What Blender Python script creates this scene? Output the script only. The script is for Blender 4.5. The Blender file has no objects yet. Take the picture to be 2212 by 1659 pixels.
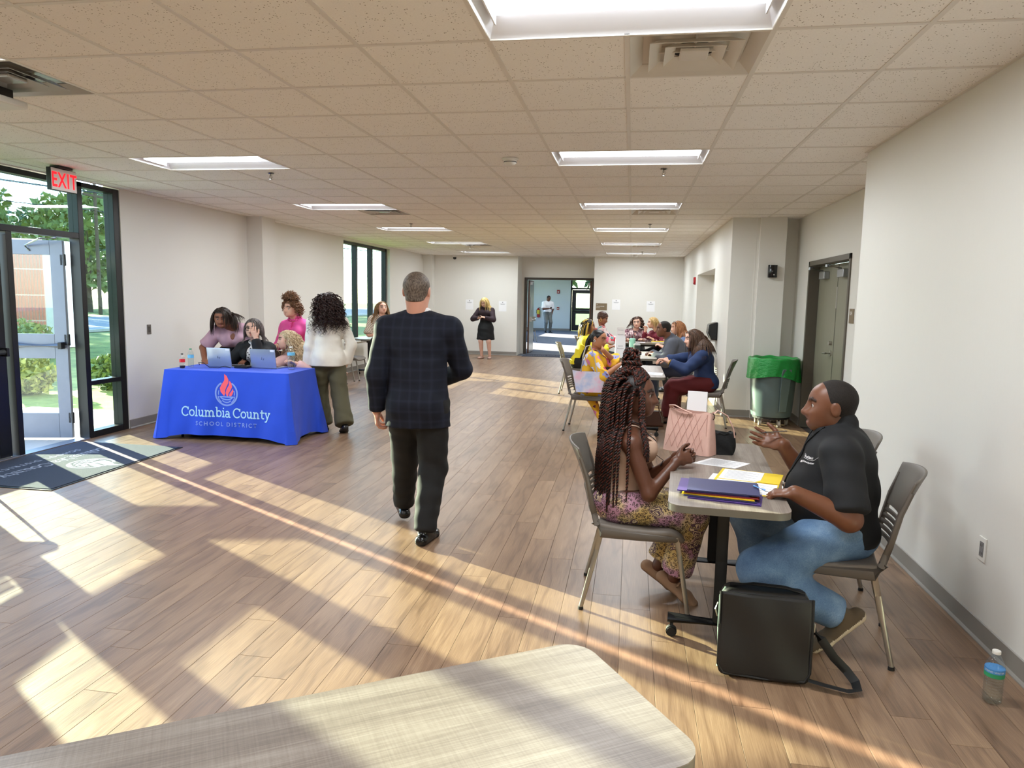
import bpy, bmesh, math, random
import numpy as np
from mathutils import Vector, Matrix
SC = bpy.context.scene
COL = SC.collection
PI = math.pi
R = math.radians

# ---------------------------------------------------------------- camera
cam_d = bpy.data.cameras.new('camera')
cam = bpy.data.objects.new('camera', cam_d)
COL.objects.link(cam)
SC.camera = cam
F_PX, YAW, PITCH, ROLL, HC = 1553.507, 0.16211, 0.1199, 0.01821, 1.61
cam_d.sensor_fit = 'HORIZONTAL'
cam_d.sensor_width = 36.0
cam_d.lens = 36.0 * F_PX / 2212.0
cam_d.clip_end = 400
_f = Vector((-math.sin(YAW) * math.cos(PITCH), math.cos(YAW) * math.cos(PITCH), -math.sin(PITCH)))
_r0 = Vector((math.cos(YAW), math.sin(YAW), 0))
_u0 = _r0.cross(_f)
_r = _r0 * math.cos(ROLL) + _u0 * math.sin(ROLL)
_u = -_r0 * math.sin(ROLL) + _u0 * math.cos(ROLL)
cam.matrix_world = Matrix(((_r.x, _u.x, -_f.x, 0), (_r.y, _u.y, -_f.y, 0), (_r.z, _u.z, -_f.z, HC), (0, 0, 0, 1)))

# ---------------------------------------------------------------- world, sun, exposure
SUN_AZ, SUN_EL = R(-31.8), R(13.7)          # direction the light travels on the floor, height of the sun
SUN_STRENGTH, SKY_STRENGTH = 36.0, 1.0
wd = bpy.data.worlds.new('sky')
SC.world = wd
wd.use_nodes = True
nt = wd.node_tree
nt.nodes.clear()
sky = nt.nodes.new('ShaderNodeTexSky')
sky.sky_type = 'NISHITA'
sky.sun_disc = False
sky.sun_elevation = R(32)
sky.sun_rotation = math.atan2(-math.cos(SUN_AZ), -math.sin(SUN_AZ))
sky.ozone_density = 4.0
sky.air_density = 1.0
sky.dust_density = 0.15
bg = nt.nodes.new('ShaderNodeBackground')
bg.inputs['Strength'].default_value = SKY_STRENGTH
wo = nt.nodes.new('ShaderNodeOutputWorld')
nt.links.new(sky.outputs[0], bg.inputs[0])
nt.links.new(bg.outputs[0], wo.inputs[0])
sun_d = bpy.data.lights.new('sun', 'SUN')
sun_d.energy = SUN_STRENGTH
sun_d.angle = R(0.53)
sun_d.color = (1.0, 0.90, 0.70)
sun = bpy.data.objects.new('sun', sun_d)
COL.objects.link(sun)
_sd = Vector((math.cos(SUN_AZ) * math.cos(SUN_EL), math.sin(SUN_AZ) * math.cos(SUN_EL), -math.sin(SUN_EL)))
sun.rotation_euler = _sd.to_track_quat('-Z', 'Y').to_euler()
sun.location = (-30, 25, 15)
SC.view_settings.view_transform = 'Standard'
SC.view_settings.look = 'None'
SC.view_settings.exposure = 0.38
SC.view_settings.gamma = 1.0
SC.view_settings.use_curve_mapping = False
SC.cycles.max_bounces = 9
SC.cycles.diffuse_bounces = 7
SC.cycles.transparent_max_bounces = 16
SC.cycles.sample_clamp_indirect = 6.0
SC.cycles.caustics_reflective = False
SC.cycles.caustics_refractive = False
LAMP_E, LAMP_W = 4.6, 34.0                  # ceiling lights: glow of the lens, watts of the area lamp added below it

# ---------------------------------------------------------------- materials
def lin(c):
    return tuple(((v / 255.0) / 12.92 if v / 255.0 <= 0.04045 else ((v / 255.0 + 0.055) / 1.055) ** 2.4) for v in c[:3]) + (1.0,)

class NG:
    """tiny helper around a node tree"""
    def __init__(s, tree): s.t = tree; s.n = tree.nodes; s.l = tree.links
    def new(s, kind, **kw):
        n = s.n.new(kind)
        for k, v in kw.items():
            if k in n.inputs.keys() if isinstance(k, str) else False: n.inputs[k].default_value = v
            else: setattr(n, k, v)
        return n
    def link(s, a, b): s.l.new(a, b)
    def math(s, op, a, b=None, c=None):
        n = s.n.new('ShaderNodeMath'); n.operation = op
        for i, v in enumerate((a, b, c)):
            if v is None: continue
            if isinstance(v, (int, float)): n.inputs[i].default_value = v
            else: s.l.new(v, n.inputs[i])
        return n.outputs[0]
    def mix(s, f, a, b):
        n = s.n.new('ShaderNodeMix'); n.data_type = 'RGBA'
        for i, v in ((0, f), (6, a), (7, b)):
            if isinstance(v, (int, float, tuple)): n.inputs[i].default_value = v
            else: s.l.new(v, n.inputs[i])
        return n.outputs[2]
    def ramp(s, f, stops):
        n = s.n.new('ShaderNodeValToRGB')
        el = n.color_ramp.elements
        while len(el) < len(stops): el.new(0.5)
        for e, (p, c) in zip(el, stops): e.position = p; e.color = c
        s.l.new(f, n.inputs[0])
        return n.outputs[0]
    def noise(s, vec, scale, detail=3, rough=0.55, w=None):
        n = s.n.new('ShaderNodeTexNoise'); n.inputs['Scale'].default_value = scale
        n.inputs['Detail'].default_value = detail; n.inputs['Roughness'].default_value = rough
        if vec is not None: s.l.new(vec, n.inputs['Vector'])
        return n.outputs[0]
    def mapping(s, vec, scale=(1, 1, 1), loc=(0, 0, 0), rot=(0, 0, 0)):
        n = s.n.new('ShaderNodeMapping')
        n.inputs['Scale'].default_value = scale; n.inputs['Location'].default_value = loc; n.inputs['Rotation'].default_value = rot
        s.l.new(vec, n.inputs[0])
        return n.outputs[0]

MATS = {}
def new_mat(name):
    m = bpy.data.materials.new(name); m.use_nodes = True
    g = NG(m.node_tree)
    b = g.n['Principled BSDF']
    MATS[name] = m
    return m, g, b
def mat(name, c, rough=0.6, metal=0.0, var=0.06, scale=8.0, bump=0.0, bscale=60.0, stretch=None, spec=None, sheen=0.0, coat=0.0, sss=0.0):
    """plain procedural material: colour with a little noise, optional fine bump"""
    if name in MATS: return MATS[name]
    m, g, b = new_mat(name)
    tc = g.n.new('ShaderNodeTexCoord')
    vec = tc.outputs['Object']
    if stretch: vec = g.mapping(vec, stretch)
    c = lin(c)
    if var > 0:
        f = g.noise(vec, scale)
        lo = tuple(max(0, v * (1 - var * 2)) for v in c[:3]) + (1,); hi = tuple(min(1, v * (1 + var * 2)) for v in c[:3]) + (1,)
        g.link(g.mix(f, lo, hi), b.inputs['Base Color'])
    else: b.inputs['Base Color'].default_value = c
    b.inputs['Roughness'].default_value = rough; b.inputs['Metallic'].default_value = metal
    if spec is not None: b.inputs['Specular IOR Level'].default_value = spec
    if sheen: b.inputs['Sheen Weight'].default_value = sheen
    if coat: b.inputs['Coat Weight'].default_value = coat; b.inputs['Coat Roughness'].default_value = 0.1
    if bump > 0:
        bn = g.n.new('ShaderNodeBump'); bn.inputs['Strength'].default_value = bump; bn.inputs['Distance'].default_value = 0.01
        g.link(g.noise(vec, bscale, 4), bn.inputs['Height']); g.link(bn.outputs[0], b.inputs['Normal'])
    return m
def emit_mat(name, c, strength):
    if name in MATS: return MATS[name]
    m, g, b = new_mat(name)
    b.inputs['Base Color'].default_value = lin(c); b.inputs['Emission Color'].default_value = lin(c); b.inputs['Emission Strength'].default_value = strength
    return m
def glass_mat(name, tint=(222, 232, 226), refl=1.0):
    """thin pane: lets the light straight through, mirrors a little at a slant"""
    if name in MATS: return MATS[name]
    m, g, b = new_mat(name)
    g.n.remove(b)
    tr = g.n.new('ShaderNodeBsdfTransparent'); tr.inputs[0].default_value = lin(tint)
    gl = g.n.new('ShaderNodeBsdfGlossy'); gl.inputs['Roughness'].default_value = 0.0
    lw = g.n.new('ShaderNodeLayerWeight'); lw.inputs[0].default_value = 0.5
    fr = g.math('MULTIPLY_ADD', g.math('POWER', lw.outputs['Facing'], 5.0), 0.9, 0.045)
    mx = g.n.new('ShaderNodeMixShader')
    g.link(g.math('MULTIPLY', fr, refl), mx.inputs[0]); g.link(tr.outputs[0], mx.inputs[1]); g.link(gl.outputs[0], mx.inputs[2])
    g.link(mx.outputs[0], g.n['Material Output'].inputs[0])
    return m

# ---------------------------------------------------------------- mesh helpers
def unit(v): v = np.asarray(v, float); n = np.linalg.norm(v); return v / n if n > 1e-9 else v
def perp(d):
    d = unit(d); a = np.array([0, 0, 1.0]) if abs(d[2]) < 0.9 else np.array([1.0, 0, 0])
    s = unit(np.cross(d, a)); return s, np.cross(s, d)
class MB:
    """collects shapes and links them as ONE mesh object"""
    def __init__(s): s.v = []; s.f = []; s.m = []
    def add(s, verts, faces, mi=0):
        o = len(s.v); s.v += [tuple(map(float, p)) for p in verts]; s.f += [tuple(o + i for i in f) for f in faces]; s.m += [mi] * len(faces); return s
    def box(s, x0, x1, y0, y1, z0, z1, mi=0):
        return s.add([(x0, y0, z0), (x1, y0, z0), (x1, y1, z0), (x0, y1, z0), (x0, y0, z1), (x1, y0, z1), (x1, y1, z1), (x0, y1, z1)],
                     [(0, 3, 2, 1), (4, 5, 6, 7), (0, 1, 5, 4), (1, 2, 6, 5), (2, 3, 7, 6), (3, 0, 4, 7)], mi)
    def obox(s, c, ax, ay, az, mi=0):
        """box from centre and three half-axis vectors"""
        c, ax, ay, az = map(np.asarray, (c, ax, ay, az))
        P = [c + i * ax + j * ay + k * az for k in (-1, 1) for i, j in ((-1, -1), (1, -1), (1, 1), (-1, 1))]
        return s.add(P, [(0, 3, 2, 1), (4, 5, 6, 7), (0, 1, 5, 4), (1, 2, 6, 5), (2, 3, 7, 6), (3, 0, 4, 7)], mi)
    def cyl(s, a, b, ra, rb=None, n=16, cap=True, mi=0):
        rb = ra if rb is None else rb
        a = np.asarray(a, float); b = np.asarray(b, float); u, w = perp(b - a)
        P = []
        for c, r in ((a, ra), (b, rb)):
            for i in range(n):
                t = 2 * PI * i / n; P.append(c + r * (math.cos(t) * u + math.sin(t) * w))
        F = [(i, (i + 1) % n, n + (i + 1) % n, n + i) for i in range(n)]
        if cap: F += [tuple(range(n - 1, -1, -1)), tuple(range(n, 2 * n))]
        return s.add(P, F, mi)
    def tube(s, path, r, n=8, cap=True, mi=0, closed=False, flat=None, up=None):
        """tube along a path; r number or list; flat=(wu,wv) scales the section; up fixes the section frame"""
        P = [np.asarray(p, float) for p in path]; m = len(P)
        rs = r if hasattr(r, '__len__') else [r] * m
        V = []; u = None
        for i, p in enumerate(P):
            d = unit((P[(i + 1) % m] if closed or i < m - 1 else P[i]) - (P[i - 1] if closed or i > 0 else P[i]))
            if up is not None: u = unit(np.cross(d, up)); w = np.cross(u, d)
            elif u is None: u, w = perp(d)
            else:
                u = unit(u - d * np.dot(u, d)); w = np.cross(d, u)
            fu, fv = flat or (1, 1)
            for k in range(n):
                t = 2 * PI * k / n; V.append(p + rs[i] * (fu * math.cos(t) * u + fv * math.sin(t) * w))
        F = []
        for i in range(m if closed else m - 1):
            j = (i + 1) % m
            for k in range(n): F.append((i * n + k, i * n + (k + 1) % n, j * n + (k + 1) % n, j * n + k))
        if cap and not closed: F += [tuple(range(n - 1, -1, -1)), tuple(range((m - 1) * n, m * n))]
        return s.add(V, F, mi)
    def lathe(s, prof, c=(0, 0, 0), n=24, mi=0, sq=None):
        """prof = list of (radius, z) from bottom to top"""
        V = []
        for r, z in prof:
            for k in range(n):
                t = 2 * PI * k / n; V.append((c[0] + r * math.cos(t), c[1] + r * math.sin(t), c[2] + z))
        F = [(i * n + k, i * n + (k + 1) % n, (i + 1) * n + (k + 1) % n, (i + 1) * n + k) for i in range(len(prof) - 1) for k in range(n)]
        F += [tuple(range(n - 1, -1, -1)), tuple(range((len(prof) - 1) * n, len(prof) * n))]
        return s.add(V, F, mi)
    def prism(s, poly, z0, z1, M=None, mi=0):
        """polygon in x,y raised from z0 to z1; M = function mapping (x,y,z)"""
        n = len(poly); P = [(x, y, z0) for x, y in poly] + [(x, y, z1) for x, y in poly]
        if M: P = [M(*p) for p in P]
        return s.add(P, [tuple(range(n - 1, -1, -1)), tuple(range(n, 2 * n))] + [(i, (i + 1) % n, n + (i + 1) % n, n + i) for i in range(n)], mi)
    def grid(s, fn, nu, nv, mi=0, closed_u=False):
        V = [fn(i / (nu if closed_u else nu - 1), j / (nv - 1)) for j in range(nv) for i in range(nu)]
        F = []
        for j in range(nv - 1):
            for i in range(nu if closed_u else nu - 1):
                k = (i + 1) % nu; F.append((j * nu + i, j * nu + k, (j + 1) * nu + k, (j + 1) * nu + i))
        return s.add(V, F, mi)
    def build(s, name, m, parent=None, smooth=False, bevel=0.0, seg=2, solid=0.0, angle=40):
        me = bpy.data.meshes.new(name); me.from_pydata(s.v, [], s.f)
        ms = m if isinstance(m, (list, tuple)) else [m]
        for x in ms: me.materials.append(x)
        if len(ms) > 1: me.polygons.foreach_set('material_index', np.array(s.m, dtype=np.int32))
        me.update()
        o = bpy.data.objects.new(name, me); COL.objects.link(o)
        if parent is not None: o.parent = parent
        if smooth:
            me.polygons.foreach_set('use_smooth', [True] * len(me.polygons))
            if angle < 180: me.set_sharp_from_angle(angle=R(angle))
        if solid:
            md = o.modifiers.new('solid', 'SOLIDIFY'); md.thickness = solid; md.offset = 0
        if bevel:
            md = o.modifiers.new('bevel', 'BEVEL'); md.width = bevel; md.segments = seg; md.limit_method = 'ANGLE'; md.angle_limit = R(35)
        return o
def empty(name, loc=(0, 0, 0), rz=0.0):
    o = bpy.data.objects.new(name, None); COL.objects.link(o); o.location = loc; o.rotation_euler = (0, 0, rz); o.empty_display_size = 0.1
    return o
def tag(o, label=None, cat=None, group=None, kind=None):
    if label: o['label'] = label
    if cat: o['category'] = cat
    if group: o['group'] = group
    if kind: o['kind'] = kind
    return o
def struct(o, label=None, cat=None):
    o['kind'] = 'structure'
    if label: o['label'] = label
    if cat: o['category'] = cat
    return o
def copy_tree(o, parent=None):
    c = o.copy(); COL.objects.link(c); c.parent = parent
    for ch in o.children: copy_tree(ch, c)
    return c
def rounded_rect(x0, x1, y0, y1, r, n=6):
    P = []
    for cx, cy, a in ((x1 - r, y0 + r, -90), (x1 - r, y1 - r, 0), (x0 + r, y1 - r, 90), (x0 + r, y0 + r, 180)):
        for i in range(n + 1):
            t = R(a + 90 * i / n); P.append((cx + r * math.cos(t), cy + r * math.sin(t)))
    return P
def text_mesh(body, size, name, m, parent=None, M=None, align='CENTER', depth=0.0008, bold=0.0, spacing=1.0):
    """flat lettering from the built-in font; M maps (x,y,z) to the place it stands"""
    cu = bpy.data.curves.new(name, 'FONT'); cu.body = body; cu.size = size; cu.align_x = align; cu.extrude = depth; cu.offset = bold; cu.space_character = spacing
    cu.resolution_u = 3
    t = bpy.data.objects.new(name + '_tmp', cu); COL.objects.link(t)
    bpy.context.view_layer.update()
    me = bpy.data.meshes.new_from_object(t.evaluated_get(bpy.context.evaluated_depsgraph_get()))
    bpy.data.objects.remove(t); bpy.data.curves.remove(cu)
    if M:
        for v in me.vertices: v.co = M(*v.co)
    me.materials.clear(); me.materials.append(m)
    o = bpy.data.objects.new(name, me); COL.objects.link(o)
    if parent is not None: o.parent = parent
    return o
# ================================================================ structure
CEIL = 2.74
XL, XR, XREC, XFR = -5.75, 1.715, 2.226, 1.32      # wall planes
YF, YN = 19.73, -3.5
rnd = random.Random(7)
# ---- surface materials
def wall_mat(name, c):
    m, g, b = new_mat(name)
    tc = g.n.new('ShaderNodeTexCoord'); v = tc.outputs['Object']
    f = g.noise(g.mapping(v, (30, 30, 3)), 6, 4); f2 = g.noise(v, 0.7, 2)
    c0 = lin(c); lo = tuple(x * 0.965 for x in c0[:3]) + (1,); hi = tuple(min(1, x * 1.035) for x in c0[:3]) + (1,)
    g.link(g.mix(g.math('MULTIPLY_ADD', f, 0.5, g.math('MULTIPLY', f2, 0.5)), lo, hi), b.inputs['Base Color'])
    b.inputs['Roughness'].default_value = 0.42; b.inputs['Specular IOR Level'].default_value = 0.35
    bn = g.n.new('ShaderNodeBump'); bn.inputs['Strength'].default_value = 0.12; bn.inputs['Distance'].default_value = 0.004
    g.link(g.noise(g.mapping(v, (160, 160, 90)), 3, 3), bn.inputs['Height']); g.link(bn.outputs[0], b.inputs['Normal'])
    return m
M_WALL = wall_mat('wallcovering', (224, 222, 216))
M_BLUEWALL = wall_mat('blue_paint', (212, 222, 226))
M_BASE = mat('rubber_base', (134, 129, 122), 0.45, var=0.03)
M_FRAME = mat('black_metal', (22, 22, 24), 0.35, 0.2, var=0.05)
M_TEE = mat('tee_white', (224, 219, 211), 0.5, var=0.02)
M_GLASS = glass_mat('pane_glass')
M_WHITE = mat('white_paint', (226, 224, 218), 0.45, var=0.02)

def tile_mat():
    m, g, b = new_mat('ceiling_tile')
    geo = g.n.new('ShaderNodeNewGeometry'); p = geo.outputs['Position']
    vo = g.n.new('ShaderNodeTexVoronoi'); vo.inputs['Scale'].default_value = 75; vo.inputs['Randomness'].default_value = 1.0
    g.link(g.mapping(p, (1, 0.75, 1)), vo.inputs['Vector'])
    n1 = g.noise(p, 26, 2); n2 = g.noise(p, 140, 2)
    hole = g.math('MULTIPLY', g.math('LESS_THAN', vo.outputs[0], 0.2), g.math('GREATER_THAN', n1, 0.5))
    c = lin((246, 243, 238))
    base = g.mix(n2, tuple(x * 0.93 for x in c[:3]) + (1,), tuple(min(1, x * 1.05) for x in c[:3]) + (1,))
    g.link(g.mix(hole, base, lin((150, 140, 128))), b.inputs['Base Color'])
    b.inputs['Roughness'].default_value = 0.85; b.inputs['Specular IOR Level'].default_value = 0.1
    bn = g.n.new('ShaderNodeBump'); bn.inputs['Strength'].default_value = 0.35; bn.inputs['Distance'].default_value = 0.003
    g.link(g.math('SUBTRACT', n2, hole), bn.inputs['Height']); g.link(bn.outputs[0], b.inputs['Normal'])
    return m
M_TILE = tile_mat()

PW, PL = 0.1524, 1.22                                # floor planks
def plank_off(i): return ((i * 0.381966 + 0.17 * ((i * 7) % 5)) % 1.0) * PL
def plank_mat():
    m, g, b = new_mat('vinyl_plank')
    geo = g.n.new('ShaderNodeNewGeometry'); sep = g.n.new('ShaderNodeSeparateXYZ'); g.link(geo.outputs['Position'], sep.inputs[0])
    X, Y = sep.outputs[0], sep.outputs[1]
    i = g.math('FLOOR', g.math('DIVIDE', X, PW))
    fr = g.math('FRACT', g.math('ADD', g.math('MULTIPLY', i, 0.381966), g.math('MULTIPLY', 0.17, g.math('FLOORED_MODULO', g.math('MULTIPLY', i, 7), 5.0))))
    j = g.math('FLOOR', g.math('DIVIDE', g.math('SUBTRACT', Y, g.math('MULTIPLY', fr, PL)), PL))
    cv = g.n.new('ShaderNodeCombineXYZ'); g.link(i, cv.inputs[0]); g.link(j, cv.inputs[1])
    wn = g.n.new('ShaderNodeTexWhiteNoise'); wn.noise_dimensions = '2D'; g.link(cv.outputs[0], wn.inputs['Vector'])
    rc = g.n.new('ShaderNodeSeparateColor'); g.link(wn.outputs['Color'], rc.inputs[0])
    # position in the plank, shifted at random
    px = g.n.new('ShaderNodeCombineXYZ')
    g.link(g.math('ADD', X, g.math('MULTIPLY', rc.outputs[0], 37.0)), px.inputs[0]); g.link(g.math('ADD', Y, g.math('MULTIPLY', rc.outputs[1], 53.0)), px.inputs[1])
    v = px.outputs[0]
    warp = g.noise(g.mapping(v, (9, 1.1, 1)), 1.0, 2)
    # cathedral grain: rings of a stretched, warped distance
    cath = g.math('MULTIPLY', warp, 26.0)
    ring = g.math('MULTIPLY_ADD', g.math('SINE', cath), 0.5, 0.5)
    ring = g.math('POWER', ring, 3.0)
    fine = g.noise(g.mapping(v, (260, 6, 1)), 1.0, 3, 0.6)
    blot = g.noise(g.mapping(v, (5, 1.2, 1)), 1.0, 3)
    tone = g.math('ADD', g.math('MULTIPLY', fine, 0.55), g.math('ADD', g.math('MULTIPLY', ring, -0.13), g.math('MULTIPLY', blot, 0.45)))
    tone = g.math('ADD', tone, g.math('MULTIPLY', g.math('SUBTRACT', rc.outputs[2], 0.5), 0.13))
    col = g.ramp(tone, [(0.15, lin((88, 66, 50))), (0.42, lin((128, 101, 79))), (0.58, lin((146, 118, 93))), (0.9, lin((182, 154, 126)))])
    g.link(col, b.inputs['Base Color'])
    b.inputs['Roughness'].default_value = 0.36; b.inputs['Specular IOR Level'].default_value = 0.45
    rr = g.math('MULTIPLY_ADD', fine, 0.2, 0.27); g.link(rr, b.inputs['Roughness'])
    bn = g.n.new('ShaderNodeBump'); bn.inputs['Strength'].default_value = 0.12; bn.inputs['Distance'].default_value = 0.002
    g.link(g.math('SUBTRACT', fine, g.math('MULTIPLY', ring, 0.4)), bn.inputs['Height']); g.link(bn.outputs[0], b.inputs['Normal'])
    return m
M_PLANK = plank_mat()

# ---- floor: slab with planks, the ones that show largest as objects of their own
floor = MB().box(XL - 0.2, XREC + 0.2, YN - 0.2, YF + 0.77, -0.12, -0.006).build('floor', mat('floor_adhesive', (58, 44, 34), 0.9))
struct(floor)
GAP = 0.0007
plist = []
i0, i1 = math.floor((XL - 0.02) / PW), math.floor((XREC) / PW)
for i in range(i0, i1 + 1):
    j0 = math.floor((YN - plank_off(i)) / PL)
    for j in range(j0, 40):
        a = plank_off(i) + j * PL; b_ = a + PL
        if a > 19.75: break
        x0, x1 = max(i * PW, XL - 0.04), min((i + 1) * PW, XREC)
        y0, y1 = max(a, YN), min(b_, 19.76)
        if x1 - x0 < 0.01 or y1 - y0 < 0.01: continue
        cx, cy = (x0 + x1) / 2, (y0 + y1) / 2
        d = Vector((cx, cy, -HC)); w = d.dot(_f)
        vis = w > 0.4 and abs(d.dot(_r) / w) < 0.74 and -0.6 < d.dot(_u) / w < 0.3
        if cy > 10.4 and cx > XFR: vis = False
        if cx > XR and cy < 5.9: vis = False
        plist.append((not vis, w, x0, x1, y0, y1))
plist.sort()
def plank_box(mb, x0, x1, y0, y1):
    c = 0.0006
    x0 += GAP; x1 -= GAP; y0 += GAP; y1 -= GAP
    P = [(x0, y0, -0.006), (x1, y0, -0.006), (x1, y1, -0.006), (x0, y1, -0.006), (x0, y0, -c), (x1, y0, -c), (x1, y1, -c), (x0, y1, -c),
         (x0 + c, y0 + c, 0), (x1 - c, y0 + c, 0), (x1 - c, y1 - c, 0), (x0 + c, y1 - c, 0)]
    mb.add(P, [(0, 1, 5, 4), (1, 2, 6, 5), (2, 3, 7, 6), (3, 0, 4, 7), (4, 5, 9, 8), (5, 6, 10, 9), (6, 7, 11, 10), (7, 4, 8, 11), (8, 9, 10, 11)])
shared = {}
rest = MB()
for k, (nv, w, x0, x1, y0, y1) in enumerate(plist):
    if k < 300:
        key = (round(x1 - x0, 4), round(y1 - y0, 4))
        if key not in shared:
            mb = MB(); plank_box(mb, -key[0] / 2, key[0] / 2, -key[1] / 2, key[1] / 2)
            o = mb.build('plank', M_PLANK, floor); shared[key] = o.data
        else:
            o = bpy.data.objects.new('plank', shared[key]); COL.objects.link(o); o.parent = floor
        o.location = ((x0 + x1) / 2, (y0 + y1) / 2, 0)
    else: plank_box(rest, x0, x1, y0, y1)
tag(rest.build('plank_field', M_PLANK, floor), kind='stuff')

# ---- ceiling: tees and lay-in tiles
T = 0.6096; GX, GY = -0.0638, 3.2943
ceiling = MB().box(XL - 0.2, XREC + 0.2, YN - 0.2, YF + 0.77, CEIL + 0.16, CEIL + 0.26).build('ceiling', mat('deck', (120, 116, 110), 0.9))
struct(ceiling)
LIGHT_ROWS = (-6, -1, 4, 9, 14, 19, 24); LIGHT_COLS = (-1, -7)
VENTS = [(c, r) for c in (0, -6) for r in (0, 10, 20)]
skip = set((c + d, r) for c in LIGHT_COLS for r in LIGHT_ROWS for d in (0, 1)) | set(VENTS)
tiles = []
c0, c1 = math.floor((XL - GX) / T), math.floor((XREC - GX) / T)
r0, r1 = math.floor((YN - GY) / T), math.floor((YF + 0.7 - GY) / T)
for c in range(c0, c1 + 1):
    for r in range(r0, r1 + 1):
        if (c, r) in skip: continue
        x0, x1 = max(GX + c * T, XL), min(GX + (c + 1) * T, XREC); y0, y1 = GY + r * T, GY + (r + 1) * T
        if x1 - x0 < 0.03: continue
        cx, cy = (x0 + x1) / 2, (y0 + y1) / 2
        d = Vector((cx, cy, CEIL - HC)); w = d.dot(_f)
        vis = w > 1 and abs(d.dot(_r) / w) < 0.8 and d.dot(_u) / w < 0.6
        if cx > XFR + 0.3 and cy > 10.6: vis = False
        if cx > XR + 0.3 and cy < 5.7: vis = False
        tiles.append((not vis, w, x0, x1, y0, y1))
tiles.sort()
shared = {}; rest = MB()
for k, (nv, w, x0, x1, y0, y1) in enumerate(tiles):
    if k < 300:
        key = (round(x1 - x0, 4), round(y1 - y0, 4))
        if key not in shared:
            o = MB().box(-key[0] / 2, key[0] / 2, -key[1] / 2, key[1] / 2, 0, 0.015).build('ceiling_tile', M_TILE, ceiling); shared[key] = o.data
        else:
            o = bpy.data.objects.new('ceiling_tile', shared[key]); COL.objects.link(o); o.parent = ceiling
        o.location = ((x0 + x1) / 2, (y0 + y1) / 2, CEIL + 0.004)
    else: rest.box(x0, x1, y0, y1, CEIL + 0.004, CEIL + 0.019)
tag(rest.build('tile_field', M_TILE, ceiling), kind='stuff')
TW = 0.012
for c in range(c0 + 1, c1 + 1):
    x = GX + c * T
    cuts = [YN] + ([v for r in LIGHT_ROWS for v in (GY + r * T + TW, GY + (r + 1) * T - TW) if v > YN] if c in (LIGHT_COLS[0] + 1, LIGHT_COLS[1] + 1) else []) + [YF + 0.77]
    if len(cuts) % 2: cuts = cuts[1:]
    for ya, yb in zip(cuts[::2], cuts[1::2]): MB().box(x - TW, x + TW, ya, yb, CEIL, CEIL + 0.004).build('main_runner', M_TEE, ceiling)
for r in range(r0, r1 + 1):
    y = GY + r * T
    MB().box(XL, XREC, y - TW, y + TW, CEIL + 0.0005, CEIL + 0.004).build('cross_tee', M_TEE, ceiling)
ang = MB().box(XR - 0.022, XR, YN, 5.96, CEIL - 0.001, CEIL + 0.004).box(XREC - 0.022, XREC, 5.96, 10.4, CEIL - 0.001, CEIL + 0.004).box(XFR - 0.022, XFR, 10.4, YF, CEIL - 0.001, CEIL + 0.004).box(XL, XL + 0.022, YN, YF, CEIL - 0.001, CEIL + 0.004).box(XL, XFR, YF - 0.022, YF, CEIL - 0.001, CEIL + 0.004)
ang.build('wall_angle', M_TEE, ceiling)

# ---- walls
HZ = CEIL + 0.16
YC = 10.36
w = MB().box(XR, XR + 0.7, YN, 5.96, 0, HZ)
w.build('wall_right', M_WALL)
wr = bpy.data.objects['wall_right']; struct(wr)
RD0, RD1, RDZ = 8.0, 9.8, 2.13                       # double door in the recess
w = MB().box(XREC, XREC + 0.3, 5.96, RD0, 0, HZ).box(XREC, XREC + 0.3, RD1, 10.75, 0, HZ).box(XREC, XREC + 0.3, RD0, RD1, RDZ, HZ)
struct(w.build('wall_recess', M_WALL))
NY0, NY1, NZ, ND = 12.25, 15.45, 2.14, 0.32           # alcove in the far right wall
w = MB()
w.box(XFR, XFR + 0.5, YC, NY0, 0, HZ).box(XFR, XFR + 0.5, NY1, YF + 0.1, 0, HZ).box(XFR, XFR + 0.5, NY0, NY1, NZ, HZ).box(XFR + ND, XFR + 0.5, NY0, NY1, 0, NZ)
w.box(XFR + 0.5, 1.70, YC, YC + 0.3, 0, HZ)
w.box(1.68, 2.02, YC - 0.06, YC + 0.3, 0, HZ).box(2.02, XREC, YC + 0.22, YC + 0.4, 0, HZ)
struct(w.build('wall_far_right', M_WALL))
struct(MB().box(1.63, 1.645, YC - 0.003, YC, 0, HZ).build('trim_1', M_WHITE))
# left wall
WY0, WY1, WZ0, WZ1 = 13.9, 16.72, 0.62, 2.70          # tall window
SY0, SY1 = 4.40, 7.47                                 # storefront entrance
w = MB().box(XL - 0.2, XL, YN, SY0, 0, HZ).box(XL - 0.2, XL, SY1, WY0, 0, HZ).box(XL - 0.2, XL, WY1, YF + 0.1, 0, HZ)
w.box(XL - 0.2, XL, WY0, WY1, 0, WZ0).box(XL - 0.2, XL, WY0, WY1, WZ1, HZ).box(XL, XL + 0.25, 10.2, 10.6, 0, HZ).box(XL, XL + 0.27, 19.5, YF, 0, HZ)
struct(w.build('wall_left', M_WALL))
# far wall with the recessed doorway
DX0, DX1, DZ = -2.98, -1.12, 2.12; YD = 20.5
w = MB().box(XL - 0.2, -3.12, YF, YF + 0.95, 0, HZ).box(-1.03, XFR + 0.6, YF, YF + 0.95, 0, HZ)
w.box(-3.12, DX0 - 0.06, YD, YD + 0.18, 0, HZ).box(DX1 + 0.06, -1.03, YD, YD + 0.18, 0, HZ).box(DX0 - 0.06, DX1 + 0.06, YD, YD + 0.18, DZ + 0.06, HZ)
struct(w.build('wall_far', M_WALL))
struct(MB().box(XL - 0.2, XR + 0.7, YN - 0.2, YN, 0, HZ).build('wall_near', M_WALL))
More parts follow.
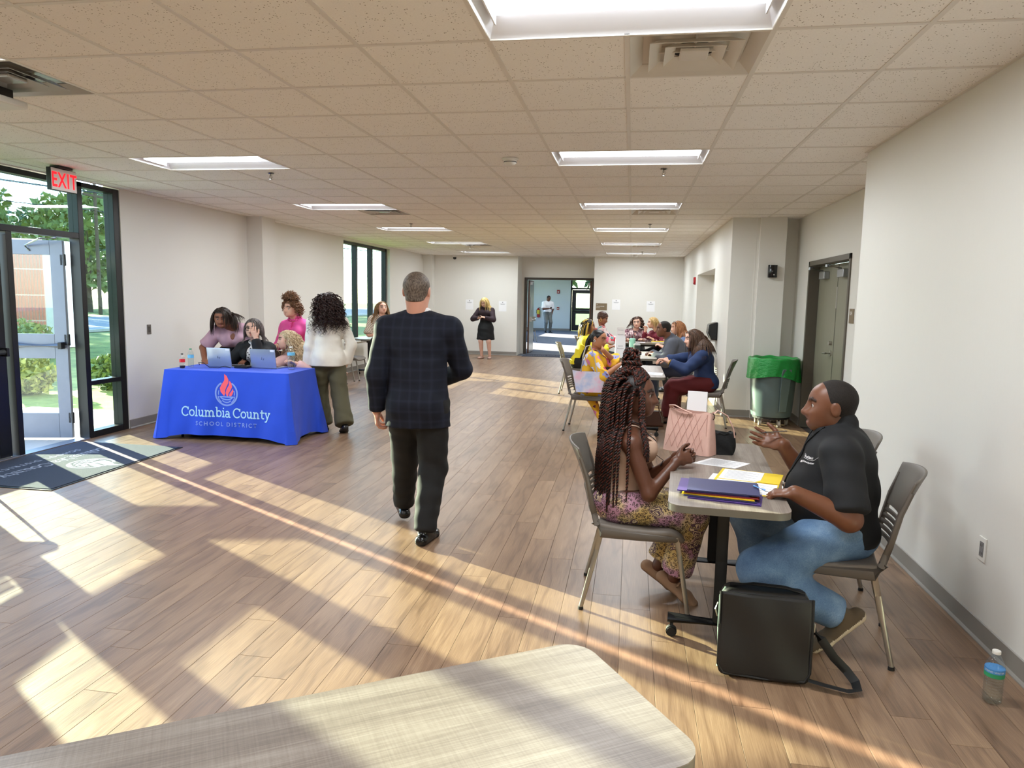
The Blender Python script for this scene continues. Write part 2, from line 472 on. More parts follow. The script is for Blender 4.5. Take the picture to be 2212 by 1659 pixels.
# baseboards with the toe that curves out
def baseboard(name, segs):
    b = MB()
    for x0, y0, x1, y1 in segs:
        a = np.array([x0, y0, 0.0]); c = np.array([x1, y1, 0.0]); d = unit(c - a); n = np.array([-d[1], d[0], 0])
        prof = [(0, 0), (0.016, 0), (0.016, 0.006), (0.007, 0.018), (0.005, 0.10), (0, 0.104)]
        P = [a + n * p + np.array([0, 0, q]) for p, q in prof] + [c + n * p + np.array([0, 0, q]) for p, q in prof]
        k = len(prof); b.add(P, [(i, (i + 1) % k, k + (i + 1) % k, k + i) for i in range(k)] + [tuple(range(k - 1, -1, -1)), tuple(range(k, 2 * k))])
    return struct(b.build(name, M_BASE))
baseboard('baseboard_right', [(XR, YN, XR, 5.96), (XREC, 5.96, XREC, RD0 - 0.05), (XREC, RD1 + 0.05, XREC, YC + 0.2)])
baseboard('baseboard_left', [(XL, SY0, XL, YN), (XL, 10.2, XL, SY1), (XL + 0.25, 10.2, XL, 10.2), (XL + 0.25, 10.6, XL + 0.25, 10.2), (XL, 10.6, XL + 0.25, 10.6), (XL, 19.5, XL, 10.6)])
baseboard('baseboard_far', [(-3.12, YF, XL, YF), (XFR, YF, -1.03, YF)])
baseboard('baseboard_column', [(XFR, YC, XFR, NY0), (1.68, YC, XFR, YC), (2.02, YC - 0.06, 1.68, YC - 0.06), (XREC, YC + 0.22, 2.02, YC + 0.22), (XFR, NY1, XFR, YF)])

# ---- entrance storefront: frame, panes, two door leaves
FX0, FX1 = XL - 0.13, XL - 0.01
st = struct(empty('window_1', (XL, 6.0, 0)))
def sb(name, *a, m=M_FRAME, p=None, bevel=0.003): return MB().box(*a).build(name, m, p, bevel=bevel)
wt = Matrix.Translation((-XL, -6.0, 0))
def put(o):
    o.matrix_parent_inverse = wt; return o
for y0, y1 in ((4.40, 4.48), (4.91, 4.98), (5.935, 6.0), (6.845, 6.915), (7.375, SY1)):
    put(sb('mullion', FX0, FX1, y0, y1, 0, CEIL - 0.01 if y0 != 5.935 else 2.14, p=st))
put(sb('header', FX0, FX1, 4.48, 7.375, CEIL - 0.06, CEIL - 0.01, p=st))
put(sb('transom_bar', FX0 + 0.002, FX1 - 0.002, 4.98, 6.845, 2.14, 2.20, p=st))
for y0, y1 in ((4.48, 4.91), (6.915, 7.375)):
    put(sb('rail', FX0 + 0.002, FX1 - 0.002, y0, y1, 0.575, 0.625, p=st)); put(sb('sill', FX0 + 0.002, FX1 - 0.002, y0, y1, 0, 0.07, p=st))
    put(sb('pane', XL - 0.075, XL - 0.069, y0, y1, 0.07, 0.575, m=M_GLASS, p=st, bevel=0)); put(sb('pane', XL - 0.075, XL - 0.069, y0, y1, 0.625, CEIL - 0.06, m=M_GLASS, p=st, bevel=0))
put(sb('pane', XL - 0.075, XL - 0.069, 4.98, 6.845, 2.20, CEIL - 0.06, m=M_GLASS, p=st, bevel=0))
put(sb('threshold', XL - 0.14, XL + 0.0, 4.98, 6.845, 0.0, 0.012, m=mat('aluminium', (170, 172, 175), 0.35, 0.9, var=0.02), p=st))
M_ALU = MATS['aluminium']
M_BLUEGREY = mat('door_sky_sheen', (112, 118, 132), 0.38, 0.45, var=0.04)  # metal grey with the sky's blue sheen mixed into its colour
def entrance_leaf(name, label, hinge, ang, sgn, m_leaf=None):
    """aluminium glass door; local x runs from the hinge to the free edge, local y is out of the building"""
    e = struct(empty(name, (hinge[0], hinge[1], 0.015), ang)); e['label'] = label
    W = 0.90; t = 0.022
    b = MB().box(0, 0.13, -t, t, 0, 2.1).box(W - 0.13, W, -t, t, 0, 2.1).box(0.13, W - 0.13, -t, t, 0, 0.27).box(0.13, W - 0.13, -t, t, 0.86, 1.12).box(0.13, W - 0.13, -t, t, 1.95, 2.1)
    b.build('leaf_frame', m_leaf or M_BLUEGREY, e, bevel=0.003)
    MB().box(0.13, W - 0.13, -0.004, 0.004, 0.27, 0.86).build('pane', M_GLASS, e); MB().box(0.13, W - 0.13, -0.004, 0.004, 1.12, 1.95).build('pane', M_GLASS, e)
    s = sgn                                         # side of the leaf that faces the room
    pb = MB().tube([(0.06, s * 0.06, 1.0), (0.52, s * 0.06, 1.0)], 0.028, 10).tube([(0.54, s * 0.06, 1.0), (0.85, s * 0.055, 1.0)], 0.028, 10)
    pb.build('push_bar', M_ALU, e, smooth=True)
    MB().box(0.03, 0.07, min(s * 0.02, s * 0.09), max(s * 0.02, s * 0.09), 0.965, 1.035).box(0.52, 0.54, min(s * 0.02, s * 0.09), max(s * 0.02, s * 0.09), 0.968, 1.032).box(0.84, 0.87, min(s * 0.02, s * 0.09), max(s * 0.02, s * 0.09), 0.96, 1.04).build('bar_end', M_FRAME, e, bevel=0.004)
    for z in (0.22, 1.06, 1.90): MB().cyl((-0.012, s * 0.012, z - 0.06), (-0.012, s * 0.012, z + 0.06), 0.012, n=10).box(-0.012, 0.03, s * 0.012 - 0.012, s * 0.012 + 0.01, z - 0.055, z + 0.055).build('hinge', M_FRAME, e)
    return e
HA = math.atan2(-0.24, -0.97)
leaf = entrance_leaf('door_1', 'open aluminium glass entrance door with a silver push bar', (XL - 0.165, 6.80), HA, 1)
# closer arm of the open leaf
MB().tube([(0.33, 0.03, 1.99), (0.36, 0.05, 2.04), (0.10, 0.26, 2.10)], 0.009, 8).tube([(0.10, 0.26, 2.10), (0.02, 0.10, 2.12)], 0.011, 8).build('closer_arm', M_ALU, leaf, smooth=True)
leaf2 = entrance_leaf('door_2', 'closed dark glass entrance door beside the black centre mullion', (XL - 0.07, 4.995), R(90), -1, M_FRAME)

# ---- tall window on the left wall
wn = struct(empty('window_2', (XL, WY0, 0))); wt2 = Matrix.Translation((-XL, -WY0, 0))
def put2(o): o.matrix_parent_inverse = wt2; return o
FW0, FW1 = XL - 0.19, XL - 0.08
for y0, y1 in ((WY0, WY0 + 0.06), (14.78, 14.86), (15.70, 15.78), (WY1 - 0.08, WY1)):
    put2(sb('mullion', FW0, FW1, y0, y1, WZ0, WZ1, p=wn))
put2(sb('frame_rail', FW0, FW1, WY0, WY1, WZ0, WZ0 + 0.06, p=wn)); put2(sb('frame_rail', FW0, FW1, WY0, WY1, WZ1 - 0.06, WZ1, p=wn))
for y0, y1 in ((WY0 + 0.06, 14.78), (14.86, 15.70), (15.78, WY1 - 0.08)):
    put2(sb('pane', XL - 0.14, XL - 0.134, y0, y1, WZ0 + 0.06, WZ1 - 0.06, m=M_GLASS, p=wn, bevel=0))
put2(sb('window_sill', XL - 0.08, XL + 0.03, WY0, WY1, WZ0 - 0.02, WZ0 + 0.012, m=M_WHITE, p=wn))

# ---- double door in the recess on the right
M_BRONZE = mat('bronze_frame', (92, 86, 76), 0.4, 0.15, var=0.04)
M_OLIVE = mat('olive_door', (132, 130, 112), 0.38, 0.0, var=0.05, scale=3, stretch=(6, 6, 0.6))
e = struct(empty('door_3', (XREC, RD0, 0))); wt3 = Matrix.Translation((-XREC, -RD0, 0))
def put3(o): o.matrix_parent_inverse = wt3; return o
fr = MB().box(XREC - 0.015, XREC + 0.14, RD0, RD0 + 0.05, 0, RDZ).box(XREC - 0.015, XREC + 0.14, RD1 - 0.05, RD1, 0, RDZ).box(XREC - 0.015, XREC + 0.14, RD0, RD1, RDZ - 0.06, RDZ)
fr.box(XREC + 0.14, XREC + 0.17, RD0, RD0 + 0.07, 0, RDZ).box(XREC + 0.14, XREC + 0.17, RD1 - 0.07, RD1, 0, RDZ)
put3(fr.build('door_frame', M_BRONZE, e, bevel=0.003))
MID = (RD0 + RD1) / 2
lA = put3(MB().box(XREC + 0.115, XREC + 0.155, MID + 0.012, RD1 - 0.055, 0.012, RDZ - 0.065).build('leaf', M_OLIVE, e, bevel=0.002))
lB = put3(MB().box(XREC + 0.115, XREC + 0.155, RD0 + 0.055, MID - 0.012, 0.012, RDZ - 0.065).build('leaf', M_OLIVE, e, bevel=0.002))
put3(MB().box(XREC + 0.118, XREC + 0.15, MID - 0.012, MID + 0.012, 0.012, RDZ - 0.065).build('meeting_gap', M_FRAME, e))
for y in (MID + 0.5, MID - 0.3):
    put3(MB().box(XREC + 0.05, XREC + 0.115, y - 0.12, y + 0.12, 1.90, 1.99).build('closer_box', M_ALU, e, bevel=0.006))
    put3(MB().tube([(XREC + 0.08, y + 0.05, 2.0), (XREC - 0.06, y + 0.12, 2.03), (XREC + 0.02, y + 0.30, 2.05)], 0.010, 8).cyl((XREC - 0.06, y + 0.12, 2.015), (XREC - 0.06, y + 0.12, 2.045), 0.02).build('closer_arm', M_ALU, e, smooth=True))
M_STEEL = mat('brushed_steel', (186, 184, 178), 0.28, 0.95, var=0.04, stretch=(2, 2, 40))
put3(MB().cyl((XREC + 0.115, MID + 0.09, 1.02), (XREC + 0.105, MID + 0.09, 1.02), 0.034).tube([(XREC + 0.11, MID + 0.09, 1.02), (XREC + 0.055, MID + 0.09, 1.02), (XREC + 0.05, MID + 0.20, 1.015)], 0.011, 8).cyl((XREC + 0.115, MID + 0.09, 1.14), (XREC + 0.08, MID + 0.09, 1.14), 0.024).build('lever_handle', M_STEEL, e, smooth=True))
put3(MB().box(XREC + 0.112, XREC + 0.118, MID - 0.025, MID + 0.025, 1.55, 1.80).build('astragal_plate', M_STEEL, e))

# ---- brown double door at the far end, both leaves standing open
M_BROWN = mat('walnut_door', (94, 58, 38), 0.4, var=0.12, scale=2.5, stretch=(14, 14, 0.7))
M_DKFRAME = mat('umber_frame', (64, 54, 44), 0.4, 0.2, var=0.04)
e = struct(empty('door_4', (DX0, YD, 0))); wt4 = Matrix.Translation((-DX0, -YD, 0))
def put4(o): o.matrix_parent_inverse = wt4; return o
fr = MB().box(DX0 - 0.06, DX0, YD - 0.03, YD + 0.19, 0, DZ + 0.06).box(DX1, DX1 + 0.06, YD - 0.03, YD + 0.19, 0, DZ + 0.06).box(DX0, DX1, YD - 0.03, YD + 0.19, DZ, DZ + 0.06)
put4(fr.build('door_frame', M_DKFRAME, e, bevel=0.003))
for sx, x0 in ((1, DX0 + 0.02), (-1, DX1 - 0.02)):
    xa, xb = sorted((x0, x0 + sx * 0.045))
    l = put4(MB().box(xa, xb, YD + 0.19, YD + 1.1, 0.01, DZ - 0.01).build('leaf', M_BROWN, e, bevel=0.002))
    f0 = x0 + sx * 0.045
    xa, xb = sorted((f0, f0 + sx * 0.004))
    k = MB().box(xa, xb, YD + 0.20, YD + 1.09, 0.02, 2.0).build('steel_facing', M_STEEL, l); k.matrix_parent_inverse = Matrix.Identity(4)
    xa, xb = sorted((f0, f0 + sx * 0.07))
    MB().tube([(f0 + sx * 0.06, YD + 0.26, 0.98), (f0 + sx * 0.06, YD + 1.05, 0.98)], 0.022, 8).box(xa, xb, YD + 0.22, YD + 0.30, 0.92, 1.06).box(xa, xb, YD + 1.0, YD + 1.07, 0.92, 1.05).build('panic_bar', M_STEEL, l, smooth=True)
    MB().box(xa, xb, YD + 0.25, YD + 0.55, 1.98, 2.06).build('closer_box', M_ALU, l, bevel=0.005)
    xa, xb = sorted((f0, f0 + sx * 0.012))
    MB().box(xa, xb, YD + 0.42, YD + 0.56, 1.25, 1.62).build('paper_notice', M_WHITE, l)

# ---- room beyond the doorway
FY = 36.0; FXL, FXR = -5.95, 4.0
cp, g, b = new_mat('carpet_tile')
tc = g.n.new('ShaderNodeTexCoord'); v = tc.outputs['Object']
f = g.noise(g.mapping(v, (2, 14, 1)), 2.5, 5, 0.7)
g.link(g.ramp(f, [(0.3, lin((66, 74, 92))), (0.5, lin((98, 106, 122))), (0.7, lin((130, 136, 146)))]), b.inputs['Base Color']); b.inputs['Roughness'].default_value = 0.95
struct(MB().box(FXL, FXR, 19.76, FY, -0.05, 0.0).build('floor_far_room', cp))
struct(MB().box(FXL, FXR, YD + 0.18, FY, CEIL, CEIL + 0.1).build('ceiling_far_room', M_TILE))
EX0, EX1 = -3.02, -1.72                               # exit door bay in its end wall
w = MB().box(FXL, EX0, FY, FY + 0.2, 0, HZ).box(EX1, FXR, FY, FY + 0.2, 0, HZ)
struct(w.build('wall_far_room_end', M_BLUEWALL))
w = MB()
for y0, y1 in ((YD, 24.2), (27.4, 31.6), (34.4, FY)): w.box(FXL - 0.2, FXL, y0, y1, 0, HZ)
for y0, y1 in ((24.2, 27.4), (31.6, 34.4)): w.box(FXL - 0.2, FXL, y0, y1, 0, 0.6).box(FXL - 0.2, FXL, y0, y1, 2.6, HZ)
struct(w.build('wall_far_room_left', M_BLUEWALL))
struct(MB().box(FXR, FXR + 0.2, YD, FY, 0, HZ).build('wall_far_room_right', M_BLUEWALL))
struct(MB().box(XFR + 0.6, FXR, YD + 0.18, YD + 0.3, 0, HZ).build('wall_far_room_near', M_BLUEWALL))
baseboard('baseboard_far_room', [(EX0, FY, FXL, FY)])
e = struct(empty('door_5', (EX0, FY, 0)), 'dark framed glass exit door at the end of the far room'); wt5 = Matrix.Translation((-EX0, -FY, 0))
def put5(o): o.matrix_parent_inverse = wt5; return o
fr = MB().box(EX0, EX0 + 0.07, FY, FY + 0.12, 0, CEIL).box(EX1 - 0.07, EX1, FY, FY + 0.12, 0, CEIL).box(EX0, EX1, FY, FY + 0.12, 2.05, 2.14).box(EX0, EX1, FY, FY + 0.12, CEIL - 0.06, CEIL)
put5(fr.build('door_frame', M_FRAME, e))
x0, x1 = EX0 + 0.08, EX1 - 0.08
lf = MB().box(x0, x0 + 0.2, FY + 0.02, FY + 0.07, 0.01, 2.04).box(x1 - 0.2, x1, FY + 0.02, FY + 0.07, 0.01, 2.04)
for z0, z1 in ((0.01, 0.3), (0.86, 1.13), (1.86, 2.04)): lf.box(x0 + 0.2, x1 - 0.2, FY + 0.02, FY + 0.07, z0, z1)
put5(lf.build('leaf_frame', M_FRAME, e))
for z0, z1 in ((0.3, 0.86), (1.13, 1.86)): put5(MB().box(x0 + 0.2, x1 - 0.2, FY + 0.04, FY + 0.046, z0, z1).build('pane', M_GLASS, e))
put5(MB().box(EX0 + 0.07, EX1 - 0.07, FY + 0.05, FY + 0.056, 2.14, CEIL - 0.06).build('pane', M_GLASS, e))
put5(MB().tube([(x0 + 0.04, FY - 0.05, 1.02), (x1 - 0.04, FY - 0.05, 1.02)], 0.035, 10).build('push_bar', M_STEEL, e, smooth=True))
# ================================================================ things on the ceiling and the walls
M_LENS = emit_mat('lamp_lens', (246, 249, 255), LAMP_E)
M_REFL = mat('lamp_reflector', (232, 234, 238), 0.4, var=0.01)
def troffer():
    e = empty('ceiling_light')
    L, W = 2 * T - 0.02, T - 0.02; hl, hw = L / 2, W / 2; wl = 0.16; z1 = 0.075
    h = MB()
    V = [(-hl, -hw, 0.002), (hl, -hw, 0.002), (hl, hw, 0.002), (-hl, hw, 0.002), (-hl + 0.05, -wl, z1), (hl - 0.05, -wl, z1), (hl - 0.05, wl, z1), (-hl + 0.05, wl, z1)]
    h.add(V, [(0, 4, 5, 1), (1, 5, 6, 2), (2, 6, 7, 3), (3, 7, 4, 0), (4, 7, 6, 5)])
    h.build('housing', M_REFL, e)
    n = 9
    def fn(u, v):
        a = -1 + 2 * v; return (-hl + 0.052 + u * (L - 0.104), a * wl, z1 - 0.004 - 0.05 * math.sqrt(max(0, 1 - a * a)))
    MB().grid(fn, 2, n).build('lens', M_LENS, e, smooth=True)
    for s in (-1, 1): MB().box(s * (hl - 0.0485) - 0.0035, s * (hl - 0.0485) + 0.0035, -wl, wl, 0.012, z1).build('lens_end', M_REFL, e)
    ld = bpy.data.lights.new('lamp', 'AREA'); ld.shape = 'RECTANGLE'; ld.size = L - 0.12; ld.size_y = 2 * wl - 0.02; ld.energy = LAMP_W; ld.color = (0.89, 0.955, 1.0)
    lo = bpy.data.objects.new('lamp', ld); COL.objects.link(lo); lo.parent = e; lo.location = (0, 0, 0.014)
    fr = MB().box(-hl - 0.006, hl + 0.006, -hw - 0.006, -hw, -0.002, 0.01).box(-hl - 0.006, hl + 0.006, hw, hw + 0.006, -0.002, 0.01).box(-hl - 0.006, -hl, -hw, hw, -0.002, 0.01).box(hl, hl + 0.006, -hw, hw, -0.002, 0.01)
    fr.build('frame', M_WHITE, e)
    return e
proto = None
ROWN = {-6: 'behind the viewer', -1: 'nearest', 4: 'second', 9: 'third', 14: 'fourth', 19: 'fifth', 24: 'farthest'}
for c in LIGHT_COLS:
    for r in LIGHT_ROWS:
        o = troffer() if proto is None else copy_tree(proto)
        if proto is None: proto = o
        o.location = (GX + (c + 1) * T, GY + (r + 0.5) * T, CEIL)
        side = 'right' if c == -1 else 'left'
        tag(o, 'recessed white ceiling light panel, %s of the row on the %s' % (ROWN[r], side), 'ceiling light', 'ceiling light panels')
M_VENT = mat('vent_white', (214, 208, 198), 0.4, var=0.02)
M_VENTS = mat('vent_silver', (196, 196, 192), 0.25, 0.6, var=0.03)
M_DUCT = mat('duct_dark', (24, 24, 28), 0.8)
def vent(m):
    e = empty('ceiling_vent'); h = T / 2 - 0.012
    def ring(a, za, b, zb, name):
        V = [(-a, -a, za), (a, -a, za), (a, a, za), (-a, a, za), (-b, -b, zb), (b, -b, zb), (b, b, zb), (-b, b, zb)]
        MB().add(V, [(i, (i + 1) % 4, 4 + (i + 1) % 4, 4 + i) for i in range(4)]).build(name, m, e, solid=0.003)
    ring(h, 0.0, 0.235, 0.045, 'outer_cone')
    ring(0.205, -0.004, 0.15, 0.03, 'louver_cone'); ring(0.135, 0.0, 0.085, 0.03, 'louver_cone')
    MB().box(-0.065, 0.065, -0.065, 0.065, 0.0, 0.02).build('centre_plate', m, e, bevel=0.006)
    MB().cyl((0, 0.04, 0.044), (0, 0.04, 0.12), 0.105, n=24).build('duct_neck', M_DUCT, e)
    MB().add([(-0.25, -0.25, 0.046), (0.25, -0.25, 0.046), (0.25, 0.25, 0.046), (-0.25, 0.25, 0.046)], [(0, 1, 2, 3)]).build('back_plate', m, e)
    MB().box(-0.004, 0.004, -0.16, 0.16, 0.02, 0.045).box(-0.16, 0.16, -0.004, 0.004, 0.02, 0.045).build('support_bar', m, e)
    return e
for m, cc in ((M_VENT, 0), (M_VENTS, -6)):
    proto = None
    for r in (0, 10, 20):
        o = vent(m) if proto is None else copy_tree(proto)
        if proto is None: proto = o
        o.location = (GX + (cc + 0.5) * T, GY + (r + 0.5) * T, CEIL)
        tag(o, 'square stepped ceiling air vent, %s %s' % ({0: 'nearest', 10: 'middle', 20: 'farthest'}[r], 'below the right row of lights' if cc == 0 else 'of the three on the left'), 'air vent', 'ceiling air vents')
M_CHROME = mat('chrome', (150, 150, 150), 0.2, 1.0, var=0.02)
proto = None
for k, (x, y, l) in enumerate([(-3.43, 6.55, 'small chrome fire sprinkler between the left ceiling lights, nearest'), (0.23, 6.55, 'small chrome fire sprinkler between the right ceiling lights, nearest'), (-3.5, 11.2, 'small fire sprinkler before the fourth left ceiling light'), (0.225, 11.2, 'small fire sprinkler before the fourth right ceiling light'),
                           (-3.6, 15.9, 'tiny fire sprinkler by the farthest left air vent'), (0.2, 17.6, 'tiny fire sprinkler before the last right ceiling light')]):
    if proto is None:
        e = empty('fire_sprinkler')
        MB().lathe([(0.028, -0.001), (0.03, -0.004), (0.024, -0.008), (0.008, -0.01)][::-1], n=16).build('escutcheon', M_CHROME, e, smooth=True)
        MB().tube([(0, 0, -0.008), (0, 0, -0.03)], 0.007, 8).tube([(-0.01, 0, -0.02), (-0.012, 0, -0.04), (0, 0, -0.056)], 0.003, 6).tube([(0.01, 0, -0.02), (0.012, 0, -0.04), (0, 0, -0.056)], 0.003, 6).build('sprinkler_body', M_CHROME, e, smooth=True)
        MB().cyl((0, 0, -0.056), (0, 0, -0.059), 0.016).build('deflector', M_CHROME, e)
        proto = e
    else: e = copy_tree(proto)
    e.location = (x, y, CEIL); tag(e, l, 'sprinkler', 'ceiling sprinklers')
e = empty('smoke_detector', (-1.03, 6.0, CEIL)); tag(e, 'round white smoke detector on the ceiling', 'smoke detector')
MB().lathe([(0.012, -0.052), (0.03, -0.05), (0.05, -0.036), (0.056, -0.014), (0.066, -0.012), (0.068, 0)], n=24).build('body', M_WHITE, e, smooth=True)
MB().lathe([(0.053, -0.031), (0.054, -0.026)], n=24).build('sensor_slot', M_DUCT, e)
e = empty('smoke_detector', (0.05, 19.0, CEIL)); tag(e, 'tiny white detector behind the last right ceiling light', 'smoke detector')
MB().lathe([(0.03, -0.05), (0.055, -0.03), (0.066, 0)], n=16).build('body', M_WHITE, e, smooth=True)
# exit sign
e = empty('exit_sign', (-5.3, 6.12, CEIL)); tag(e, 'EXIT sign with red letters hanging from the ceiling by the entrance', 'exit sign')
MB().box(-0.05, 0.05, -0.085, 0.085, -0.02, 0.0).build('canopy_mount', M_FRAME, e, bevel=0.004)
MB().box(-0.026, 0.02, -0.155, 0.155, -0.225, -0.02).build('housing', M_FRAME, e, bevel=0.004)
MB().box(0.02, 0.026, -0.15, 0.15, -0.22, -0.025).build('face_plate', mat('exit_face', (226, 220, 218), 0.35, 0.0, var=0.02), e, bevel=0.002)
text_mesh('EXIT', 0.19, 'letters', emit_mat('exit_red', (255, 20, 36), 1.0), e, M=lambda x, y, z: (0.0268 + z, x * 0.72, y * 1.0 - 0.19), bold=0.003, spacing=1.12)
# white emergency unit at the left edge
e = empty('emergency_light', (-3.62, 3.72, CEIL)); tag(e, 'white emergency light unit hanging at the left edge under a silver vent', 'emergency light')
MB().box(-0.16, 0.12, -0.10, 0.10, -0.10, -0.06).build('body', M_WHITE, e, bevel=0.01); MB().box(-0.10, 0.06, -0.06, 0.06, -0.06, 0.0).build('mount', M_FRAME, e)
# security camera
e = empty('security_camera', (-4.86, 19.55, CEIL)); tag(e, 'small white dome security camera at the far ceiling edge', 'camera')
MB().lathe([(0.045, -0.06), (0.06, -0.04), (0.06, 0)], n=16).build('base', M_WHITE, e, smooth=True)
s_ = MB()
for i in range(7):
    pass
s_.lathe([(0.012, -0.125), (0.035, -0.115), (0.048, -0.09), (0.045, -0.06), (0.02, -0.045)], n=16).build('dome', M_FRAME, e, smooth=True)

# ---- on the walls
def wall_thing(name, label, cat, loc): e = empty(name, loc); return tag(e, label, cat)
e = wall_thing('soap_dispenser', 'black dispenser high on the column face', 'dispenser', (1.857, YC - 0.06, 1.94))
def sd(u, v):
    w_ = 0.056; z = 0.165 * v; d = 0.095 * (0.75 + 0.25 * math.sin(PI * min(1, v * 1.1)))
    a = (u - 0.5) * 2
    return (w_ * a, -d * (1 - 0.35 * a * a), z)
MB().grid(sd, 9, 9).box(-0.056, 0.056, -0.06, 0, 0, 0.165).build('cover', mat('black_gloss', (18, 18, 20), 0.25, var=0.02), e, smooth=True)
M_BLK = MATS['black_gloss']
MB().cyl((0.01, -0.093, 0.035), (0.01, -0.099, 0.035), 0.007, n=12).build('badge', M_WHITE, e)
e = wall_thing('towel_dispenser', 'black wall dispenser on the far right wall behind the navy blouse', 'dispenser', (XFR, 11.62, 1.0))
V = []
MB().prism([(0, 0), (-0.10, 0.02), (-0.145, 0.12), (-0.13, 0.25), (0, 0.29)], -0.15, 0.15, M=lambda x, y, z: (x, z, y)).build('cover', M_BLK, e, bevel=0.015)
MB().box(-0.10, -0.02, -0.12, 0.12, -0.012, 0.005).build('drip_tray', M_STEEL, e)
e = wall_thing('fire_strobe', 'red fire alarm strobe on the far right wall', 'fire alarm', (XFR, 15.9, 2.03))
MB().cyl((0, 0, 0), (-0.045, 0, 0), 0.085, 0.075, n=20).build('body', mat('alarm_red', (158, 28, 34), 0.4), e, smooth=True); MB().box(-0.06, -0.04, -0.03, 0.03, -0.045, 0.0).build('lens', M_WHITE, e)
def plaque(name, label, loc, w_, h_, yaw, lines):
    e = empty(name, loc, yaw); tag(e, label, 'sign')
    MB().box(-w_ / 2, w_ / 2, -0.006, 0, -h_ / 2, h_ / 2).build('plate', mat('sign_bronze', (120, 102, 76), 0.45, var=0.03), e, bevel=0.001)
    for t, s, x, z in lines:
        text_mesh(t, s, 'lettering', M_WHITE, e, M=lambda a, b_, c, x=x, z=z: (a + x, -0.0062 - c, b_ + z), align='LEFT', depth=0.0004)
    return e
plaque('door_plaque', 'small square bronze room sign beside the olive double door', (XREC - 0.001, 7.86, 1.482), 0.15, 0.15, R(-90), [('104', 0.055, -0.06, 0.01)])
plaque('room_plaque', 'bronze room sign on the far wall right of the doorway', (-0.81, YF - 0.001, 1.4), 0.30, 0.19, 0, [('A1', 0.035, -0.135, 0.05), ('MULTIPURPOSE', 0.03, -0.135, 0.0), ('ROOM', 0.03, -0.135, -0.035)])
def poster(label, x, z):
    e = empty('poster', (x, YF - 0.001, z)); tag(e, label, 'poster', 'posters on the far wall')
    MB().box(-0.109, 0.109, -0.0015, 0, -0.14, 0.14).build('sheet', mat('paper', (236, 236, 238), 0.7, var=0.01), e)
    MB().cyl((0, -0.0016, 0.105), (0, -0.0024, 0.105), 0.014, n=12).build('emblem', mat('print_grey', (120, 122, 128), 0.7), e)
    MB().box(-0.075, 0.075, -0.0024, -0.0016, 0.062, 0.070).box(-0.055, 0.055, -0.0024, -0.0016, 0.046, 0.053).build('print', MATS['print_grey'], e)
poster('white paper poster left of the woman in black', -4.47, 1.39); poster('white paper poster between the woman in black and the doorway', -3.53, 1.36)
poster('white paper poster beside the bronze sign', -0.42, 1.465); poster('white paper poster farthest right on the far wall', 0.50, 1.435)
M_PAPER = MATS['paper']
def outlet(label, loc, yaw, m1, m2, h=0.117, wd=0.072):
    e = empty('wall_outlet', loc, yaw); tag(e, label, 'outlet')
    MB().box(-wd / 2, wd / 2, -0.006, 0, -h / 2, h / 2).build('plate', m1, e, bevel=0.002)
    MB().box(-0.018, 0.018, -0.0085, -0.006, -0.036, 0.036).build('receptacle', m2, e, bevel=0.001)
    sl = MB()
    for z in (-0.02, 0.02): sl.box(-0.009, -0.005, -0.009, -0.0084, z - 0.006, z + 0.006).box(0.005, 0.009, -0.009, -0.0084, z - 0.006, z + 0.006)
    sl.build('slots', M_FRAME, e)
outlet('white electrical outlet low on the right wall', (XR, 3.68, 0.445), R(-90), M_WHITE, mat('outlet_grey', (120, 120, 122), 0.4))
outlet('grey metal wall plate on the wall left of the blue table', (XL, 7.88, 1.146), R(90), mat('plate_steel', (118, 114, 108), 0.35, 0.5), mat('outlet_dark', (70, 66, 60), 0.5))
# far room
e = empty('fire_extinguisher', (-4.60, FY - 0.08, 0.64)); tag(e, 'red fire extinguisher with yellow label on the far blue wall', 'fire extinguisher')
MB().lathe([(0.05, 0), (0.075, 0.02), (0.078, 0.36), (0.05, 0.42), (0.02, 0.45)], n=16).build('cylinder', mat('ext_red', (176, 24, 30), 0.3), e, smooth=True)
MB().lathe([(0.0795, 0.16), (0.0795, 0.36)], n=16).build('label_band', mat('ext_yellow', (220, 200, 60), 0.5), e, smooth=True)
MB().tube([(0, 0, 0.45), (0.02, -0.03, 0.49), (0.10, -0.04, 0.47)], 0.014, 8).tube([(-0.02, 0, 0.46), (-0.09, -0.02, 0.36), (-0.09, -0.02, 0.2)], 0.012, 8).build('hose_and_handle', M_FRAME, e, smooth=True)
e = empty('fire_strobe', (-3.63, FY, 1.93)); tag(e, 'small red alarm strobe high on the far blue wall', 'fire alarm')
MB().box(-0.07, 0.07, -0.05, 0, -0.09, 0.09).build('body', MATS['alarm_red'], e, bevel=0.01); MB().box(-0.03, 0.03, -0.06, -0.05, -0.05, 0.02).build('lens', M_WHITE, e)
e = empty('pull_station', (-3.63, FY, 1.1)); tag(e, 'red fire pull station on the far blue wall beside the standing man', 'fire alarm')
MB().box(-0.06, 0.06, -0.04, 0, -0.07, 0.07).build('body', MATS['alarm_red'], e, bevel=0.006); MB().box(-0.045, 0.045, -0.05, -0.04, -0.02, 0.005).build('pull_bar', M_WHITE, e)
for k, (x, y) in enumerate(((-2.4, 24.0), (-2.4, 28.0), (-2.4, 32.0))):  # panels added to light the far room
    e = copy_tree(bpy.data.objects['ceiling_light']); e.location = (x, y, CEIL - 0.095); tag(e, 'added ceiling light panel in the far room, %s' % ('nearest the doorway', 'in the middle', 'nearest the exit door')[k], 'ceiling light', 'added far room lights')

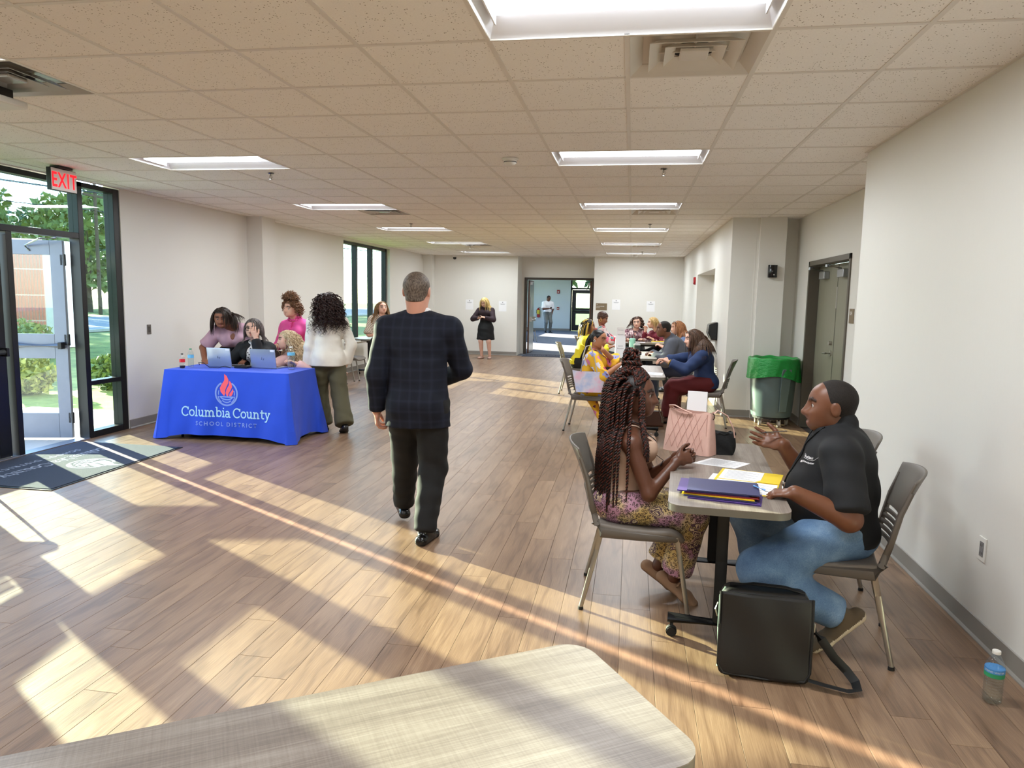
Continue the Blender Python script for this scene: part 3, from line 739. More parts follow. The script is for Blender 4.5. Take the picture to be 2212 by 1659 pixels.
# ---- outdoors
def plain(name, mb, m, label, cat, kind=None):
    o = mb.build(name, m); tag(o, label, cat, kind=kind); return o
gm, g, b = new_mat('lawn'); tc = g.n.new('ShaderNodeTexCoord'); f = g.noise(tc.outputs['Object'], 1.4, 6, 0.7)
g.link(g.ramp(f, [(0.3, lin((84, 104, 44))), (0.55, lin((136, 150, 74))), (0.8, lin((176, 178, 112)))]), b.inputs['Base Color']); b.inputs['Roughness'].default_value = 0.95
o = MB().box(-140, 60, -60, 140, -0.4, -0.12).build('ground', gm); struct(o)
M_CONC = mat('concrete', (186, 184, 176), 0.85, var=0.06, bump=0.2)
o = MB().box(-8.1, XL - 0.14, -3.0, 8.6, -0.12, -0.004).build('floor_walkway', M_CONC); struct(o)
o = MB().box(-34, -22, -60, 140, -0.121, -0.10).build('floor_road', mat('asphalt', (150, 152, 154), 0.9, var=0.05, bump=0.2)); struct(o)
o = MB().box(-6.45, XL - 0.2, 0.0, 7.6, 2.86, 3.0).box(-6.45, -6.35, 0, 7.6, 2.80, 3.02).build('ceiling_canopy', mat('soffit', (196, 194, 188), 0.7)); struct(o)
# roof slab of the building itself
o = MB().box(XL - 0.25, 4.3, YN - 0.3, FY + 0.3, CEIL + 0.3, CEIL + 0.5).build('ceiling_roof', M_CONC); struct(o)
# ribbed brick pier seen through the open door
e = empty('brick_pier', (-16.3, 17.35, -0.12), R(42)); tag(e, 'pale red ribbed brick pier outside the open door', 'pier')
M_BRICK = mat('pale_brick', (190, 108, 96), 0.8, var=0.12, scale=14, bump=0.2)
MB().box(-0.42, 0.42, -0.42, 0.42, 0, 3.05).build('core', mat('mortar', (214, 186, 176), 0.9), e)
br = None
for k in range(11):
    for s in range(4):
        x = -0.375 + k * 0.075
        if br is None: br = MB().box(-0.028, 0.028, -0.025, 0.0, 0, 0.655).build('brick', M_BRICK, e, bevel=0.006); o = br
        else: o = br.copy(); COL.objects.link(o); o.parent = e
        o.location = (x, -0.42, 0.2 + s * 0.69)
M_SIDING = mat('white_siding', (228, 226, 220), 0.7)
bb = MB().box(-24, -16.4, 18.6, 19.6, -0.1, 3.0).build('neighbour_building', M_SIDING); tag(bb, 'white wall of a neighbouring building outside the door', 'building')
M_LEAF = [mat('leaf_%d' % i, c, 0.6, var=0.25, scale=6) for i, c in enumerate(((72, 96, 52), (120, 136, 72), (150, 150, 86)))]
M_BARK = mat('bark', (92, 76, 60), 0.9, var=0.15, bump=0.4)
def foliage(c, rx, ry, rz, n, s, seed):
    r_ = np.random.RandomState(seed); d = r_.normal(size=(n, 3)); d /= np.linalg.norm(d, axis=1)[:, None]
    rad = r_.uniform(0.55, 1.0, n) ** 0.5
    lump = 1 + 0.18 * np.sin(d[:, 0] * 5 + seed) * np.cos(d[:, 2] * 6 + seed * 2)
    P = np.asarray(c) + d * rad[:, None] * lump[:, None] * np.array([rx, ry, rz])
    A = r_.normal(size=(n, 3)); A /= np.linalg.norm(A, axis=1)[:, None]; B = np.cross(A, r_.normal(size=(n, 3))); B /= np.linalg.norm(B, axis=1)[:, None]
    s_ = s * r_.uniform(0.6, 1.3, n)[:, None]
    V = np.stack([P - A * s_, P + B * s_ * 0.5, P + A * s_, P - B * s_ * 0.5], 1).reshape(-1, 3)
    mb = MB(); mb.v = [tuple(v) for v in V]; mb.f = [(4 * i, 4 * i + 1, 4 * i + 2, 4 * i + 3) for i in range(n)]; mb.m = [0] * n
    return mb
def tree(label, x, y, h, r, k, seed):
    e = empty('tree', (x, y, -0.12)); tag(e, label, 'tree', 'trees outside')
    MB().tube([(0, 0, 0), (0.05, 0.02, h * 0.35), (0.0, 0.1, h * 0.7)], [0.14 * h / 5, 0.1 * h / 5, 0.04 * h / 5], 8).build('trunk', M_BARK, e, smooth=True)
    tag(foliage((0, 0, h * 0.62), r, r, h * 0.4, 2600, 0.24 * h / 6, seed).build('foliage', M_LEAF[k], e), kind='stuff')
TREES = [(-46, 36, 9, 4.5, 0), (-52, 48, 10, 5, 1), (-44, 25, 7, 4, 0), (-41.5, 50, 9, 4, 1), (-42, 61, 8, 4.2, 1), (-60, 32, 10, 5, 0), (-43, 72, 8, 4.5, 2), (-55, 62, 9, 5, 0), (-46, 84, 8, 5, 1)]
NM = ['dark broad', 'pale broad', 'low dark', 'olive round', 'sunlit slim', 'tall dark', 'yellowish', 'distant dark', 'distant pale']
for k, (x, y, h, r, c) in enumerate(TREES): tree('%s tree across the road outside' % NM[k], x, y, h, r, c, k + 3)
for k, (x, y, h, r, c, l) in enumerate([(-0.5, 46, 7, 3.2, 0, 'leafy tree seen through the far exit door'), (-6.5, 49, 8, 3.2, 1, 'second leafy tree beyond the far exit door')]): tree(l, x, y, h, r, c, 31 + k)
for k, (x, y, r) in enumerate([(-13.3, 13.9, 0.62), (-9.75, 10.3, 0.40), (-12.0, 12.5, 0.5), (-8.9, 11.3, 0.42), (-14.6, 15.4, 0.65)]):
    e = empty('shrub', (x, y, -0.12)); tag(e, ['round shrub before the brick pier outside', 'small low shrub near the walkway seen through the lower door pane', 'middle shrub on the lawn outside the door', 'leafy shrub seen through the entrance sidelight', 'far shrub beside the brick pier'][k], 'shrub', 'shrubs outside')
    MB().tube([(0, 0, 0), (0, 0.02, r * 0.6)], 0.03, 6).build('stem', M_BARK, e)
    tag(foliage((0, 0, r * 0.75), r, r, r * 0.75, 900, 0.075, 50 + k).build('foliage', M_LEAF[(k + 1) % 3], e), kind='stuff')
e = empty('utility_pole', (-36.5, 45, -0.1)); tag(e, 'wooden utility pole with cross arm outside the tall window', 'pole')
MB().cyl((0, 0, 0), (0, 0, 9), 0.13, 0.1, n=8).build('post', M_BARK, e); MB().box(-0.06, 0.06, -1.1, 1.1, 8.0, 8.15).build('cross_arm', M_BARK, e)
for k, (z, yo) in enumerate(((8.2, -1.0), (8.2, 1.0), (7.0, 0))):
    o = MB().tube([(-36.5 + yo * 0.2, y, z - 0.9 * math.sin(PI * ((y + 20) % 65) / 65)) for y in range(-20, 120, 5)], 0.025, 4).build('power_line', M_FRAME); tag(o, 'overhead power line along the street, %s wire' % ('near upper', 'far upper', 'lower')[k], 'cable', 'power lines')
o = MB().box(-21.9, -21.6, 10, 110, -0.1, 0.0).build('floor_kerb', M_CONC); struct(o)
# ================================================================ furniture and loose things
M_TAUPE = mat('taupe_plastic', (96, 88, 80), 0.42, var=0.03, bump=0.05, bscale=300)
M_SEATPAD = mat('seat_pad', (112, 103, 94), 0.6, var=0.04, bump=0.08, bscale=250)
M_SATIN = mat('satin_tube', (172, 168, 158), 0.32, 0.85, var=0.02)
M_RUB = mat('black_rubber', (20, 20, 20), 0.6, var=0.02)
M_BLKMET = mat('black_textured_metal', (34, 34, 36), 0.45, 0.3, var=0.05, bump=0.1, bscale=400)
def chair_proto():
    """stacking chair, front towards +y"""
    e = empty('side_chair')
    # seat pan: dished, waterfall front
    def seat(u, v):
        a = (u - 0.5) * 2; w_ = 0.225 - 0.02 * (1 - v) * 0.5
        y = -0.215 + 0.44 * v
        z = 0.452 - 0.018 * (1 - a * a) - 0.012 * math.sin(PI * v) + 0.012 * (1 - v) ** 3
        if v > 0.8: z -= 0.05 * ((v - 0.8) / 0.2) ** 2
        return (a * w_ * (1 - 0.06 * v * v), y, z)
    s = MB().grid(seat, 13, 13).build('seat', M_SEATPAD, e, smooth=True, angle=180)
    md = s.modifiers.new('solid', 'SOLIDIFY'); md.thickness = 0.032; md.offset = -1
    md = s.modifiers.new('bev', 'BEVEL'); md.width = 0.01; md.segments = 2; md.limit_method = 'ANGLE'; md.angle_limit = R(50)
    # under-seat side brackets
    for sx in (-1, 1):
        MB().tube([(sx * 0.215, -0.235, 0.47), (sx * 0.218, -0.20, 0.415), (sx * 0.215, 0.0, 0.405), (sx * 0.205, 0.185, 0.40)], [0.02, 0.024, 0.019, 0.016], 8, flat=(0.8, 1.2)).build('seat_bracket', M_TAUPE, e, smooth=True)
        MB().tube([(sx * 0.216, -0.225, 0.455), (sx * 0.212, -0.255, 0.56), (sx * 0.21, -0.285, 0.70), (sx * 0.215, -0.32, 0.80)], [0.021, 0.018, 0.017, 0.014], 8, flat=(0.8, 1.2)).build('back_upright', M_TAUPE, e, smooth=True)
    def backy(z): t = (z - 0.45) / 0.42; return -0.225 - 0.06 * t - 0.075 * t * t
    def back(u, v):
        a = (u - 0.5) * 2; z = 0.645 + 0.225 * v - 0.02 * a * a * v
        w_ = 0.21 + 0.018 * v
        return (a * w_, backy(z) - 0.035 * (1 - a * a) + 0.02 * a * a * v, z)
    s = MB().grid(back, 15, 9).build('backrest', M_TAUPE, e, smooth=True, solid=0.012, angle=180)
    md = s.modifiers.new('bev', 'BEVEL'); md.width = 0.004; md.segments = 2; md.limit_method = 'ANGLE'; md.angle_limit = R(50)
    for k in range(5):
        z0 = 0.505 + k * 0.028
        MB().tube([(a * 0.208, backy(z0) - 0.038 * (1 - a * a) - 0.004, z0) for a in np.linspace(-1, 1, 11)], 0.012, 6, flat=(0.6, 1.0)).build('slat', M_TAUPE, e, smooth=True)
    for sx in (-1, 1):
        for p in ([(sx * 0.205, 0.18, 0.41), (sx * 0.212, 0.215, 0.22), (sx * 0.218, 0.25, 0.012)], [(sx * 0.212, -0.20, 0.42), (sx * 0.222, -0.245, 0.22), (sx * 0.235, -0.295, 0.012)]):
            l = MB().tube(p, [0.0125, 0.0125, 0.0115], 10).build('leg', M_SATIN, e, smooth=True)
            q = p[-1]
            MB().cyl((q[0], q[1], 0.0), (q[0], q[1], 0.016), 0.0145, 0.0135, n=12).build('glide', M_RUB, l)
    return e
CH0 = chair_proto(); CH_USED = [False]
def chair(label, x, y, face, group='grey stacking chairs'):
    """face = direction the sitter looks, degrees from +x"""
    if not CH_USED[0]: o = CH0; CH_USED[0] = True
    else: o = copy_tree(CH0)
    o.location = (x, y, 0); o.rotation_euler = (0, 0, R(face - 90)); tag(o, label, 'chair', group)
    return o
chair('taupe plastic chair the woman with braids sits on', 0.09, 3.84, 0)
chair('taupe plastic chair the man in the black polo sits on', 0.96, 3.55, 167)
chair('empty taupe chair half hidden behind the man in the black polo', 1.05, 4.42, 178)
chair('chair with a pastel tote on it under the woman in the floral dress', -0.46, 8.88, -4)
chair('sunlit chair the woman in the yellow top sits on', -0.87, 12.3, 0)
chair('grey chair of the woman in the navy blouse', 0.98, 9.62, 172)
chair('chair of the man in the grey suit', 0.82, 11.5, 180)
chair('chair of the woman with auburn hair', 0.98, 13.0, 180)
chair('chair of the woman in the colourful blouse', -0.72, 14.5, 0)
chair('chair of the woman facing the camera at the farthest table', 0.08, 15.85, -90)
chair('chair of the blonde woman in maroon', 0.62, 15.6, -125)
chair('chair of the woman with black glasses behind the blue table', -4.52, 8.28, -90)
chair('chair of the blonde woman behind the blue table', -4.0, 8.26, -100)
chair('grey chair nearest the olive trousers in the row at the left wall', -5.30, 11.85, 8, 'chairs along the left wall')
chair('middle grey chair in the row at the left wall', -5.28, 12.42, 4, 'chairs along the left wall')
chair('grey chair beside the window table, last in the row', -5.24, 12.98, 0, 'chairs along the left wall')
for l, x, y, a in (('blue grey chair just inside the far room doorway', -3.72, 26.4, 20), ('second blue grey chair in the far room', -3.95, 27.4, 15), ('third blue grey chair in the far room', -4.1, 28.4, 10)): chair(l, x, y, a, 'chairs in the far room')
chair('chair standing outside the picture on the left, casting its slatted shadow', -5.10, 4.50, 14)

# ---- laminate tables
def laminate():
    m, g, b = new_mat('linen_laminate')
    tc = g.n.new('ShaderNodeTexCoord'); v = tc.outputs['Object']
    a = g.noise(g.mapping(v, (5, 260, 1)), 1.0, 4, 0.7); c = g.noise(g.mapping(v, (240, 7, 1)), 1.0, 4, 0.7); d = g.noise(g.mapping(v, (1.5, 22, 1)), 1.0, 3, 0.6)
    t = g.math('ADD', g.math('MULTIPLY', a, 0.42), g.math('ADD', g.math('MULTIPLY', c, 0.2), g.math('MULTIPLY', d, 0.4)))
    g.link(g.ramp(t, [(0.3, lin((90, 80, 73))), (0.5, lin((127, 116, 107))), (0.72, lin((162, 152, 142)))]), b.inputs['Base Color'])
    b.inputs['Roughness'].default_value = 0.38
    return m
M_LAM = laminate()
M_EDGE = mat('edge_band', (112, 108, 98), 0.4, var=0.03)
def caster(mb_name, x, y, par):
    c = MB().cyl((x - 0.012, y, 0.026), (x + 0.012, y, 0.026), 0.026, n=16).cyl((x - 0.019, y, 0.026), (x - 0.013, y, 0.026), 0.022, n=12).cyl((x + 0.013, y, 0.026), (x + 0.019, y, 0.026), 0.022, n=12)
    c.tube([(x, y, 0.05), (x, y, 0.085)], 0.008, 8)
    return c.build('caster', M_RUB, par, smooth=True)
def table(label, x, y, rot, Lx=1.5, W=0.51, H=0.74):
    """training table: long side along local x"""
    e = empty('training_table', (x, y, 0), R(rot)); tag(e, label, 'table', 'folding training tables')
    r = 0.07
    MB().prism(rounded_rect(-Lx / 2, Lx / 2, -W / 2, W / 2, r), H - 0.003, H).build('table_top', M_LAM, e)
    MB().prism(rounded_rect(-Lx / 2, Lx / 2, -W / 2, W / 2, r), H - 0.032, H - 0.003).build('edge_band', M_EDGE, e, smooth=True)
    MB().box(-Lx / 2 + 0.25, Lx / 2 - 0.25, -0.02, 0.02, H - 0.085, H - 0.032).build('cross_beam', M_BLKMET, e)
    for s in (-1, 1):
        px = s * (Lx / 2 - 0.33)
        l = MB().tube([(px, 0, 0.10), (px, 0, H - 0.06)], 0.03, 16, flat=(0.9, 1.1)).build('leg_column', M_BLKMET, e, smooth=True)
        MB().box(px - 0.03, px + 0.03, -0.16, 0.16, H - 0.06, H - 0.032).build('top_plate', M_BLKMET, l)
        MB().tube([(px, -0.235, 0.092), (px, 0.235, 0.092)], 0.028, 14, flat=(1.0, 0.9)).build('foot_bar', M_BLKMET, l, smooth=True)
        for t in (-1, 1): caster('caster', px, t * 0.215, l)
    return e
table('grey laminate table corner in the foreground', -0.585, 1.136, 33.2)
table('grey laminate table between the woman with braids and the man in the polo', 0.49, 3.80, 86)
table('grey table between the floral dress and the navy blouse', 0.13, 9.0, 90, W=0.56)
table('grey table where the man in the grey suit leans', 0.09, 11.6, 90, W=0.62)
table('farthest grey table by the far wall with the yellow folder', 0.22, 15.05, 0, W=0.6)
table('table under the tall left window', -5.2, 14.25, 90, W=0.7)

# ---- registration table with its printed cloth
RX0, RX1, RY0, RY1, RZ = -5.03, -3.58, 7.12, 7.78, 0.755
e = empty('folding_table', ((RX0 + RX1) / 2, (RY0 + RY1) / 2, 0)); tag(e, 'folding table hidden under the blue printed cloth', 'table')
hx, hy = (RX1 - RX0) / 2 - 0.01, (RY1 - RY0) / 2 - 0.01
MB().box(-hx, hx, -hy, hy, RZ - 0.04, RZ - 0.004).build('table_top', mat('grey_plastic', (190, 190, 186), 0.5), e, bevel=0.01)
for sx in (-1, 1):
    for sy in (-1, 1): MB().tube([(sx * (hx - 0.12), sy * (hy - 0.08), 0.0), (sx * (hx - 0.12), sy * (hy - 0.08), RZ - 0.04)], 0.014, 10).build('leg', M_BLKMET, e, smooth=True)
def cl_out(s, v):
    """how far the cloth stands off the table at perimeter position s (m) and drop v (0..1)"""
    return v * (0.045 + 0.010 * math.sin(s * 6.3) + 0.008 * math.sin(s * 15.1 + 1.2)) + 0.008 * math.sin(s * 23 + 4 * v) * v
def cloth_pt(s, v):
    Wd, Dp = RX1 - RX0, RY1 - RY0; per = 2 * (Wd + Dp); s %= per
    z = RZ + 0.004 - v * (RZ - 0.05 - 0.004 * math.sin(s * 3))
    rc = 0.03
    if s < Wd: x, y, nx, ny, a = RX0 + s, RY0, 0, -1, min(s, Wd - s)
    elif s < Wd + Dp: x, y, nx, ny, a = RX1, RY0 + s - Wd, 1, 0, min(s - Wd, Wd + Dp - s)
    elif s < 2 * Wd + Dp: x, y, nx, ny, a = RX1 - (s - Wd - Dp), RY1, 0, 1, min(s - Wd - Dp, 2 * Wd + Dp - s)
    else: x, y, nx, ny, a = RX0, RY1 - (s - 2 * Wd - Dp), -1, 0, min(s - 2 * Wd - Dp, per - s)
    # corners: the extra cloth swings out diagonally and reaches the floor
    k = math.exp(-(a / 0.13) ** 2)
    cx = 1 if x > (RX0 + RX1) / 2 else -1; cy = 1 if y > (RY0 + RY1) / 2 else -1
    o = cl_out(s, v)
    fold = k * v * 0.085
    tx = nx * o + cx * fold * 0.72; ty = ny * o + cy * fold * 0.72
    ripple = k * v * 0.03 * math.sin(a * 60)
    tx += ny * ripple; ty += nx * ripple
    z -= k * v * 0.05
    return np.array([x + tx, y + ty, max(z, 0.004)])
per = 2 * (RX1 - RX0 + RY1 - RY0)
M_CLOTH = mat('royal_blue_cloth', (24, 74, 214), 0.75, var=0.05, scale=5, bump=0.06, bscale=500, sheen=0.15)
cb = MB()
NS = 220
cb.grid(lambda u, v: cloth_pt(u * per, v), NS, 26, closed_u=True)
cb.add([(RX0, RY0, RZ + 0.004), (RX1, RY0, RZ + 0.004), (RX1, RY1, RZ + 0.004), (RX0, RY1, RZ + 0.004)], [(0, 1, 2, 3)])
cl = cb.build('tablecloth', M_CLOTH, smooth=True, angle=50); tag(cl, 'royal blue tablecloth printed with a white school emblem and lettering', 'tablecloth')
def fy(x, z):
    v = (RZ + 0.004 - z) / (RZ - 0.055); s = min(max(x - RX0, 0.0), RX1 - RX0)
    p = cloth_pt(s, v); return p[1]
def on_cloth(x, z, off=0.0022): return (x, fy(x, z) - off, z)
def ribbon(mb, pts, w_, fn, closed=False, sub=0.02, mi=0):
    """flat stroke of width w_ through 2-D points, laid on a surface by fn"""
    P = [np.array(p, float) for p in pts]; Q = []
    n = len(P)
    for i in range(n if closed else n - 1):
        a, b_ = P[i], P[(i + 1) % n]; k = max(1, int(np.linalg.norm(b_ - a) / sub))
        for j in range(k): Q.append(a + (b_ - a) * j / k)
    if not closed: Q.append(P[-1])
    m = len(Q); V = []
    for i in range(m):
        d = unit((Q[(i + 1) % m] if closed or i < m - 1 else Q[i]) - (Q[i - 1] if closed or i > 0 else Q[i]))
        nrm = np.array([-d[1], d[0]])
        for s in (-1, 1): V.append(fn(*(Q[i] + s * nrm * w_ / 2)))
    mb.add(V, [(2 * i, 2 * ((i + 1) % m), 2 * ((i + 1) % m) + 1, 2 * i + 1) for i in range(m if closed else m - 1)], mi)
def blob(mb, pts, fn, mi=0):
    """filled shape, fan from its centroid, rings for the drape"""
    P = np.array(pts, float); c = P.mean(0); n = len(P); V = [fn(*c)]; F = []
    R_ = (0.5, 1.0)
    for r_ in R_: V += [fn(*(c + (p - c) * r_)) for p in P]
    F += [(0, 1 + i, 1 + (i + 1) % n) for i in range(n)]
    F += [(1 + i, 1 + n + i, 1 + n + (i + 1) % n, 1 + (i + 1) % n) for i in range(n)]
    mb.add(V, F, mi)
def arc(cx, cy, rx, ry, a0, a1, n=16): return [(cx + rx * math.cos(R(a0 + (a1 - a0) * i / n)), cy + ry * math.sin(R(a0 + (a1 - a0) * i / n))) for i in range(n + 1)]
GL = {  # slab-serif letters as strokes, x-height 1
    'C': (1.22, [arc(0.66, 0.72, 0.56, 0.68, 42, 318, 22), [(1.1, 0.98), (1.1, 1.42)]]),
    'o': (0.98, [arc(0.49, 0.5, 0.39, 0.45, 0, 360, 20)]),
    'l': (0.56, [[(0.28, 0), (0.28, 1.5)], [(0.03, 0.07), (0.53, 0.07)], [(0.05, 1.46), (0.3, 1.46)]]),
    'u': (1.12, [[(0.25, 0.95), (0.25, 0.38)] + arc(0.5, 0.36, 0.25, 0.28, 180, 330, 8) + [(0.8, 0.35)], [(0.82, 0), (0.82, 0.95)], [(0.03, 0.94), (0.3, 0.94)], [(0.6, 0.94), (0.85, 0.94)], [(0.8, 0.06), (1.08, 0.06)]]),
    'm': (1.66, [[(0.25, 0), (0.25, 0.95)], [(0.25, 0.6)] + arc(0.52, 0.6, 0.25, 0.33, 165, 0, 8) + [(0.78, 0)], [(0.78, 0.6)] + arc(1.06, 0.6, 0.26, 0.33, 165, 0, 8) + [(1.33, 0)], [(0.03, 0.06), (0.48, 0.06)], [(0.58, 0.06), (0.99, 0.06)], [(1.12, 0.06), (1.58, 0.06)], [(0.03, 0.94), (0.27, 0.94)]]),
    'b': (1.08, [[(0.25, 0), (0.25, 1.5)], arc(0.58, 0.5, 0.36, 0.44, 0, 360, 20), [(0.03, 1.46), (0.28, 1.46)]]),
    'i': (0.56, [[(0.28, 0), (0.28, 0.98)], [(0.03, 0.06), (0.53, 0.06)], [(0.05, 0.94), (0.3, 0.94)], [(0.28, 1.26), (0.28, 1.44)]]),
    'a': (1.02, [arc(0.42, 0.29, 0.3, 0.24, 0, 360, 16), [(0.14, 0.82)] + arc(0.44, 0.6, 0.3, 0.34, 125, 0, 8) + [(0.76, 0.1)], [(0.74, 0.06), (1.0, 0.06)]]),
    'n': (1.14, [[(0.25, 0), (0.25, 0.95)], [(0.25, 0.58)] + arc(0.54, 0.58, 0.28, 0.34, 165, 0, 8) + [(0.83, 0)], [(0.03, 0.06), (0.48, 0.06)], [(0.6, 0.06), (1.06, 0.06)], [(0.03, 0.94), (0.27, 0.94)]]),
    't': (0.74, [[(0.32, 1.35), (0.32, 0.3)] + arc(0.54, 0.28, 0.22, 0.22, 180, 320, 6), [(0.03, 0.94), (0.66, 0.94)]]),
    'y': (1.06, [[(0.2, 0.95), (0.53, 0.12)], [(0.88, 0.95), (0.42, -0.3), (0.3, -0.4), (0.1, -0.38)], [(0.0, 0.94), (0.42, 0.94)], [(0.66, 0.94), (1.06, 0.94)]]),
    ' ': (0.36, [])}
def slab(mb, txt, h, x, z, fn, sw=0.2, mi=0):
    for ch in txt:
        wd_, st_ = GL[ch]
        for p in st_: ribbon(mb, [(x + a * h, z + b_ * h) for a, b_ in p], sw * h, fn, sub=0.015, mi=mi)
        x += wd_ * h
    return x
def slab_width(txt): return sum(GL[c][0] for c in txt)
def emblem(fn, k, cx, cz, name_p, par, m_ring, m_flame):
    """flame over a bowl in a broken ring; k = outer radius"""
    f = lambda x, z: fn(cx + x * k, cz + z * k)
    mb = MB()
    ribbon(mb, arc(0, 0, 0.93, 0.93, 118, 422, 44), 0.13, f, sub=0.12)
    ribbon(mb, arc(0, 0, 0.70, 0.70, 160, 190, 8), 0.08, f, sub=0.1); ribbon(mb, arc(0, 0, 0.70, 0.70, -10, 20, 8), 0.08, f, sub=0.1)
    ribbon(mb, arc(0, -0.2, 0.72, 0.62, 180, 232, 10), 0.08, f, sub=0.1); ribbon(mb, arc(0, -0.2, 0.72, 0.62, 308, 360, 10), 0.08, f, sub=0.1)
    ribbon(mb, [(-0.62, -0.26), (0.64, -0.26)], 0.10, f, sub=0.12)
    ribbon(mb, arc(0, -0.26, 0.52, 0.22, 190, 350, 12), 0.10, f, sub=0.1); ribbon(mb, arc(0, -0.42, 0.42, 0.28, 205, 335, 12), 0.09, f, sub=0.1)
    mb.build('emblem_ring', m_ring, par)
    fl = MB()
    blob(fl, [(-0.22, -0.2), (-0.52, 0.12), (-0.58, 0.42), (-0.42, 0.72), (-0.22, 1.0), (-0.12, 1.3), (-0.2, 1.55), (0.02, 1.4), (0.16, 1.12), (0.18, 0.88), (0.02, 0.58), (-0.12, 0.26), (-0.12, 0.0)], f)
    blob(fl, [(0.02, -0.2), (-0.08, 0.05), (0.0, 0.34), (0.2, 0.66), (0.26, 1.04), (0.42, 0.84), (0.5, 0.56), (0.36, 0.26), (0.2, 0.04), (0.14, -0.2)], f)
    blob(fl, [(0.24, -0.18), (0.28, 0.02), (0.46, 0.22), (0.56, 0.42), (0.62, 0.2), (0.54, -0.04), (0.4, -0.2)], f)
    fl.build('emblem_flame', m_flame, par)
M_PRW = mat('print_pale', (176, 220, 246), 0.7, var=0.02); M_PRB = mat('print_blue', (132, 158, 232), 0.7, var=0.02); M_PRR = mat('print_coral', (255, 98, 110), 0.7, var=0.02)
emblem(on_cloth, 0.137, -4.29, 0.520, 'emblem', cl, M_PRB, M_PRR)
mb = MB(); wt_ = slab_width('Columbia County'); hh_ = 1.045 / wt_
slab(mb, 'Columbia County', hh_, -4.815, 0.262, on_cloth); mb.build('lettering', M_PRW, cl)
text_mesh('SCHOOL DISTRICT', 0.062, 'lettering', M_PRB, cl, M=lambda x, y, z: on_cloth(-4.29 + x, 0.165 + y, 0.0025), bold=0.0012, spacing=1.42, depth=0.0)
# ---- entrance mat
MX0, MX1, MY0, MY1 = XL + 0.02, -4.54, 4.95, 6.68
e = empty('entrance_mat', ((MX0 + MX1) / 2, (MY0 + MY1) / 2, 0)); tag(e, 'dark blue entrance mat with a grey emblem and lettering', 'mat')
ax, ay = (MX1 - MX0) / 2, (MY1 - MY0) / 2
MB().box(-ax, ax, -ay, ay, 0.0005, 0.006).build('rubber_border', M_RUB, e, bevel=0.002)
MB().box(-ax + 0.025, ax - 0.025, -ay + 0.025, ay - 0.025, 0.006, 0.011).build('pile', mat('mat_pile', (50, 58, 76), 0.95, var=0.12, scale=120, bump=0.5, bscale=300), e, bevel=0.003)
M_MATPR = mat('mat_print', (150, 158, 176), 0.95, var=0.1, scale=100)
on_mat = lambda x, z: (z, -x, 0.0116)
emblem(lambda x, z: on_mat(x, z), 0.20, 0.0, 0.24, 'emblem', e, M_MATPR, M_MATPR)
mb = MB(); slab(mb, 'Columbia County', 1.25 / wt_, -0.625, -0.16, on_mat); mb.build('lettering', M_MATPR, e)
text_mesh('SCHOOL DISTRICT', 0.085, 'lettering', M_MATPR, e, M=lambda x, y, z: on_mat(x, y - 0.32), bold=0.002, spacing=1.4, depth=0.0)
e = empty('runner_mat', (-2.05, 19.95, 0)); tag(e, 'dark runner mat with pale lettering across the far doorway', 'mat')
MB().box(-0.9, 0.9, -0.4, 0.4, 0.0005, 0.009).build('pile', MATS['mat_pile'], e, bevel=0.003)
text_mesh('COLUMBIA COUNTY SCHOOLS', 0.12, 'lettering', M_MATPR, e, M=lambda x, y, z: (x, y * 1.6 - 0.05, 0.0095), depth=0.0, spacing=1.05)

# ---- laptops
M_LAPT = mat('laptop_silver', (176, 184, 196), 0.3, 0.7, var=0.02)
def laptop(label, x, y, rot):
    e = empty('laptop', (x, y, RZ + 0.005), R(rot)); tag(e, label, 'laptop', 'laptops on the blue table')
    MB().box(-0.16, 0.16, 0.0, 0.22, 0.0, 0.016).build('base', M_LAPT, e, bevel=0.004)
    MB().box(-0.15, 0.15, 0.03, 0.13, 0.016, 0.0175).build('keyboard', M_BLK, e)
    t = R(8); c_, s_ = math.cos(t), math.sin(t)
    P = lambda a, b_, d: (a, -0.004 - b_ * s_ - d * c_, 0.008 + b_ * c_ - d * s_)
    lid = MB()
    V = [P(a, b_, d) for d in (0, 0.008) for a, b_ in ((-0.16, 0), (0.16, 0), (0.16, 0.215), (-0.16, 0.215))]
    l = lid.add(V, [(0, 3, 2, 1), (4, 5, 6, 7), (0, 1, 5, 4), (1, 2, 6, 5), (2, 3, 7, 6), (3, 0, 4, 7)]).build('lid', M_LAPT, e, bevel=0.003)
    lg = MB(); f = lambda a, b_: P(a, b_, 0.0085)
    for p in ([(-0.012, 0.125), (-0.021, 0.097)], [(-0.016, 0.111), (-0.009, 0.111), (-0.013, 0.097)], [(0.007, 0.111), (-0.001, 0.085)], [(0.007, 0.111), (0.015, 0.111), (0.011, 0.098), (0.004, 0.098)]): ribbon(lg, p, 0.0028, f)
    lg.build('logo', M_BLK, l)
    st_ = MB(); st_.add([f(0.10, 0.19), f(0.15, 0.19), f(0.15, 0.212), f(0.10, 0.212)], [(0, 1, 2, 3)]); st_.build('sticker', M_PAPER, l)
    MB().add([P(-0.152, 0.008, -0.0005), P(0.152, 0.008, -0.0005), P(0.152, 0.208, -0.0005), P(-0.152, 0.208, -0.0005)], [(0, 1, 2, 3)]).build('screen', M_BLK, l)
    return e
laptop('silver laptop left of the woman with black glasses', -4.60, 7.52, -8)
laptop('silver laptop before the blonde woman', -4.07, 7.53, -5)
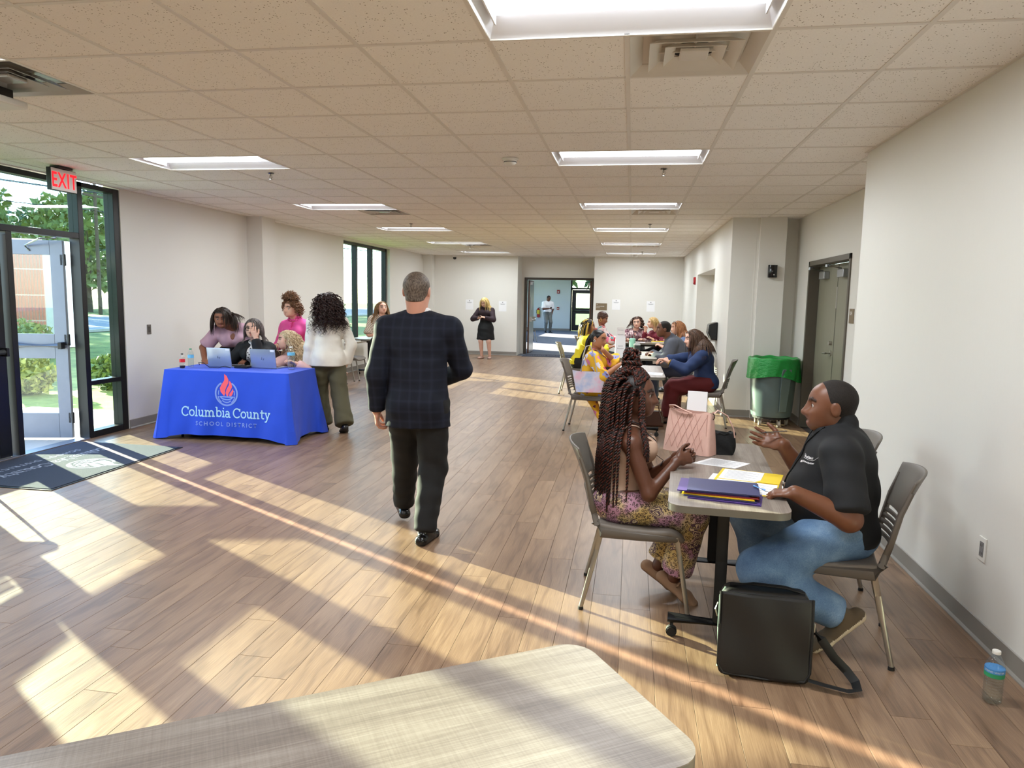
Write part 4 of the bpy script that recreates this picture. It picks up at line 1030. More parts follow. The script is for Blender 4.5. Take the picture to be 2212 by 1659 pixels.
# cables
o = MB().tube([(-4.93, 7.62, RZ + 0.012), (-4.86, 7.5, RZ + 0.05), (-4.78, 7.46, RZ + 0.055), (-4.74, 7.48, RZ + 0.02), (-4.68, 7.42, RZ + 0.01), (-4.56, 7.40, RZ + 0.01), (-4.48, 7.41, RZ + 0.03), (-4.42, 7.43, RZ + 0.01)], 0.004, 6).build('power_cable', M_RUB, smooth=True); tag(o, 'black laptop cable looping on the blue cloth', 'cable')
o = MB().box(-4.40, -4.24, 7.45, 7.60, RZ + 0.006, RZ + 0.03).build('black_case', M_BLK, bevel=0.008); tag(o, 'flat black case between the two laptops', 'case')
# ---- bottles
M_PET = glass_mat('clear_plastic', (250, 252, 252), 0.9)
M_WATER = glass_mat('water', (246, 250, 250), 0.7)
def bottle(label, loc, h, r, cap_m, lab_m, fill=None, fill_m=None, lab=(0.52, 0.68), ribs=True):
    e = empty('water_bottle' if fill is None else 'soda_bottle', loc); tag(e, label, 'bottle')
    pr = [(r * 0.75, 0.0), (r * 0.95, 0.008), (r, 0.03)]
    for k in range(7):
        z = 0.03 + (h * 0.45) * (k + 1) / 8; pr += [(r * (0.93 if ribs else 1.0), z - 0.006), (r, z)]
    pr += [(r, h * 0.7), (r * 0.9, h * 0.76), (r * 0.62, h * 0.86), (r * 0.38, h * 0.92), (r * 0.38, h * 0.955)]
    MB().lathe(pr, n=28).build('bottle_body', M_PET, e, smooth=True)
    MB().lathe([(r * 0.43, h * 0.94), (r * 0.44, h * 0.945), (r * 0.44, h * 0.99), (r * 0.40, h)], n=20).build('cap', cap_m, e, smooth=True)
    z0, z1 = lab
    if isinstance(lab_m, (list, tuple)):
        zm = (z0 + z1) / 2
        MB().lathe([(r * 1.012, h * z0), (r * 1.012, h * zm)], n=28).build('label_band', lab_m[1], e, smooth=True); MB().lathe([(r * 1.012, h * zm), (r * 1.012, h * z1)], n=28).build('label_band', lab_m[0], e, smooth=True)
        t = text_mesh('SPRING WATER', 0.011, 'lettering', M_WHITE, e, M=lambda x, y, z: (r * 1.02 * math.sin(-0.5 + x / r), -r * 1.02 * math.cos(-0.5 + x / r), h * (z1 - 0.06) + y), depth=0.0)
    else: MB().lathe([(r * 1.012, h * z0), (r * 1.012, h * z1)], n=28).build('label_band', lab_m, e, smooth=True)
    if fill: MB().lathe([(r * 0.7, 0.004), (r * 0.9, 0.01), (r * 0.96, 0.03), (r * 0.96, h * fill)], n=24).build('drink', fill_m, e, smooth=True)
    else: MB().lathe([(r * 0.7, 0.004), (r * 0.9, 0.01), (r * 0.92, 0.03), (r * 0.92, h * 0.66)], n=24).build('drink', M_WATER, e, smooth=True)
    return e
M_LBLUE = mat('label_blue', (70, 140, 205), 0.5); M_LGREEN = mat('label_green', (50, 150, 100), 0.5); M_LRED = mat('label_red', (214, 26, 40), 0.5); M_LCY = mat('label_cyan', (110, 190, 224), 0.5)
bottle('clear water bottle with blue and green label on the floor by the right wall', (1.515, 3.06, 0.0), 0.222, 0.036, M_WHITE, (M_LBLUE, M_LGREEN))
bottle('small soda bottle with red label on the blue table', (-4.905, 7.26, RZ + 0.005), 0.165, 0.03, M_BLK, M_LRED, 0.2, mat('cola', (34, 14, 10), 0.1), lab=(0.42, 0.62))
bottle('water bottle with green cap and cyan label on the blue table', (-4.905, 7.42, RZ + 0.005), 0.21, 0.032, M_LGREEN, M_LCY, lab=(0.5, 0.66))
bottle('ribbed water bottle with pale label at the right end of the blue table', (-3.74, 7.52, RZ + 0.005), 0.26, 0.042, M_WHITE, M_LCY, lab=(0.62, 0.74))

# ---- rubbish bin on its dolly
e = empty('trash_can', (1.87, 9.86, 0)); tag(e, 'round grey rubbish bin with a green liner on a wheeled dolly', 'trash can')
M_BIN = mat('bin_grey', (98, 116, 116), 0.35, var=0.03)
MB().lathe([(0.235, 0.12), (0.25, 0.125), (0.262, 0.2), (0.30, 0.80), (0.312, 0.81), (0.312, 0.85), (0.29, 0.85), (0.25, 0.2), (0.05, 0.16)], n=40).build('barrel', M_BIN, e, smooth=True)
for a in (-70, 110): MB().prism([(-0.05, 0), (0.05, 0), (0.07, 0.5), (0.06, 0.56), (-0.06, 0.56), (-0.07, 0.5)], 0, 0.012, M=lambda x, y, z, a=a: ((0.267 + 0.058 * y / 0.6 + z) * math.cos(R(a)) - x * math.sin(R(a)), (0.267 + 0.058 * y / 0.6 + z) * math.sin(R(a)) + x * math.cos(R(a)), 0.2 + y)).build('moulded_panel', M_BIN, e, bevel=0.006)
lm, g, b = new_mat('green_liner'); b.inputs['Base Color'].default_value = lin((28, 150, 62)); b.inputs['Roughness'].default_value = 0.22; b.inputs['Subsurface Weight'].default_value = 0.0
tc = g.n.new('ShaderNodeTexCoord'); bn = g.n.new('ShaderNodeBump'); bn.inputs['Strength'].default_value = 0.8; bn.inputs['Distance'].default_value = 0.02
g.link(g.noise(g.mapping(tc.outputs['Object'], (9, 9, 22)), 1.5, 5, 0.65), bn.inputs['Height']); g.link(bn.outputs[0], b.inputs['Normal'])
def liner(u, v):
    t = 2 * PI * u; wob = 0.010 * math.sin(t * 7 + 3 * v) + 0.006 * math.sin(t * 17 + 5 * v)
    low = 0.65 - 0.035 * math.sin(t * 2 + 1.0) - 0.07 * max(0, math.cos(t + 0.6)) ** 3
    if v < 0.25: return (0.27 * math.cos(t), 0.27 * math.sin(t), 0.55 + 0.33 * (v / 0.25))
    if v < 0.4: k = (v - 0.25) / 0.15; r_ = 0.27 + 0.052 * k; return (r_ * math.cos(t), r_ * math.sin(t), 0.88 + 0.012 * math.sin(PI * k) + 0.006 * math.sin(9 * t))
    k = (v - 0.4) / 0.6; r_ = 0.325 + wob * k + 0.012 * k; return (r_ * math.cos(t), r_ * math.sin(t), 0.88 + (low - 0.88) * k)
MB().grid(liner, 96, 26, closed_u=True).build('liner', lm, e, smooth=True, angle=180)
MB().cyl((0, 0, 0.095), (0, 0, 0.125), 0.235, n=32).build('dolly', M_RUB, e)
for k in range(5):
    a = R(72 * k - 70); x, y = 0.2 * math.cos(a), 0.2 * math.sin(a)
    w_ = MB().cyl((x - 0.016, y, 0.038), (x + 0.016, y, 0.038), 0.038, n=18).build('caster_wheel', mat('grey_rubber', (190, 186, 178), 0.5), e, smooth=True)
    MB().box(x - 0.022, x - 0.017, y - 0.02, y + 0.02, 0.03, 0.1).box(x + 0.017, x + 0.022, y - 0.02, y + 0.02, 0.03, 0.1).build('fork', M_STEEL, w_)

# ---- on the foreground table
TZ = 0.7405
def sheet(name, label, cat, pts, z, m, t=0.0006, group=None, lines=True):
    """quad of paper lying flat: pts in order"""
    c = np.mean(pts, 0); e = empty(name, (c[0], c[1], z)); tag(e, label, cat, group)
    P = [(p[0] - c[0], p[1] - c[1]) for p in pts]
    MB().prism(P, 0, t).build('sheet', m, e)
    if lines:
        A, B, C_, D_ = [np.array(p) for p in P]; mb = MB()
        for k in range(14):
            v = 0.1 + 0.8 * k / 13; L0 = A + (D_ - A) * v; R0 = B + (C_ - B) * v
            a = L0 + (R0 - L0) * 0.1; b_ = L0 + (R0 - L0) * (0.9 - 0.18 * ((k * 5) % 3)); n = (D_ - A) * 0.009
            mb.add([(*(a - n), t + 0.0003), (*(b_ - n), t + 0.0003), (*(b_ + n), t + 0.0003), (*(a + n), t + 0.0003)], [(0, 1, 2, 3)])
        mb.build('print', MATS['print_grey'], e)
    return e
sheet('paper_sheet', 'loose printed sheet beside the pink handbag', 'paper', [(0.355, 3.91), (0.565, 3.83), (0.665, 3.97), (0.47, 4.07)], TZ, M_PAPER)
sheet('paper_sheet', 'corner of a white sheet under the yellow folder', 'paper', [(0.40, 3.56), (0.56, 3.50), (0.60, 3.64), (0.44, 3.70)], TZ, M_PAPER, lines=False)
M_YEL = mat('yellow_card', (232, 200, 40), 0.55); M_PUR = mat('purple_card', (74, 52, 120), 0.5); M_NAV = mat('navy_card', (46, 48, 92), 0.5); M_REDC = mat('red_card', (150, 40, 40), 0.5)
e = empty('open_folder', (0.58, 3.55, TZ + 0.0012)); tag(e, 'open yellow folder with printed sheets', 'folder')
u1 = unit(np.array([0.263, -0.075])); v1 = np.array([-u1[1], u1[0]])
Q = lambda a, b_: (a * u1[0] + b_ * v1[0], a * u1[1] + b_ * v1[1])
MB().prism([Q(-0.15, -0.235), Q(0.15, -0.235), Q(0.15, 0.0), Q(-0.15, 0.0)], 0, 0.0012).build('cover', M_YEL, e); MB().prism([Q(-0.15, 0.0), Q(0.15, 0.0), Q(0.15, 0.235), Q(-0.15, 0.235)], 0, 0.0012).build('cover', M_YEL, e)
s1 = MB().prism([Q(-0.135, -0.22), Q(0.145, -0.22), Q(0.145, -0.01), Q(-0.135, -0.01)], 0.0016, 0.0034).build('sheets', M_PAPER, e)
s2 = MB().prism([Q(-0.135, 0.01), Q(0.06, 0.01), Q(0.06, 0.22), Q(-0.135, 0.22)], 0.0016, 0.003).build('sheets', M_PAPER, e)
MB().prism([Q(0.04, 0.005), Q(0.15, 0.005), Q(0.15, 0.1), Q(0.07, 0.07)], 0.0032, 0.0042).build('pocket', M_YEL, e)
for par, a0, a1, b0, b1, zt in ((s1, -0.11, 0.125, -0.2, -0.03, 0.0038), (s2, -0.115, 0.04, 0.03, 0.2, 0.0034)):
    mb = MB()
    for k in range(12):
        b_ = b0 + (b1 - b0) * k / 11; P4 = [Q(a0, b_ - 0.0016), Q(a1 - 0.03 * (k % 3), b_ - 0.0016), Q(a1 - 0.03 * (k % 3), b_ + 0.0016), Q(a0, b_ + 0.0016)]
        mb.add([(p[0], p[1], zt) for p in P4], [(0, 1, 2, 3)])
    mb.build('print', MATS['print_grey'], par)
z = TZ
for k, (m, dx, dy, rot, l) in enumerate([(M_PUR, 0.02, -0.02, -12, 'bottom purple folder of the stack'), (M_NAV, 0.0, 0.0, -10, 'second dark blue folder from the bottom of the stack'), (M_YEL, -0.005, 0.01, -11, 'yellow folder in the middle of the purple stack'), (M_REDC, 0.01, 0.012, -9, 'thin red folder in the purple stack'), (M_PUR, -0.03, 0.02, -8, 'purple folder sticking out left of the stack'), (M_NAV, 0.01, 0.012, -7, 'top slate blue folder of the stack')]):
    o = empty('paper_folder', (0.43 + dx, 3.29 + dy, z), R(rot)); tag(o, l, 'folder', 'stacked folders')
    MB().box(-0.155, 0.155, -0.115, 0.115, 0, 0.0014).build('back_cover', m, o); MB().box(-0.155, 0.15, -0.112, 0.115, 0.0032, 0.0046).build('front_cover', m, o); MB().box(-0.15, 0.15, -0.108, 0.108, 0.0014, 0.0032).build('sheets', M_PAPER if k % 2 else m, o)
    z += 0.0062
def pen(label, p, q, m1, m2, r=0.0045):
    e = empty('pen', p); tag(e, label, 'pen'); d = np.array(q) - np.array(p)
    MB().tube([(0, 0, 0), d * 0.8], r, 8).build('barrel', m1, e, smooth=True); MB().tube([d * 0.8, d], [r, r * 0.25], 8).build('tip', m2, e, smooth=True)
    return e
pen('light blue pen lying on the folders by his hand', (0.575, 3.315, 0.783), (0.625, 3.225, 0.783), M_LBLUE, M_PAPER)
# pink handbag
e = empty('handbag', (0.36, 4.205, TZ), R(-34)); tag(e, 'pale pink handbag standing on the foreground table', 'handbag')
M_PINK = mat('pink_leather', (218, 176, 162), 0.55, var=0.04, scale=30, bump=0.15, bscale=200); M_PINKD = mat('pink_trim', (196, 150, 136), 0.5)
def bag(u, v):
    t = 2 * PI * u; w0 = 0.150 - 0.016 * v; d0 = 0.065 * (1 - 0.62 * v)
    c, s = math.cos(t), math.sin(t); n = 0.35
    x = math.copysign(abs(c) ** n, c) * w0; y = math.copysign(abs(s) ** n, s) * d0
    return (x, y * (1 + 0.12 * math.sin(PI * v)), 0.002 + 0.245 * v - 0.012 * (1 - (x / w0) ** 2) * v + 0.004 * math.sin(5 * t) * v)
bb_ = MB().grid(bag, 72, 16, closed_u=True); bb_.add([bag(i / 72, 0) for i in range(72)], [tuple(range(71, -1, -1))]); bb_.build('bag_body', M_PINK, e, smooth=True)
q_ = MB()
for k in range(7):
    for s in (-1, 1):
        a = -0.12 + k * 0.04; q_.tube([(a + 0.10 * t * s * 0.8, -0.0665 * (1 - 0.62 * t) * (1 + 0.12 * math.sin(PI * t)) - 0.0005, 0.03 + 0.2 * t) for t in (0, 0.33, 0.66, 1.0) if abs(a + 0.08 * t * s) < 0.125], 0.0012, 5)
q_.build('quilting', M_PINKD, e)
MB().tube([(0.13, -0.045, 0.01), (0.125, -0.045, 0.12), (0.118, -0.03, 0.235)], 0.0022, 6).build('seam', M_PINKD, e)
MB().tube([(-0.12, 0.0, 0.225), (-0.115, -0.035, 0.262), (-0.07, -0.06, 0.27), (-0.02, -0.055, 0.25), (0.03, -0.04, 0.232)], 0.011, 8, flat=(1, 0.35)).build('handle', M_PINK, e, smooth=True)
MB().tube([(0.125, 0.0, 0.225), (0.15, 0.03, 0.258), (0.20, 0.05, 0.23), (0.235, 0.06, 0.16), (0.245, 0.06, 0.11)], 0.010, 8, flat=(1, 0.35)).build('handle', M_PINK, e, smooth=True)
MB().tube([(0.128 + 0.018 * math.cos(t), 0.018 * 0.2, 0.222 + 0.02 * math.sin(t)) for t in np.linspace(0, 2 * PI, 14)], 0.003, 6).tube([(-0.122 + 0.016 * math.cos(t), 0.0, 0.225 + 0.018 * math.sin(t)) for t in np.linspace(0, 2 * PI, 14)], 0.003, 6).build('ring', mat('dark_bronze', (70, 56, 48), 0.3, 0.8), e, smooth=True)
# black pouch
e = empty('pouch', (0.545, 4.20, TZ)); tag(e, 'crumpled black fabric pouch beside the pink handbag', 'pouch')
def pouch(u, v):
    t = 2 * PI * u; c, s = math.cos(t), math.sin(t)
    w0 = 0.068 + 0.004 * math.sin(4 * t + 6 * v); d0 = 0.04 * (1 - 0.5 * v ** 3) + 0.004 * math.sin(6 * t + 9 * v)
    return (math.copysign(abs(c) ** 0.6, c) * w0 * (1 - 0.1 * (1 - v) ** 4), math.copysign(abs(s) ** 0.6, s) * d0, 0.001 + 0.125 * v + 0.006 * math.sin(7 * t) * v)
pm = MB().grid(pouch, 60, 18, closed_u=True); pm.add([pouch(i / 60, 0) for i in range(60)], [tuple(range(59, -1, -1))]); pm.add([pouch(i / 60, 1) for i in range(60)], [tuple(range(60))])
pm.build('pouch_body', mat('black_fabric', (14, 14, 15), 0.9, var=0.1, bump=0.3, bscale=90), e, smooth=True)
MB().tube([(0.066 * math.cos(t), 0.024 * math.sin(t), 0.118 + 0.004 * math.sin(9 * t)) for t in np.linspace(0, 2 * PI, 40)], 0.005, 6).build('gathered_edge', MATS['black_fabric'], e, smooth=True)
def tent(name, label, x, y, z, w_, h_, yaw, lean=12, lines=(('Special', 0.4), ('Education', 0.3)), d=0.05):
    e = empty(name, (x, y, z), R(yaw)); tag(e, label, 'sign', 'table tent signs')
    for s, nm in ((-1, 'front_panel'), (1, 'back_panel')):
        V = [(-w_ / 2, s * d, 0), (w_ / 2, s * d, 0), (w_ / 2, s * 0.002, h_), (-w_ / 2, s * 0.002, h_)]
        MB().add(V, [(0, 1, 2, 3)]).build(nm, M_PAPER, e, solid=0.0012)
    for t, f in lines: text_mesh(t, w_ * 0.17, 'lettering', MATS['print_grey'], e, M=lambda a, b_, c, f=f: (a, -d + (d - 0.002) * ((f * h_ + b_) / h_) - 0.0016, f * h_ + b_), depth=0.0)
    return e
tent('tent_sign', 'white sign standing behind the pink handbag', 0.41, 4.40, TZ, 0.115, 0.33, -14, lines=())
tent('tent_sign', 'white tent sign beside the laughing woman in the floral dress', -0.15, 10.95, TZ, 0.15, 0.32, 10, lines=(('Special', 0.52), ('Education', 0.40)))
tent('tent_sign', 'white tent sign on the farthest table', -0.2, 14.85, TZ, 0.16, 0.3, 5, lines=(('Columbia', 0.8), ('Elementary', 0.5)))
def tumbler(label, loc, h, r, m, lid):
    e = empty('tumbler', loc); tag(e, label, 'tumbler')
    MB().lathe([(r * 0.72, 0), (r * 0.76, 0.005), (r * 0.8, h * 0.4), (r, h * 0.55), (r, h * 0.9)], n=24).build('cup', m, e, smooth=True)
    MB().lathe([(r * 1.04, h * 0.88), (r * 1.04, h * 0.95), (r * 0.8, h)], n=24).build('lid', lid, e, smooth=True); MB().tube([(0.01, 0, h * 0.97), (0.012, 0, h * 1.2)], 0.005, 8).build('straw', lid, e)
    return e
tumbler('tall mint green tumbler with straw', (0.03, 11.35, TZ), 0.27, 0.048, mat('mint', (150, 206, 186), 0.35), MATS['mint'])
tumbler('dark grey tumbler before the mint one', (0.10, 11.05, TZ), 0.21, 0.05, mat('dark_cup', (58, 66, 62), 0.35), mat('clear_lid', (196, 200, 198), 0.2))
sheet('paper_sheet', 'white papers before the man in the grey suit', 'paper', [(0.05, 11.5), (0.3, 11.5), (0.3, 11.85), (0.05, 11.85)], TZ, M_PAPER)
sheet('paper_sheet', 'white paper before the woman in the navy blouse', 'paper', [(0.18, 8.55), (0.38, 8.5), (0.40, 8.78), (0.2, 8.83)], TZ, M_PAPER)
sheet('paper_sheet', 'white papers before the woman in the patterned blouse', 'paper', [(-0.05, 14.9), (0.3, 14.9), (0.3, 15.12), (-0.05, 15.12)], TZ, M_PAPER)
e = empty('paper_folder', (0.62, 14.93, TZ)); tag(e, 'yellow folder on the farthest table', 'folder')
MB().box(-0.2, 0.2, -0.13, 0.13, 0, 0.003).build('back_cover', M_YEL, e); MB().box(-0.2, 0.2, -0.13, 0.13, 0.03, 0.034).build('front_cover', M_YEL, e); MB().box(-0.19, 0.19, -0.12, 0.12, 0.003, 0.03).build('sheets', M_PAPER, e)
sheet('paper_sheet', 'papers lying on the table under the tall window', 'paper', [(-5.1, 14.0), (-4.92, 14.0), (-4.92, 14.25), (-5.1, 14.25)], TZ, M_PAPER)

# ---- messenger bag on the floor
e = empty('messenger_bag', (0.61, 3.03, 0.002), R(-4)); tag(e, 'black messenger bag standing on the floor against the table leg', 'bag')
M_NYLON = mat('black_nylon', (26, 25, 25), 0.5, var=0.08, scale=6, bump=0.25, bscale=7); M_NYL2 = mat('black_piping', (15, 15, 16), 0.55); M_MINT = mat('worn_edge', (150, 172, 160), 0.6, var=0.15)
tilt = 0.10
def bg(x, y, z): return (x, y + tilt * z, z)
out = rounded_rect(-0.185, 0.185, 0.0, 0.375, 0.045)
MB().prism(out, 0.0, 0.10, M=lambda x, y, z: bg(x * (1 - 0.03 * z / 0.1), z + 0.015, y)).build('bag_body', M_NYLON, e, smooth=True, bevel=0.012, angle=50)
def flap(u, v):
    x = -0.187 + 0.374 * u; z = 0.012 + 0.355 * v
    bulge = 0.012 * math.sin(PI * u) * math.sin(PI * v) + 0.004 * math.sin(7 * v + 3 * u) + 0.003 * math.sin(11 * u + 5 * v)
    cr = 0.03
    dx = max(0, abs(x) - (0.187 - cr)); dz = max(0, (0.012 + cr) - z)
    if dx > 0 and dz > 0:
        k = math.hypot(dx, dz)
        if k > cr: f_ = cr / k; x = math.copysign((0.187 - cr) + dx * f_, x); z = (0.012 + cr) - dz * f_
    return bg(x, 0.006 - bulge, z)
fl = MB().grid(flap, 25, 25).build('flap', M_NYLON, e, smooth=True, solid=0.006, angle=180)
MB().tube([flap(0.0, 1), flap(0, 0.6), flap(0, 0.12), flap(0.06, 0.02), flap(0.5, 0.0), flap(0.94, 0.02), flap(1, 0.12), flap(1, 0.6), flap(1, 1)], 0.006, 8).build('piping', M_NYL2, fl, smooth=True)
MB().tube([bg(-0.187, 0.03, 0.03), bg(-0.190, 0.03, 0.2), bg(-0.187, 0.04, 0.335), bg(-0.165, 0.05, 0.37)], 0.005, 6).build('worn_edge', M_MINT, e, smooth=True)
MB().tube([bg(-0.15, 0.06, 0.378), bg(-0.05, 0.06, 0.392), bg(0.08, 0.06, 0.39), bg(0.16, 0.06, 0.372)], 0.010, 8, flat=(1.4, 0.6)).build('top_zip', M_NYL2, e, smooth=True)
MB().tube([bg(-0.195, 0.05, 0.30), bg(-0.205, 0.05, 0.27), bg(-0.195, 0.05, 0.24)], 0.004, 6).tube([bg(0.192, 0.05, 0.27), bg(0.203, 0.05, 0.25), bg(0.203, 0.05, 0.22), bg(0.192, 0.05, 0.21)], 0.005, 6).build('strap_ring', M_STEEL, e, smooth=True)
MB().tube([bg(0.195, 0.05, 0.225), bg(0.235, 0.06, 0.185), bg(0.29, 0.07, 0.11), (0.345, 0.09, 0.055), (0.375, 0.06, 0.024), (0.372, 0.0, 0.020), (0.33, -0.02, 0.020), (0.25, 0.0, 0.022), (0.18, 0.01, 0.03)], 0.019, 8, flat=(0.12, 1.0)).build('shoulder_strap', M_NYL2, e, smooth=True)
# brown handbag on the floor, pastel tote
e = empty('brown_bag', (0.33, 9.30, 0)); tag(e, 'small brown leather bag on the floor under the table', 'bag')
M_BRL = mat('brown_leather', (84, 46, 28), 0.45, var=0.1, bump=0.1)
MB().prism([(-0.13, 0), (0.13, 0), (0.11, 0.2), (-0.11, 0.2)], -0.06, 0.06, M=lambda x, y, z: (x, z * (1 - y), y + 0.001)).build('bag_body', M_BRL, e, bevel=0.02)
MB().tube([(0.07, -0.05, 0.19), (0.1, -0.06, 0.12), (0.105, -0.062, 0.06)], 0.006, 6).build('strap', M_STEEL, e); MB().tube([(-0.07, 0, 0.195), (-0.05, 0, 0.27), (0.05, 0, 0.27), (0.07, 0, 0.195)], 0.007, 8).build('handle', M_BRL, e, smooth=True)
tm, g, b = new_mat('pastel_tie_dye'); tc = g.n.new('ShaderNodeTexCoord')
f = g.noise(tc.outputs['Object'], 7, 3, 0.5); f2 = g.noise(g.mapping(tc.outputs['Object'], loc=(5, 2, 1)), 9, 3)
g.link(g.mix(g.math('MULTIPLY', f2, 0.55), g.ramp(f, [(0.35, lin((150, 176, 226))), (0.5, lin((214, 208, 230))), (0.65, lin((230, 170, 200)))]), lin((230, 226, 232))), b.inputs['Base Color']); b.inputs['Roughness'].default_value = 0.45
e = empty('tote_bag', (-0.47, 8.60, 0.50), R(4)); tag(e, 'pastel tie-dye tote bag hanging on the floral dress chair', 'tote bag')
def tote(u, v):
    t = 2 * PI * u; c, s = math.cos(t), math.sin(t); w0 = 0.155 + 0.05 * v; d0 = 0.05 * (1 - 0.5 * v)
    return (math.copysign(abs(c) ** 0.4, c) * w0, math.copysign(abs(s) ** 0.5, s) * d0, 0.26 * v - 0.015 * (1 - c * c) * v)
tb = MB().grid(tote, 60, 12, closed_u=True); tb.add([tote(i / 60, 0) for i in range(60)], [tuple(range(59, -1, -1))]); tb.build('bag_body', tm, e, smooth=True)
M_STRAP = mat('strap_grey', (190, 188, 190), 0.5)
for y in (-0.026, 0.026): MB().tube([(-0.10, y, 0.24), (-0.085, y, 0.42), (-0.05, y * 0.6, 0.545), (0.0, y * 0.4, 0.56), (0.05, y, 0.43), (0.09, y, 0.24)], 0.007, 6).build('strap', M_STRAP, e, smooth=True)
# ================================================================ people: implicit-surface modelling
def mesh_np(name, V, F, mats, mi=None, parent=None, smooth=True):
    me = bpy.data.meshes.new(name); V = np.asarray(V, np.float32); F = np.asarray(F, np.int32)
    n, k = F.shape
    me.vertices.add(len(V)); me.vertices.foreach_set('co', V.ravel())
    me.loops.add(n * k); me.loops.foreach_set('vertex_index', F.ravel())
    me.polygons.add(n); me.polygons.foreach_set('loop_start', np.arange(0, n * k, k, dtype=np.int32))
    for m in (mats if isinstance(mats, (list, tuple)) else [mats]): me.materials.append(m)
    if mi is not None: me.polygons.foreach_set('material_index', np.asarray(mi, np.int32))
    me.polygons.foreach_set('use_smooth', np.ones(n, bool))
    me.update(calc_edges=True)
    o = bpy.data.objects.new(name, me); COL.objects.link(o)
    if parent is not None: o.parent = parent
    return o
CORN = np.array([(i, j, k) for i in (0, 1) for j in (0, 1) for k in (0, 1)])
EDG = [(a, b) for a in range(8) for b in range(a + 1, 8) if np.abs(CORN[a] - CORN[b]).sum() == 1]
def surface_nets(D, L, org, vox):
    S = D < 0; nx, ny, nz = D.shape
    c = np.zeros((nx - 1, ny - 1, nz - 1), np.int8)
    for i, j, k in CORN: c += S[i:nx - 1 + i, j:ny - 1 + j, k:nz - 1 + k]
    act = (c > 0) & (c < 8); idx = np.argwhere(act); m = len(idx)
    ID = np.full(act.shape, -1, np.int32); ID[act] = np.arange(m)
    vals = np.stack([D[idx[:, 0] + i, idx[:, 1] + j, idx[:, 2] + k] for i, j, k in CORN], 1)
    acc = np.zeros((m, 3)); cnt = np.zeros(m)
    for a, b in EDG:
        va, vb = vals[:, a], vals[:, b]; x = (va < 0) != (vb < 0)
        t = np.where(x, va / np.where(x, va - vb, 1), 0)
        acc += np.where(x[:, None], CORN[a] + (CORN[b] - CORN[a]) * t[:, None], 0); cnt += x
    P = (idx + acc / np.maximum(cnt, 1)[:, None])
    lab = L[tuple(np.clip(np.rint(P).astype(int), 0, np.array(D.shape) - 1).T)]
    F = []
    for ax in range(3):
        sl0 = [slice(None)] * 3; sl1 = [slice(None)] * 3; sl0[ax] = slice(0, -1); sl1[ax] = slice(1, None)
        e = S[tuple(sl0)] != S[tuple(sl1)]; fl = S[tuple(sl0)]
        q = np.argwhere(e); o1, o2 = (ax + 1) % 3, (ax + 2) % 3
        q = q[(q[:, o1] > 0) & (q[:, o2] > 0) & (q[:, o1] < D.shape[o1] - 1) & (q[:, o2] < D.shape[o2] - 1)]
        if not len(q): continue
        def cell(d1, d2): r_ = q.copy(); r_[:, o1] -= d1; r_[:, o2] -= d2; return ID[tuple(r_.T)]
        quad = np.stack([cell(1, 1), cell(0, 1), cell(0, 0), cell(1, 0)], 1)
        inv = ~fl[tuple(q.T)]; quad[inv] = quad[inv][:, ::-1]
        F.append(quad)
    F = np.concatenate(F); F = F[(F >= 0).all(1)]
    return org + P * vox, F, lab
